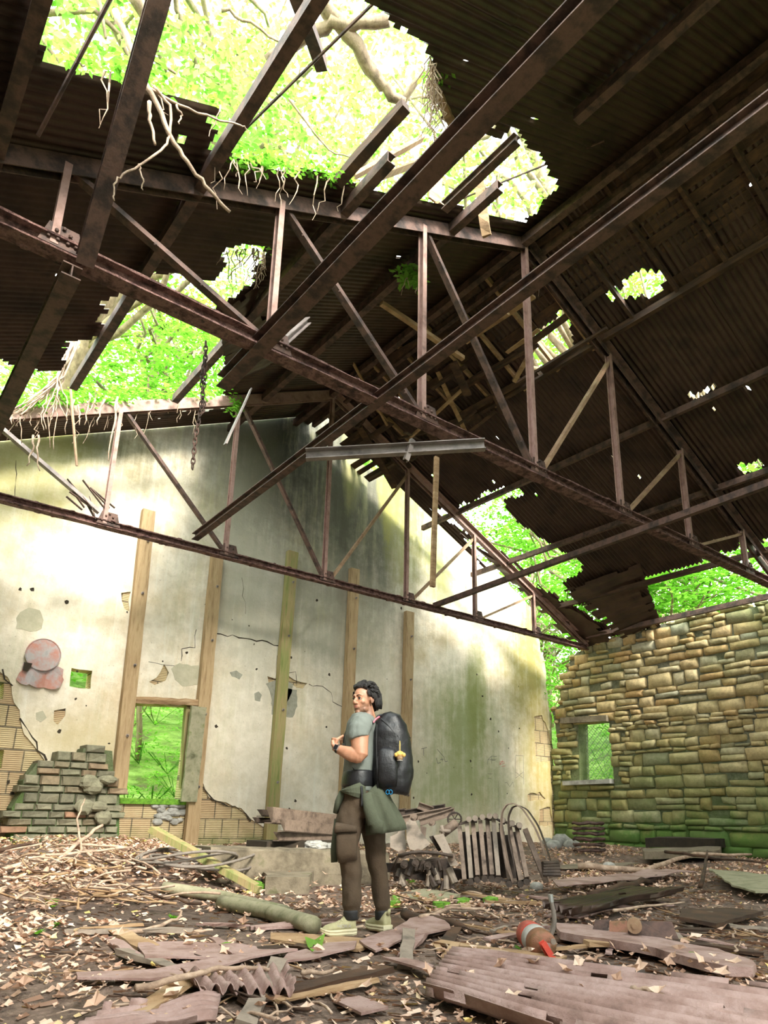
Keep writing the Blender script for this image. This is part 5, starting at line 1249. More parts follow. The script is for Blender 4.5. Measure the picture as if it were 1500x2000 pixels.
# ---- scrap machinery pile
f, n_, r_, ppm = vplane(gpt(920, 1742))
def P3(x, y, d=0): return f(x, y, d)
T = thing('conveyor_plates', P3(850, 1725), 'heap of hexagonal iron plates on a link chain at left of the scrap pile', 'scrap machinery')
def plate(pxs, dep, th, par, mt='scrap', nm='plate', lean=0):
    c = [P3(x, y, dep + lean * (y - pxs[0][1]) / 100) for x, y in pxs]; k = len(c); t = n_ * th
    m_ = MB(); m_.add(c + [p + t for p in c], [tuple(range(k))[::-1], tuple(range(k, 2 * k))] + [(i, (i + 1) % k, (i + 1) % k + k, i + k) for i in range(k)])
    o = m_.build(nm, mt, par); return o
plate([(775, 1628), (790, 1610), (793, 1660), (792, 1658), (786, 1668), (762, 1655), (762, 1634)], -.1, .02, T, 'scrap_pale', lean=-.5)
plate([(793, 1606), (808, 1594), (820, 1622), (841, 1648), (818, 1664), (800, 1658), (794, 1640)], -.15, .02, T, 'scrap_pale', lean=-.5)
plate([(820, 1612), (833, 1616), (830, 1640), (842, 1652), (826, 1640)], -.05, .02, T, 'scrap')
plate([(846, 1632), (866, 1628), (886, 1672), (896, 1690), (880, 1692), (860, 1655)], -.2, .02, T, 'scrap_pale', lean=-.4)
plate([(838, 1634), (846, 1632), (862, 1660), (856, 1664)], -.18, .02, T, 'scrap_dark')
def tube_p(pts, rad, nm, par, mt='scrap_dark', nn=8): m_ = MB(); m_.tube([P3(*p) for p in pts], rad, nn); return m_.build(nm, mt, par, smooth=True)
tube_p([(778, 1672, -.5), (800, 1666, -.5), (822, 1664, -.5), (852, 1666, -.5), (885, 1672, -.5)], .018, 'link_bar', T)
tube_p([(765, 1680, -.5), (780, 1670, -.5), (765, 1700, -.45)], .015, 'link_bar', T)
for x, y in ((785, 1668), (817, 1665), (850, 1668), (882, 1674), (812, 1685), (790, 1688), (836, 1690), (843, 1606), (808, 1596)):
    m_ = MB(); c = P3(x, y, -.42); m_.tube([c - n_ * .05, c + n_ * .12], .042, 12); m_.tube([c - n_ * .07, c - n_ * .05], .02, 8); m_.build('roller', 'scrap' if y < 1680 else 'scrap_dark', T)
for i in range(16):
    x = rr.uniform(768, 885); y = rr.uniform(1680, 1722); m_ = MB(); m_.tube([P3(x, y, -.3), P3(x + rr.uniform(-14, 14), y + rr.uniform(10, 34), -.35)], rr.uniform(.02, .05), 8); m_.build('machine_leg', rr.choice(('scrap_dark', 'scrap_dark', 'scrap_pale')), T)
for i in range(10):
    x = rr.uniform(775, 900); y = rr.uniform(1690, 1712); m_ = MB(); m_.bar(P3(x - 25, y, 0), P3(x + 25, y + rr.uniform(-14, 14), .1), .12, .10); m_.build('machine_block', 'scrap_dark', T)
# cylinder, cross handle and wheel on top
T2m = thing('machine_cylinder', P3(885, 1620), 'short iron cylinder with a cross handle on top of the scrap pile', 'scrap machinery')
tube_p([(866, 1626, -.1), (890, 1608, 0)], .055, 'cylinder', T2m, 'scrap', 14); tube_p([(858, 1622, -.15), (880, 1624, -.15)], .022, 'handle', T2m, 'scrap_pale'); tube_p([(862, 1612, -.15), (866, 1630, -.15)], .022, 'handle', T2m, 'scrap_pale')
W = thing('spoked_wheel', P3(888, 1600), 'small spoked iron wheel at the top of the scrap pile', 'wheel'); c = P3(888, 1600, .1)
m_ = MB(); m_.tube([c + r_ * math.cos(t * .3142) * .082 + UP * math.sin(t * .3142) * .078 for t in range(21)], .012, 6, cap=False); m_.build('rim', 'scrap_dark', W)
for k in range(6):
    m_ = MB(); m_.tube([c, c + r_ * math.cos(k * 1.047) * .08 + UP * math.sin(k * 1.047) * .076], .006, 5); m_.build('spoke', 'scrap_dark', W)
# beams lying on top behind
for i, (a, b_, lb) in enumerate([((740, 1596, .5), (870, 1577, .6), 'rusty flat bar lying highest on the scrap pile'), ((745, 1608, .3), (882, 1582, .5), 'punched channel lying across the top of the scrap pile'), ((817, 1573, .5), (846, 1583, .5), 'short rusty bar at the very top of the scrap pile'), ((820, 1606, .3), (888, 1584, .4), 'pale channel slanting toward the small wheel'), ((742, 1590, .3), (790, 1586, .5), 'dark bar end behind the backpack')]):
    m_ = MB(); m_.channel(P3(*a), P3(*b_), .05, .09, .01); tag(m_.build('steel_channel', ('scrap_dark', 'scrap', 'scrap', 'scrap', 'scrap_dark')[i]), lb, 'steel bar')
# standing slats of the conveyor
T = thing('slat_conveyor', P3(945, 1735), 'rolled conveyor of upright rusty slats in the middle of the scrap pile', 'scrap machinery')
tops = [(902, 1618), (916, 1610), (928, 1608), (942, 1606), (956, 1604), (968, 1604), (982, 1612), (1000, 1618), (1014, 1622)]
bots = [(912, 1722), (925, 1718), (938, 1714), (952, 1712), (966, 1712), (978, 1714), (1000, 1722), (1022, 1722), (1034, 1718)]
for i, (a, b_) in enumerate(zip(tops, bots)):
    m_ = MB(); m_.channel(P3(a[0], a[1], -.06 * (i % 2)), P3(b_[0], b_[1], -.32 - .05 * (i % 3)), .05, (.125, .10, .115)[i % 3], .012, up=tuple(-n_)); m_.build('slat', ('scrap', 'scrap_pale', 'scrap', 'scrap')[i % 4], T)
for i, (a, b_) in enumerate(zip(tops, tops[1:])):
    m_ = MB(); m_.bar(P3(a[0] - 4, a[1] - 8, -.1), P3(b_[0] + 4, b_[1] - 8 + (i % 2) * 5, -.1), .03, .022, up=tuple(-n_)); m_.build('link_bar', 'scrap_dark', T)
    m_ = MB(); c = P3(b_[0], b_[1] - 10, -.12); m_.tube([c - n_ * .06, c + n_ * .08], .034, 10); m_.build('roller', 'scrap_pale', T)
for i, (a, b_) in enumerate(zip(bots, bots[1:])):
    m_ = MB(); m_.bar(P3(a[0] - 3, a[1] + 2, -.4), P3(b_[0] + 3, b_[1] + 2, -.4), .03, .025, up=tuple(-n_)); m_.build('link_bar', 'scrap_dark', T)
    m_ = MB(); c = P3(b_[0] - 6, b_[1] + 4, -.42); m_.tube([c - n_ * .05, c + n_ * .05], .036, 10); m_.build('roller', 'scrap_dark', T)
m_ = MB()
for k in range(9): m_.bar(P3(905 + 12 * k, 1625 + (k % 2) * 6, .12), P3(915 + 12 * k, 1715, .05), .10, .03, up=tuple(-n_))
m_.build('back_slats', 'scrap_dark', T)
# flat iron hoops
for j, (pts, lb) in enumerate([([(1002, 1725), (990, 1680), (978, 1620), (980, 1585), (990, 1570), (1004, 1568), (1020, 1578), (1045, 1615), (1062, 1655), (1075, 1700)], 'outer flat iron hoop arching over the scrap pile'), ([(1014, 1735), (1006, 1690), (994, 1640), (992, 1595), (1000, 1576), (1012, 1572), (1030, 1580), (1052, 1612), (1068, 1655), (1082, 1705)], 'inner flat iron hoop arching over the scrap pile')]):
    P = [P3(x, y, -.45 + .1 * j + .05 * k) for k, (x, y) in enumerate(pts)]; m_ = MB(); wv = n_ * .035 + r_ * .012
    vs = []; q = []
    for a, b_ in zip(P, P[1:]):
        for k in range(4): q.append(a.lerp(b_, k / 4))
    q.append(P[-1]); N = len(q)
    q = [q[0]] + [(q[i - 1] + q[i] * 2 + q[i + 1]) / 4 for i in range(1, N - 1)] + [q[-1]]
    cen = P3(1028, 1660, -.2)
    for p in q:
        o_ = (cen - p).normalized() * .01; vs += [p - wv, p + wv, p + wv + o_, p - wv + o_]
    fs = [(i * 4 + k, i * 4 + (k + 1) % 4, i * 4 + 4 + (k + 1) % 4, i * 4 + 4 + k) for i in range(N - 1) for k in range(4)]
    m_.add(vs, fs); tag(m_.build('iron_hoop', ('scrap', 'scrap_dark')[j]), lb, 'iron hoop')
m_ = MB(); m_.channel(P3(1030, 1618, .1), P3(1072, 1722, 0), .06, .12, .012, up=tuple(-n_)); tag(m_.build('steel_channel', 'scrap'), 'leaning channel inside the iron hoops', 'steel bar')
m_ = MB(); c = P3(1078, 1712, -.25)
for k in range(5): m_.tube([c + UP * (.02 + .03 * k) - r_ * .1, c + UP * (.02 + .03 * k) + r_ * .1 + n_ * .05 * k], .022, 8)
tag(m_.build('link_stack', 'scrap_dark'), 'small stack of iron links at the foot of the hoops', 'iron links')
# stack of punched steel channels on the ledge
f2, n2_, r2_, ppm2 = vplane(gpt(580, 1700) + Vector((0, .3, 0)))
for i, (a, b_, w_, h_, lb) in enumerate([((532, 1592, -.35), (662, 1606, .9), .1, .22, 'top punched steel channel of the stack on the ledge'), ((556, 1612, -.55), (664, 1622, .7), .08, .16, 'middle punched steel channel of the stack on the ledge'), ((545, 1634, -.45), (662, 1634, .7), .08, .12, 'bottom steel channel of the stack on the ledge'), ((512, 1588, -.1), (600, 1590, 1.0), .07, .1, 'narrow channel end sticking out left of the stack'), ((500, 1602, -.1), (600, 1604, 1.0), .05, .08, 'thin bar end sticking out furthest left of the stack')]):
    T = thing('punched_channel', f2(*a), lb, 'steel channel'); p, q = f2(*a), f2(*b_)
    m_ = MB(); m_.channel(p, q, -w_ * 1.3, h_, .012, up=(0, 0, 1)); m_.build('channel', 'scrap' if i < 3 else 'scrap_dark', T)
    m_ = MB()
    for k in range(9): m_.blob(p.lerp(q, .06 + .1 * k) - n2_ * .004 + UP * (h_ / 2 - .03), (.012, .012, .012), nu=6, nv=4)
    m_.build('bolt_holes', 'dark_gap', T)  # solid dark beads, the shade of each hole put into their colour
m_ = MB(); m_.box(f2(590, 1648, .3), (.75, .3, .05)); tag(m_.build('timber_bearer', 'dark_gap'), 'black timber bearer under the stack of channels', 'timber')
m_ = MB(); rq = random.Random(3)
for k in range(14): m_.blob(f2(rq.uniform(605, 655), rq.uniform(1648, 1656), -.2), (.12, .1, .05), nu=8, nv=5, jit=.2, rnd=rq)
tag(m_.build('rubble', 'rock'), 'pale rubble on the ledge under the channels', 'rubble')

# ---- fire extinguisher
pf, pb = gpt(1064, 1878), gpt(1020, 1838); ax = (pf - pb); ax.z = 0; axn = ax.normalized(); R0 = .088
pf2 = pf + UP * R0; pb2 = pf2 - axn * .46; pb2.z = ground_z(pb2.x, pb2.y) + R0
T = thing('fire_extinguisher', pf2 - UP * R0 - axn * .2, 'rusted red fire extinguisher lying on the black dirt', 'fire extinguisher')
axn = (pf2 - pb2).normalized()
def lathe(prof, c0, ax_, mt, nm, par, n=28):
    m_ = MB(); a = ax_.orthogonal().normalized(); b_ = ax_.cross(a)
    m_.loft([[c0 + ax_ * z + (a * math.cos(2 * math.pi * k / n) + b_ * math.sin(2 * math.pi * k / n)) * r__ for k in range(n)] for z, r__ in prof]); return m_.build(nm, mt, par, smooth=True)
lathe([(0, .05), (.0, .078), (.012, .086), (.04, R0), (.16, R0)], pb2, axn, 'red_paint', 'tank_base', T)
lathe([(.16, R0 + .0015), (.165, R0 + .002), (.19, R0 + .002), (.192, R0)], pb2, axn, 'red', 'red_band', T)
lathe([(.192, R0 + .001), (.33, R0 + .001)], pb2, axn, 'white', 'faded_label', T)
MAT['ext_body'] = mottled('rust_brown_paint', [(.07, .045, .02), (.2, .1, .045), (.3, .12, .07), (.12, .08, .04)], 12, (1, 1, 1), .6, .1, .35, 50, kind='World')
lathe([(.33, R0), (.42, R0), (.436, R0 * .95), (.447, R0 * .84), (.455, R0 * .62), (.460, R0 * .35), (.462, .025), (.49, .022), (.495, .01)], pb2, axn, 'ext_body', 'tank_shoulder', T)
v0 = pb2 + axn * .49; side = axn.cross(UP).normalized()
m_ = MB(); m_.box(v0 + axn * .012, (.02, .02, .022)); m_.build('valve', 'steel_pink', T)
m_ = MB(); g0 = v0 - side * .05 + UP * .03; m_.tube([g0, g0 - axn * -.015], .017, 14); m_.build('gauge', 'scrap_pale', T)
R_ = Matrix((side, axn, UP)).transposed()
m_ = MB(); m_.bar(v0 + UP * .035 + axn * .02 + side * .03, v0 - UP * .11 + axn * .035 - side * .05, .036, .012, up=tuple(axn)); m_.build('lever', 'red', T)
m_ = MB(); m_.bar(v0 + UP * .03 + axn * .035 + side * .02, v0 - UP * .085 + axn * .07 - side * .05, .034, .010, up=tuple(axn)); m_.build('carry_handle', 'red', T)
fe, ne, re_, _ = vplane(pf)
hp = [(1067, 1845), (1074, 1832), (1080, 1815), (1083, 1798), (1081, 1780), (1078, 1765), (1075, 1752)]
m_ = MB(); m_.tube([fe(x, y, .06) for x, y in hp], [.013, .015, .016, .0155, .015, .014, .013], 10); m_.build('hose', 'rubber', T, smooth=True)
m_ = MB(); m_.tube([fe(1077, 1762, .06), fe(1075, 1747, .06)], .0165, 10); m_.build('nozzle', 'wire', T)
# ---- dark guard with pulley arm behind the plank
T = thing('machine_guard', gpt(1240, 1850), 'dark iron guard with a round pulley arm behind the long plank', 'scrap machinery')
fg, ng, rg_, _ = vplane(gpt(1240, 1848))
def plate_g(pxs, dep, th, nm, mt, lean=0):
    c = [fg(x, y, dep + lean * (1850 - y) / 50) for x, y in pxs]; k = len(c); t = ng * th; m_ = MB()
    m_.add(c + [p + t for p in c], [tuple(range(k))[::-1], tuple(range(k, 2 * k))] + [(i, (i + 1) % k, (i + 1) % k + k, i + k) for i in range(k)]); m_.build(nm, mt, T)
plate_g([(1162, 1797), (1192, 1796), (1186, 1824), (1154, 1830)], .05, .02, 'side_plate', 'steel', .1)
plate_g([(1190, 1800), (1225, 1798), (1230, 1830), (1205, 1842), (1190, 1820)], .02, .02, 'side_plate', 'ext_body', .1)
plate_g([(1240, 1800), (1312, 1800), (1326, 1835), (1337, 1854), (1290, 1848), (1240, 1830)], 0, .03, 'guard_plate', 'steel', .1)
plate_g([(1230, 1797), (1240, 1794), (1252, 1800), (1290, 1822), (1318, 1850), (1300, 1850), (1245, 1838), (1226, 1822)], -.06, .03, 'pulley_arm', 'steel', .1)
m_ = MB(); c = fg(1239, 1808, -.06); m_.tube([c - ng * .02, c + ng * .05], .05, 18); m_.tube([c - ng * .035, c], .018, 10); m_.build('pulley', 'lumber_steel', T)
# ---- small weeds and the big green leaf
def weed(px, py, s_, k, label):
    m_ = MB(); p = gpt(px, py)
    for i in range(k): a = rt.uniform(0, 6.28); leaf_card(m_, p + Vector((0, 0, .01)), Vector((math.cos(a), math.sin(a), rt.uniform(.2, 1))), s_ * rt.uniform(.7, 1.2), rt, rt.random())
    tag(m_.build('weed', 'leaf'), label, 'weed')
for x, y, s_, k, lb in [(640, 1712, .12, 14, 'green weed in front of the ledge behind the person'), (662, 1716, .15, 10, 'broad leaved weed just left of the knees of the person'), (802, 1728, .09, 16, 'small weed at the foot of the scrap pile'), (340, 1800, .07, 16, 'low weeds on the open dirt at left'), (72, 1828, .06, 12, 'tiny weeds at the left edge'), (530, 1632, .2, 8, 'tall green blades beside the channel stack'), (105, 1815, .06, 12, 'tiny weeds in front of the bent root'), (1015, 1858, .05, 5, 'tiny sprout under the fire extinguisher'), (1020, 1875, .04, 4, 'tiny sprout in front of the fire extinguisher'), (1172, 1836, .05, 6, 'yellow sprout before the iron guard')]: weed(x, y, s_, k, lb)
p = gpt(600, 1850, dz=.08); q = gpt(615, 1876, dz=.03); s2 = gpt(634, 1852, dz=.09); s0 = gpt(594, 1848, dz=.06)
m_ = MB(); m_.add([s0, gpt(600, 1866, dz=.05), q, gpt(628, 1866, dz=.05), s2, gpt(614, 1852, dz=.05)], [(0, 1, 5), (1, 2, 5), (2, 3, 5), (3, 4, 5)], .75)
tag(m_.build('green_leaf', 'leaf'), 'single broad fresh green leaf lying before the person', 'leaf')
for i, (x, y) in enumerate([(922, 1925), (1345, 1892), (428, 1872)]):
    p = gpt(x, y, dz=.08); m_ = MB(); leaf_card(m_, p, Vector((1, -.3, .05)), .075, rt, .3); tag(m_.build('green_leaf', 'leaf'), ['small green leaf on the big foreground sheet', 'small green leaf on the long weathered plank', 'small green leaf on the flat rusted plate'][i], 'leaf')
for i, (x, y) in enumerate([(770, 1768), (905, 1765), (1215, 1850 - 4), (100, 1768), (955, 1763), (860, 1775)]):
    m_ = gpoly([(x - 14, y), (x, y - 5), (x + 16, y - 1), (x + 6, y + 5), (x - 8, y + 5)], lift=.05, th=.05, rg=.02, step=.05, seed=i); tag(m_.build('moss_tuft', 'moss'), 'bright moss tuft, ' + ['behind the person', 'in front of the slat conveyor', 'beside the iron guard', 'in the branch pile', 'before the iron hoops', 'on the boards right of the person'][i], 'moss')

# ---- dead leaves
rl = random.Random(55)
def dry_leaf(m_, p, s_, rnd, tone):
    a0 = rnd.uniform(0, 6.28); k = 9; c_ = rnd.uniform(.1, .6) * s_; vs = [p + Vector((0, 0, .01))]; tx, ty = rnd.uniform(-.5, .5), rnd.uniform(-.5, .5)
    for i in range(k):
        a = a0 + i * 6.283 / k; rr_ = s_ * ((1.0 if i % 2 else .55) + rnd.uniform(-.12, .15)) * (1 if i else .7); x = math.cos(a) * rr_; y = math.sin(a) * rr_ * .8
        vs.append(p + Vector((x, y, .012 + abs(math.sin(a - a0)) * c_ + x * tx + y * ty + rnd.uniform(0, .15) * s_)))
    m_.add(vs, [(0, i + 1, (i + 1) % k + 1) for i in range(k)], tone)
m_ = MB()
def dens(x, y): return noise.noise(Vector((x * .55, y * .55, 9))) + .5 * noise.noise(Vector((x * 1.9, y * 1.9, 5)))
cnt = 0
while cnt < 14500:
    t = rl.random() ** 1.35
    Y = 1.2 + t * 12.2; X = rl.uniform(-.5, 16.4)
    if X > 3 + Y * 2.6: continue
    d = dens(X, Y) + (.35 if X < 5 and Y > 7 else 0) + (.15 if Y < 3.6 and X < 2.5 else 0)
    blk = ((X - 3.3) / .9) ** 2 + ((Y - 2.75) / .4) ** 2 < 1
    if d < rl.uniform(-.2, .5) or (blk and rl.random() < .93): continue
    s_ = rl.uniform(.014, .042) * (1.25 if Y > 5 else .75)
    dry_leaf(m_, Vector((X, Y, ground_z(X, Y) + rl.uniform(0, .03) + (.12 * rl.random() if X < 5 and Y > 7.5 else 0))), s_, rl, min(.99, max(0, rl.gauss(.55, .24)))); cnt += 1
tag(m_.build('leaf_litter', 'litter', base=False), 'brown and tan dead leaves carpeting the dirt floor', 'leaf litter', kind='stuff')
m_ = MB()
for _ in range(9000):
    Y = 1.3 + rl.random() ** 1.6 * 7; X = rl.uniform(.2, 1.5 + Y * 1.6); s_ = rl.uniform(.006, .022)
    p = Vector((X, Y, ground_z(X, Y) + .008)); a = rl.uniform(0, 3.14); dx = Vector((math.cos(a), math.sin(a), 0)) * s_ * rl.uniform(1, 3); dy = Vector((-math.sin(a), math.cos(a), .4)) * s_ * .5
    m_.add([p - dx - dy, p + dx - dy, p + dx * .8 + dy + UP * s_ * .4, p - dx + dy], [(0, 1, 2, 3)], rl.random())
tag(m_.build('leaf_crumbs', 'litter', base=False), 'fine leaf crumbs and wood chips over the dirt floor', 'leaf litter', kind='stuff')
dl = []
for i in range(5):
    m_ = MB(); dry_leaf(m_, Vector((0, 0, .02)), .075, rl, (.5, .62, .75, .4, .85)[i]); dl.append(m_.build('dead_leaf', 'litter', base=False))
for i in range(96):
    z = i % 3; x, y = (rl.uniform(20, 1490), rl.uniform(1790, 1995)) if z else (rl.uniform(1100, 1500), rl.uniform(1800, 1960))
    c_ = dl[i] if i < 5 else clone(dl[i % 5]); c_.location = gpt(x, y, dz=.03 if not (830 < x and y > 1890) else .08); c_.rotation_euler = (rl.uniform(-.3, .3), rl.uniform(-.3, .3), rl.uniform(0, 6.28)); s_ = rl.uniform(.3, .8); c_.scale = (s_, s_, s_)
    tag(c_, 'large curled dead leaf lying on the foreground floor', 'leaf', 'large dead leaves in the foreground')

# ================================================================== THE PERSON
B0 = gpt(702, 1829, dz=.045)
M, MN, MR, MP = vplane(B0)              # M(px,py,depth) -> point; MN away from viewer, MR to the right
def loftp(m_, rows_, n=24, sq=1.0, flute=None, cap=True):
    C_ = [M(a, b_, d) for a, b_, d, *_ in rows_]; R_ = []; k = len(C_)
    for i, row in enumerate(rows_):
        t = (C_[min(i + 1, k - 1)] - C_[max(i - 1, 0)]).normalized(); a = t.cross(MN).normalized(); b_ = t.cross(a).normalized()
        if a.dot(MR) < 0 and abs(a.dot(MR)) > .3: a = -a
        rx = row[3] / MP; ry = row[4]; ring = []
        for j in range(n):
            th = 2 * math.pi * j / n; c_, s_ = math.cos(th), math.sin(th)
            ex = 2 / (2 + sq - 1); cx = math.copysign(abs(c_) ** ex, c_); sy = math.copysign(abs(s_) ** ex, s_)
            f_ = 1 + (flute(i / (k - 1), th) if flute else 0)
            ring.append(C_[i] + a * cx * rx * f_ + b_ * sy * ry * f_)
        R_.append(ring)
    # keep ring orientation consistent
    for i in range(1, k):
        if (R_[i][0] - C_[i]).dot(R_[i - 1][0] - C_[i - 1]) < 0: R_[i] = R_[i][n // 2:] + R_[i][:n // 2]
        if (R_[i][n // 4] - C_[i]).dot(R_[i - 1][n // 4] - C_[i - 1]) < 0: R_[i] = [R_[i][(-j) % n] for j in range(n)]
    m_.loft(R_, cap)
def remesh(o, vox, smooth_it=6, fac=.5, sub=False):
    md = o.modifiers.new('r', 'REMESH'); md.mode = 'VOXEL'; md.voxel_size = vox; md.use_smooth_shade = True
    ms = o.modifiers.new('s', 'SMOOTH'); ms.factor = fac; ms.iterations = smooth_it
    dg = bpy.context.evaluated_depsgraph_get(); dg.update()
    me = bpy.data.meshes.new_from_object(o.evaluated_get(dg)); mt = list(o.data.materials)
    o.modifiers.clear(); o.data = me
    if not me.materials:
        for x in mt: me.materials.append(x)
    me.polygons.foreach_set('use_smooth', [True] * len(me.polygons)); return o
def wrinkle(o, amp, scale, stretch=(1, 1, 1), seed=0):
    me = o.data; ns = [v.normal.copy() for v in me.vertices]
    for v, n in zip(me.vertices, ns):
        p = v.co; v.co = p + n * amp * (noise.noise(Vector((p.x * scale * stretch[0], p.y * scale * stretch[1], p.z * scale * stretch[2] + seed))) + .5 * noise.noise(Vector((p.x * scale * 2.3, p.y * scale * 2.3, p.z * scale * 2.3 * stretch[2] + seed))))
PER = thing('person', B0, 'person in grey T-shirt and brown cargo trousers looking back over one shoulder', 'person')
# head frame: looks back over the near shoulder, toward the left of the photo
HF = (-MR * .66 - MN * .75 + UP * -.03).normalized(); HZ = (UP - HF * UP.dot(HF)).normalized(); HX = HF.cross(HZ).normalized()
HC = M(710, 1366.5, .0)
def H(x, y, z): return HC + HX * x + HF * y + HZ * z
HR3 = Matrix((HX, HF, HZ)).transposed()
def head_parts(m_):
    m_.blob(H(0, -.014, .028), (.074, .094, .086), HR3, 24, 16)
    m_.blob(H(0, .024, -.028), (.060, .066, .088), HR3, 24, 16)
    m_.blob(H(0, .030, -.078), (.050, .050, .036), HR3, 20, 12)
    m_.blob(H(0, .068, -.104), (.024, .020, .018), HR3, 14, 10)
    m_.blob(H(0, .052, -.045), (.040, .040, .060), HR3, 18, 12)
    m_.tube([H(0, .084, .012), H(0, .098, -.012), H(0, .108, -.030)], [.0075, .009, .0125], 12)
    m_.blob(H(0, .104, -.034), (.015, .013, .011), HR3, 12, 8)
    for s_ in (-1, 1):
        m_.blob(H(s_ * .013, .095, -.037), (.0085, .011, .008), HR3, 10, 8)
        m_.tube([H(s_ * .006, .085, .020), H(s_ * .028, .081, .026), H(s_ * .046, .066, .018)], [.008, .010, .008], 10)
        m_.blob(H(s_ * .040, .055, -.028), (.022, .022, .020), HR3, 14, 10)
        m_.blob(H(s_ * .046, .020, -.078), (.014, .034, .022), HR3, 14, 10)
        m_.blob(H(s_ * .030, .0725, .0045), (.0165, .012, .0115), HR3, 14, 10)
        m_.blob(H(s_ * .076, -.014, -.006), (.008, .019, .031), HR3, 12, 10)
        m_.tube([H(s_ * .081, .000, .018), H(s_ * .087, -.018, .024), H(s_ * .088, -.030, .006), H(s_ * .083, -.020, -.022), H(s_ * .078, -.004, -.034)], .0055, 8)
    m_.blob(H(0, .0865, -.0585), (.024, .011, .0062), HR3, 14, 8); m_.blob(H(0, .0855, -.0685), (.021, .0115, .007), HR3, 14, 8)
    m_.blob(H(0, .078, -.06), (.030, .016, .022), HR3, 14, 10)
body = MB(); head_parts(body)
loftp(body, [(713, 1380, .01, 15, .05), (717, 1394, .01, 15, .052), (719, 1404, .01, 18, .06), (714, 1412, 0, 26, .12), (709, 1424, 0, 27, .165), (706, 1450, 0, 28, .165), (704, 1490, 0, 27, .145), (702, 1530, 0, 29, .145), (700, 1565, 0, 30, .15), (700, 1590, 0, 24, .14)])
# near arm: upper arm, bent elbow, forearm to the strap
loftp(body, [(708, 1412, -.12, 17, .055), (704, 1424, -.17, 19, .06), (702, 1442, -.20, 17.5, .056), (703, 1460, -.215, 16, .052), (704, 1474, -.225, 14.5, .05), (700, 1482, -.23, 9, .036)])
loftp(body, [(708, 1478, -.225, 11, .036), (700, 1477, -.225, 14, .046), (689, 1474, -.215, 14.5, .046), (678, 1470, -.20, 12.5, .04), (668, 1466, -.175, 10, .033), (659, 1462, -.15, 8.5, .026), (654, 1458, -.14, 8.5, .024)])
# far arm, mostly hidden behind the chest
loftp(body, [(712, 1412, .14, 16, .055), (700, 1440, .20, 15, .05), (694, 1470, .21, 13, .045), (680, 1466, .17, 11, .036), (672, 1450, .12, 9, .03), (670, 1442, .10, 8, .026)])
def hand(m_, W, K, mir=1):
    """palm and five fingers closed on the strap"""
    m_.tube([M(*W), M(W[0] - 4, W[1] - 6, W[2] + .005), M(W[0] - 5, W[1] - 13, W[2] + .015)], [.026, .033, .028], 12, flat=.62)
    for i in range(4):
        x, y, d = K[0] + (.8, 0, .3, 1.4)[i], K[1] + i * 5.3, K[2] + .004 * i
        L1 = (8, 9, 8.5, 7)[i]
        m_.tube([M(x + 8, y + 1, d - .030), M(x + 1, y, d - .018), M(x - 1, y, d + .010), M(x + L1 * .55, y + .4, d + .030), M(x + L1 * 1.15, y + 1, d + .030)], [.0115, .0108, .0098, .009, .0078], 8)
    m_.tube([M(W[0] - 1, W[1] - 8, W[2] - .006), M(W[0] + 3, W[1] - 17, W[2] - .01), M(W[0] + 9, W[1] - 21, W[2] + .01), M(W[0] + 15, W[1] - 25, W[2] + .03)], [.015, .0125, .011, .0085], 8)
hand(body, (656, 1461, -.145), (649, 1443, -.125))
hand(body, (676, 1456, .10), (668, 1440, .09))
# legs and feet inside the trousers and shoes
loftp(body, [(694, 1572, -.06, 19, .08), (684, 1640, -.09, 17, .07), (687, 1700, -.095, 13, .052), (686, 1750, -.10, 11, .045), (686, 1790, -.10, 8.5, .034), (686, 1812, -.10, 9, .034), (668, 1818, -.10, 8, .03), (652, 1820, -.10, 5, .02)])
loftp(body, [(708, 1572, .06, 19, .08), (728, 1640, .09, 17, .07), (737, 1700, .095, 13, .052), (744, 1750, .10, 11, .045), (747, 1790, .10, 8.5, .034), (748, 1812, .10, 9, .034), (744, 1818, .16, 8, .03)])
m, nt, b = new_mat('skin_tan'); v = coord(nt, (1, 1, 1), 'World')
c = ramp(nt, tex_noise(nt, v, 14, 5, .6), [(.3, (.38, .175, .10)), (.6, (.47, .235, .145)), (.75, (.52, .275, .18))])
c = mix(nt, math_(nt, 'MULTIPLY', attr(nt, 'stubble'), ramp(nt, tex_noise(nt, v, 190, 3, .7), [(.3, .75), (.65, .35)])), c, (.05, .03, .022))
L(nt, c, b.inputs['Base Color']); b.inputs['Roughness'].default_value = .48; b.inputs['Subsurface Weight'].default_value = .12; b.inputs['Subsurface Radius'].default_value = (.02, .008, .005); b.inputs['Subsurface Scale'].default_value = .4
bump(nt, b, tex_noise(nt, v, 120, 4, .6), .12, .004)
MAT['skin'] = m
bo = body.build('body', 'skin', PER); remesh(bo, .0042, 5, .5)
at_ = bo.data.attributes.new('stubble', 'FLOAT', 'POINT'); org = wloc(PER); vals = []
Hi = HR3.transposed()
for vtx in bo.data.vertices:
    q = Hi @ (vtx.co + org - HC); s_ = 0
    if q.length < .17 and q.y > -.03:
        jaw = min(1, max(0, (-.060 - q.z + max(0, abs(q.x) - .03) * 1.2) / .018)) * (1 if q.z > -.135 else 0)
        mou = max(0, 1 - ((q.x / .034) ** 2 + ((q.z + .050) / .008) ** 2)) if q.y > .06 else 0
        side_ = min(1, max(0, (abs(q.x) - .048) / .015)) * (1 if -.10 < q.z < .0 else 0) * (1 if -.01 < q.y < .045 else 0)
        s_ = min(1, max(jaw * 1.0, mou * 1.3, side_ * .28))
        if abs(q.x) < .022 and q.y > .085 and -.075 < q.z < -.053: s_ = 0
    vals.append(s_)
at_.data.foreach_set('value', vals)
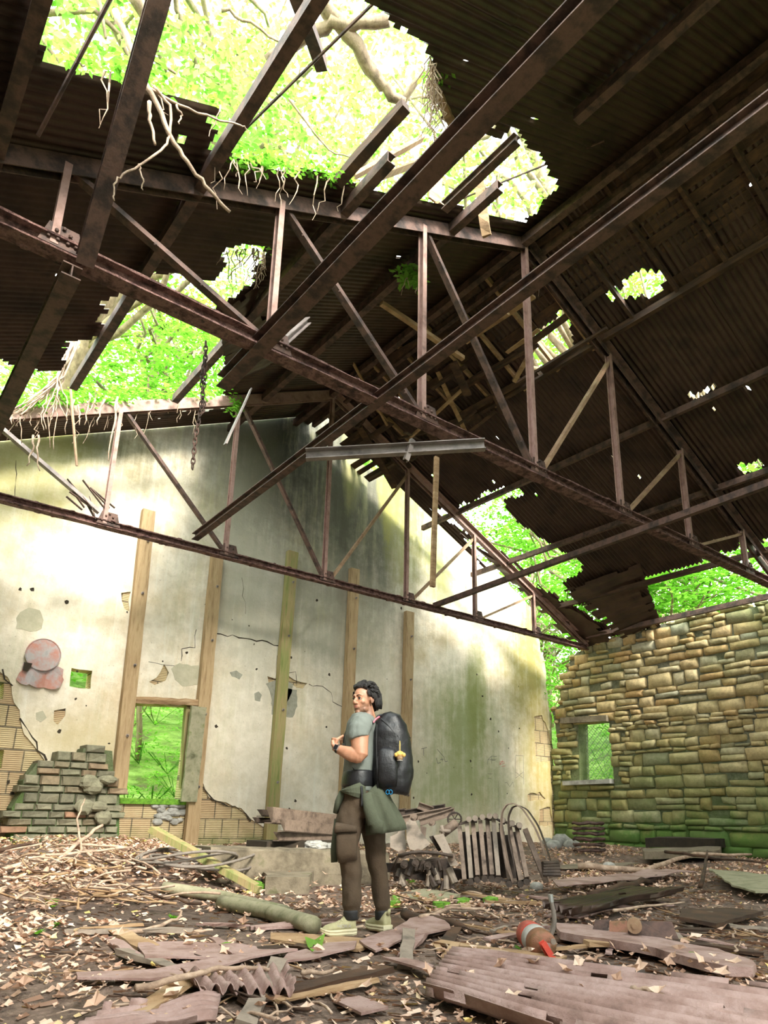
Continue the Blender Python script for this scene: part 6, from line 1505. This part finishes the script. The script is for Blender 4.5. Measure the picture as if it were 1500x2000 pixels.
for s_ in (-1, 1):
    ec = H(s_ * .030, .0765, .001); m_ = MB(); m_.blob(ec, .0115, nu=16, nv=12); e = m_.build('eye', 'eye', PER, smooth=True)
    look = ((CO + Vector((0, 0, .2))) - ec).normalized() * .62 + HF * .5; look.normalize(); m_ = MB(); m_.blob(ec + look * .0062, .0072, nu=14, nv=10); m_.build('iris', 'iris', e, smooth=True)
    m_ = MB(); m_.tube([ec + HX * (t * .0125) + HZ * (.0062 - .004 * t * t) + HF * (.0095 - .004 * t * t) for t in (-1.1, -.6, 0, .6, 1.1)], [.0018, .003, .0034, .003, .0018], 6); m_.build('eyelid', 'hair', PER, smooth=True)
    m_ = MB(); m_.tube([H(s_ * x, y, z) for x, y, z in ((.011, .0935, .021), (.022, .092, .0265), (.034, .087, .0285), (.047, .074, .022))], [.0032, .0045, .0042, .002], 6, flat=.5); m_.build('eyebrow', 'hair', PER, smooth=True)
m_ = MB(); m_.blob(H(0, .0935, -.0590), (.020, .006, .0040), HR3, 14, 8); m_.blob(H(0, .093, -.0680), (.0175, .007, .0048), HR3, 14, 8); m_.build('lips', 'lip', PER, smooth=True)
# hair: cap plus wavy locks
rh = random.Random(2); m_ = MB()
m_.blob(H(0, -.036, .043), (.081, .088, .086), HR3, 20, 14); m_.blob(H(0, -.07, -.01), (.066, .05, .07), HR3, 18, 12)
hairtop = m_
for i in range(330):
    th = rh.uniform(0, 6.28); ph = math.acos(rh.uniform(-.55, 1))
    d = Vector((math.sin(ph) * math.cos(th), math.sin(ph) * math.sin(th), math.cos(ph)))
    if d.y > .45 and d.z < .62: continue
    if d.y > .02 and d.z < .15: continue
    p = Vector((d.x * .080, -.030 + d.y * .090, .042 + d.z * .086))
    if d.z < -.1: p = Vector((d.x * .066, -.068 + d.y * .045, -.005 + d.z * .075))
    if p.y > .055 and p.z < .085: continue
    fl = Vector((rh.uniform(-.4, .4), -.9 if d.z > .2 else -.3, -.5 if d.z < .6 else .1)); fl = (fl - d * fl.dot(d)).normalized(); sd = d.cross(fl)
    ln = rh.uniform(.035, .062); w_ = rh.uniform(.004, .009); ph0 = rh.uniform(0, 6)
    q = []; 
    for k in range(6):
        t = k / 5; q.append(H(*(p + fl * ln * t + sd * w_ * math.sin(ph0 + t * 5) + d * (.004 + .016 * math.sin(t * 2.6) + rh.uniform(0, .003)))))
    m_.tube(q, [.0035, .0068, .0078, .0068, .0045, .0015], 6)
for i in range(22):    # front locks pushed up and back off the forehead
    x0 = -.062 + .124 * i / 21; w_ = rh.uniform(-.01, .01)
    q = [H(x0, .058 - abs(x0) * .5, .086 - abs(x0) * .25), H(x0 * 1.05 + w_, .066 - abs(x0) * .5, .104 - abs(x0) * .2), H(x0 + w_, .045, .124 - abs(x0) * .3), H(x0 - w_, .01, .132 - abs(x0) * .35), H(x0, -.03, .13 - abs(x0) * .35)]
    m_.tube(q, [.005, .009, .010, .009, .004], 6)
for s_ in (-1, 1):
    for k in range(7): m_.tube([H(s_ * .072, .035 - .012 * k, .065), H(s_ * .080, .030 - .012 * k, .035), H(s_ * .080, .022 - .012 * k, .014 if k < 5 else -.02)], [.007, .007, .003], 6)
for s_ in (-1, 1):
    for k in range(16):
        y0 = .01 - .007 * k; m_.tube([H(s_ * .074, y0, .075), H(s_ * (.086 + rh.uniform(0, .006)), y0 - .006, .045), H(s_ * (.088 + rh.uniform(-.004, .004)), y0 - .016, .018 if k < 3 else .0 if k < 6 else -.03), H(s_ * .080, y0 - .03, .002 if k < 3 else -.02 if k < 6 else -.07)], [.006, .009, .009, .004], 6)
m_.build('hair', 'hair', PER, smooth=True)

# T-shirt with near sleeve
m_ = MB()
loftp(m_, [(718, 1399, .01, 15, .062), (717, 1403, .005, 22, .09), (712, 1409, 0, 29, .15), (707, 1420, 0, 31, .19), (704, 1440, 0, 31, .195), (703, 1470, 0, 31.5, .18), (702, 1500, 0, 31.5, .165), (701, 1525, 0, 32, .165), (700, 1545, 0, 33, .17)], n=40)
loftp(m_, [(712, 1408, -.10, 16, .06), (707, 1413, -.15, 21, .072), (702, 1425, -.185, 21.5, .074), (700, 1436, -.20, 20.5, .070), (701.5, 1443, -.205, 20, .068)], n=28)
loftp(m_, [(712, 1410, .10, 16, .06), (706, 1420, .16, 20, .07), (700, 1440, .2, 19, .066)], n=24)
o = m_.build('t_shirt', 'tee', PER); remesh(o, .008, 5); wrinkle(o, .009, 13, (1, 1, .45), 3)
# trousers
m_ = MB()
loftp(m_, [(700, 1532, 0, 30, .16), (699, 1548, 0, 34, .175), (699, 1575, 0, 36, .18), (700, 1598, 0, 36, .17)], n=32)
loftp(m_, [(692, 1572, -.06, 28, .115), (682, 1610, -.08, 26, .11), (679, 1645, -.09, 23.5, .10), (682, 1672, -.095, 21.5, .09), (686, 1700, -.095, 19.5, .08), (687, 1715, -.095, 18, .076), (686, 1745, -.10, 18, .078), (685, 1768, -.10, 17, .074), (686, 1777, -.10, 14, .056), (686, 1795, -.10, 13.5, .052)], n=28)
loftp(m_, [(712, 1572, .06, 26, .11), (727, 1615, .08, 25, .105), (733, 1650, .09, 21, .095), (737, 1690, .095, 19, .085), (740, 1705, .095, 18, .076), (745, 1745, .10, 16.5, .076), (746, 1768, .10, 16, .072), (747, 1777, .10, 13.5, .056), (747, 1794, .10, 13, .052)], n=28)
o = m_.build('trousers', 'pants', PER); remesh(o, .009, 5); wrinkle(o, .012, 9, (1, 1, .8), 7)
# cargo pocket with flap on the near thigh
m_ = MB(); loftp(m_, [(677, 1628, -.165, 19, .035), (677, 1640, -.172, 19.5, .04), (677, 1665, -.17, 19, .045), (679, 1680, -.155, 18, .035)], n=20, sq=3); o = m_.build('cargo_pocket', 'pants', PER, smooth=True)
m_ = MB(); loftp(m_, [(676, 1613, -.168, 21, .03), (675, 1618, -.178, 21.5, .038), (675, 1626, -.182, 21.5, .040)], n=20, sq=3); m_.build('pocket_flap', 'pants', PER, smooth=True)
for lx, d in ((686, -.10), (747, .10)):
    m_ = MB(); loftp(m_, [(lx, 1777, d, 14.3, .059), (lx, 1781, d, 14.8, .06), (lx, 1794, d, 14.2, .056), (lx, 1796, d, 13, .05)], n=24); m_.build('trouser_cuff', 'black_web', PER, smooth=True)
# sweatshirt tied round the waist
m_ = MB(); loftp(m_, [(690, 1535, -.02, 26, .19), (692, 1541, -.02, 31, .20), (692, 1550, -.02, 30, .20), (690, 1556, -.02, 26, .19)], n=36); o = m_.build('tied_sweatshirt', 'jacket', PER); 
m2 = MB(); loftp(m2, [(722, 1545, .0, 22, .185), (732, 1556, .0, 28, .19), (738, 1575, -.01, 30, .185), (746, 1600, -.02, 34, .175), (752, 1618, -.02, 37, .165), (753, 1626, -.02, 37.5, .16)], n=60, flute=lambda t, th: t * (.10 * math.sin(th * 7 + 1) + .05 * math.sin(th * 11)))
o2 = m2.build('sweatshirt_back', 'jacket', o, smooth=True); wrinkle(o2, .008, 8, (1, 1, .4), 2)
m2 = MB(); loftp(m2, [(716, 1550, -.19, 9, .03), (722, 1580, -.205, 12, .034), (730, 1606, -.205, 13, .036), (736, 1609, -.205, 13, .034), (736, 1626, -.20, 12, .03)], n=20); m2.build('sweatshirt_sleeve', 'jacket', o, smooth=True)
m2 = MB(); loftp(m2, [(670, 1548, -.08, 8, .04), (661, 1566, -.08, 7, .03), (655, 1588, -.07, 5, .025)], n=16); m2.build('sweatshirt_knot', 'jacket', o, smooth=True)
m2 = MB(); loftp(m2, [(659, 1600, .05, 6, .03), (655, 1630, .06, 6, .03), (652, 1660, .06, 6.5, .032), (653, 1684, .06, 6.5, .03)], n=16); m2.build('sweatshirt_sleeve', 'jacket', o, smooth=True)
# shoes
def shoe(heel, fwd, L_, nm):
    heel = Vector(heel); f_ = Vector(fwd).normalized(); s_ = f_.cross(UP).normalized(); n = 26
    prof = [(0, .030, .105), (.06, .038, .118), (.18, .040, .112), (.33, .040, .108), (.45, .042, .082), (.6, .047, .066), (.76, .049, .058), (.9, .042, .048), (.97, .028, .036), (1.0, .012, .026)]
    m_ = MB(); rings = []
    for t, w_, h in prof:
        c = heel + f_ * L_ * t + UP * .02; ring = []
        for j in range(n):
            a = 2 * math.pi * j / n; x = math.cos(a) * w_ * (1 if math.sin(a) < 0 else (1 - .35 * math.sin(a))); z = (math.sin(a) * .5 + .5) * h
            ring.append(c + s_ * x + UP * z)
        rings.append(ring)
    m_.loft(rings); up_ = m_.build(nm, 'shoe', PER, smooth=True)
    m_ = MB(); rings = []
    for t, w_, z0, z1 in [(-.05, .022, .018, .045), (-.02, .040, .006, .046), (.1, .047, .002, .046), (.35, .047, .004, .042), (.6, .054, .000, .040), (.8, .053, .004, .040), (.93, .043, .014, .044), (1.03, .022, .026, .050), (1.05, .008, .032, .046)]:
        c = heel + f_ * L_ * t; pr = [(-.96, z0), (.96, z0), (1.06, z0 + (z1 - z0) * .28), (.98, z0 + (z1 - z0) * .5), (1.06, z0 + (z1 - z0) * .75), (.98, z1), (-.98, z1), (-1.06, z0 + (z1 - z0) * .75), (-.98, z0 + (z1 - z0) * .5), (-1.06, z0 + (z1 - z0) * .28)]
        rings.append([c + s_ * w_ * a + UP * z for a, z in pr])
    m_.loft(rings); m_.build('midsole', 'sole', up_, smooth=False)
    m_ = MB(); m_.box(heel + f_ * L_ * .08 + UP * .004, (.001, .001, .001)); rings = []
    m_ = MB(); m_.loft([[heel + f_ * L_ * t + s_ * w_ * a + UP * z for a, z in ((-1, -.004), (1, -.004), (1, .006), (-1, .006))] for t, w_ in ((-.02, .034), (.1, .044), (.35, .040), (.6, .05), (.82, .046), (.92, .03))]); m_.build('outsole', 'outsole', up_)
    m_ = MB(); m_.tube([heel + UP * .115 - f_ * .004, heel + UP * .14 - f_ * .012, heel + UP * .155 - f_ * .016], [.018, .016, .009], 8, flat=.5, up=tuple(f_)); m_.build('heel_tab', 'shoe', up_, smooth=True)
    for k in range(4):
        t = .42 + .08 * k; z = .095 - .011 * k; m_ = MB(); m_.tube([heel + f_ * L_ * t + s_ * x + UP * (z + .012 - abs(x) * .35) for x in (-.028, -.014, 0, .014, .028)], .003, 5); m_.build('lace', 'sole', up_)
    return up_, s_, f_
h1 = M(693, 1827, -.10); h1.z = B0.z - .02
sh, ss, sf = shoe(h1 , -MR * .93 + MN * .05 - MN * .25, .235, 'near_shoe')
# pale maker's lettering on the near shoe side
cu = bpy.data.curves.new('lettering', 'FONT'); cu.body = 'HOKA'; cu.size = .034; cu.extrude = .0006; cu.align_x = 'CENTER'
to = bpy.data.objects.new('lettering_src', cu); C.objects.link(to); bpy.context.view_layer.update()
dg = bpy.context.evaluated_depsgraph_get(); tm = bpy.data.meshes.new_from_object(to.evaluated_get(dg)); bpy.data.objects.remove(to)
tr_ = MB(); near = -ss if ss.dot(MN) > 0 else ss
cpos = h1 + sf * .085 + UP * .052 + near * .0425; xd = -sf
tr_.add([cpos + xd * v.co.x + UP * v.co.y + near * v.co.z for v in tm.vertices], [tuple(p.vertices) for p in tm.polygons]); tr_.build('lettering', 'white', sh)
h2 = M(757, 1829, .03); h2.z = B0.z - .02
shoe(h2, -MR * .55 + MN * .83, .245, 'far_shoe')
# wrist watch (top-level: it is worn, not part of the body)
W = thing('wrist_watch', M(658, 1463, -.15), 'black square watch on the near wrist of the person', 'watch')
a, b_ = M(666, 1465, -.168), M(655, 1461, -.142); d = (b_ - a).normalized(); c = (a + b_) / 2
u1 = d.cross(MN).normalized(); u2 = d.cross(u1)
m_ = MB()
for k in range(24):
    pass
rg2 = []
for k in range(25):
    t = k * math.pi / 12; rg2.append(c + u1 * math.cos(t) * .034 + u2 * math.sin(t) * .031)
m_ = MB(); vs = []; 
for p in rg2: vs += [p - d * .010, p + d * .010]
m_.add(vs, [(2 * i, 2 * i + 2, 2 * i + 3, 2 * i + 1) for i in range(24)]); o = m_.build('strap', 'black_web', W); o.modifiers.new('s', 'SOLIDIFY').thickness = .003
nn = (-MN * .86 - MR * .35 + UP * .25); nn = (nn - d * nn.dot(d)).normalized(); tt = d.cross(nn); m_ = MB(); m_.box(c + nn * .036, (.018, .020, .005), Matrix((d, tt, nn)).transposed()); fc = m_.build('watch_case', 'steel_grey', W)
m_ = MB(); m_.box(c + nn * .0415, (.016, .018, .0012), Matrix((d, tt, nn)).transposed()); m_.build('watch_face', 'glass', fc)

# ================================================================== BACKPACK
BP = thing('backpack', M(762, 1552, .0), 'large black backpack worn by the person', 'backpack')
m_ = MB()
def edge(l, r, y, d, ry): return ((l + r) / 2, y, d, (r - l) / 2, ry)
loftp(m_, [edge(736, 752, 1399, .0, .05), edge(726, 768, 1403, .0, .10), edge(722, 786, 1412, .0, .135), edge(721, 797, 1425, .0, .155), edge(721, 803, 1450, .0, .165), edge(722, 807, 1480, .0, .17), edge(722, 809, 1505, .0, .168), edge(722, 806, 1525, .0, .165), edge(722, 800, 1540, .0, .155), edge(724, 792, 1549, .0, .14), edge(734, 784, 1553, .0, .11)], n=40, sq=1.7)
sk = m_.build('main_bag', 'black_cloth', BP); remesh(sk, .009, 3); wrinkle(sk, .010, 8, (1, 1, 1), 5)
def line(pts, r_, nm, mt, par=BP, flat=1): m2 = MB(); P = [M(*p) for p in pts]; q = []; [q.extend([a.lerp(b_, k / 4) for k in range(4)]) for a, b_ in zip(P, P[1:])]; q.append(P[-1]); q = [q[0]] + [(q[i - 1] + 2 * q[i] + q[i + 1]) / 4 for i in range(1, len(q) - 1)] + [q[-1]]; m2.tube(q, r_, 8, flat=flat); return m2.build(nm, mt, par, smooth=True)
m_ = MB(); loftp(m_, [(757, 1463, -.135, 13, .03), (757, 1470, -.15, 19, .045), (757, 1495, -.158, 20, .05), (757, 1520, -.155, 20, .05), (757, 1535, -.14, 18, .04)], n=26, sq=2); o = m_.build('side_pocket', 'black_cloth', BP, smooth=True); wrinkle(o, .004, 14)
line([(738, 1535, -.165), (737, 1500, -.178), (738, 1478, -.175), (746, 1466, -.172), (760, 1464, -.17), (772, 1472, -.165)], .004, 'pocket_piping', 'black_web')
line([(744, 1404, -.12), (758, 1416, -.15), (770, 1432, -.16), (776, 1445, -.16), (776, 1475, -.16), (773, 1510, -.16)], .0045, 'zip_line', 'black_web')
line([(764, 1408, -.09), (772, 1424, -.14), (778, 1440, -.15)], .005, 'zip_line', 'black_web')
line([(774, 1436, -.155), (788, 1438, -.14), (800, 1440, -.06)], .005, 'compression_strap', 'black_web')
line([(734, 1405, -.11), (738, 1398, -.08), (746, 1396, -.06), (750, 1402, -.04)], .008, 'grab_handle', 'black_web')
line([(729, 1412, -.13), (733, 1405, -.12), (741, 1400, -.09)], .007, 'trim_tape', 'pink')
line([(736, 1415, -.155), (735, 1450, -.175), (736, 1500, -.175), (738, 1540, -.16)], .004, 'seam', 'black_web')
line([(776, 1436, -.165), (784, 1452, -.15), (792, 1480, -.13), (797, 1515, -.12)], .004, 'seam', 'black_web')
line([(728, 1415, -.12), (722, 1403, -.13), (713, 1400, -.135), (700, 1406, -.105), (690, 1415, -.06), (681, 1430, -.03), (677, 1450, -.05), (680, 1480, -.09), (700, 1515, -.16)], .021, 'shoulder_strap', 'black_web', flat=.3)
line([(728, 1412, .12), (712, 1402, .12), (690, 1410, .09), (676, 1428, .07), (671, 1445, .06), (673, 1475, .10), (700, 1515, .17)], .021, 'shoulder_strap', 'black_web', flat=.3)
m_ = MB(); loftp(m_, [(702, 1506, 0, 31, .172), (702, 1510, 0, 33, .178), (701, 1524, 0, 34, .182), (700, 1534, 0, 34, .182), (700, 1537, 0, 33, .178)], n=36); o = m_.build('hip_belt', 'black_cloth', BP, smooth=True)
line([(706, 1535, -.20), (708, 1555, -.205), (707, 1575, -.20)], .010, 'webbing_tail', 'black_web', flat=.3)
m_ = MB(); c = M(671, 1454, -.06); m_.box(c, (.012, .006, .008)); m_.build('sternum_buckle', 'wire', BP)
# amber charm and blue clip hanging from the bag
CH = thing('bag_charm', M(782, 1492, -.2), 'amber plush charm hanging on the black backpack', 'charm'); rc2 = random.Random(3)
m_ = MB(); c = M(781, 1473, -.205)
m_.blob(c, (.034, .028, .024), nu=16, nv=10)
for k in range(5): m_.blob(c + MR * (-.028 + .014 * k) + UP * (-.006 + .007 * (2 - abs(k - 2))) - MN * .012, (.015, .015, .017), nu=8, nv=6)
m_.build('plush_top', 'gold', CH, smooth=True)
m_ = MB(); m_.tube([c - UP * .012, c - UP * .035, c - UP * .048], [.026, .024, .02], 14); m_.build('plush_cup', 'lumber', CH, smooth=True)
m_ = MB(); m_.tube([c - UP * .046 + MR * math.cos(t) * .02 + MN * math.sin(t) * .02 for t in [k * .52 for k in range(13)]], .003, 6); m_.build('cup_rim', 'white', CH)
m_ = MB(); m_.tube([c + UP * .026, M(781, 1455, -.20), M(781, 1447, -.175)], [.0035, .0045, .002], 8); m_.build('cord', 'gold', CH)
CL = thing('carabiner', M(758, 1548, -.16), 'small blue clip hanging under the backpack', 'clip')
for k, x in enumerate((757, 763)):
    c = M(x, 1547, -.17); m_ = MB(); m_.tube([c + MR * math.cos(t * .5236) * .012 + UP * math.sin(t * .5236) * .016 for t in range(13)], .0022, 6, cap=False); m_.build('ring', 'blue', CL, smooth=True)
m_ = MB(); m_.tube([M(759, 1530, -.16), M(760, 1541, -.17)], .003, 6); m_.build('loop', 'black_web', CL)
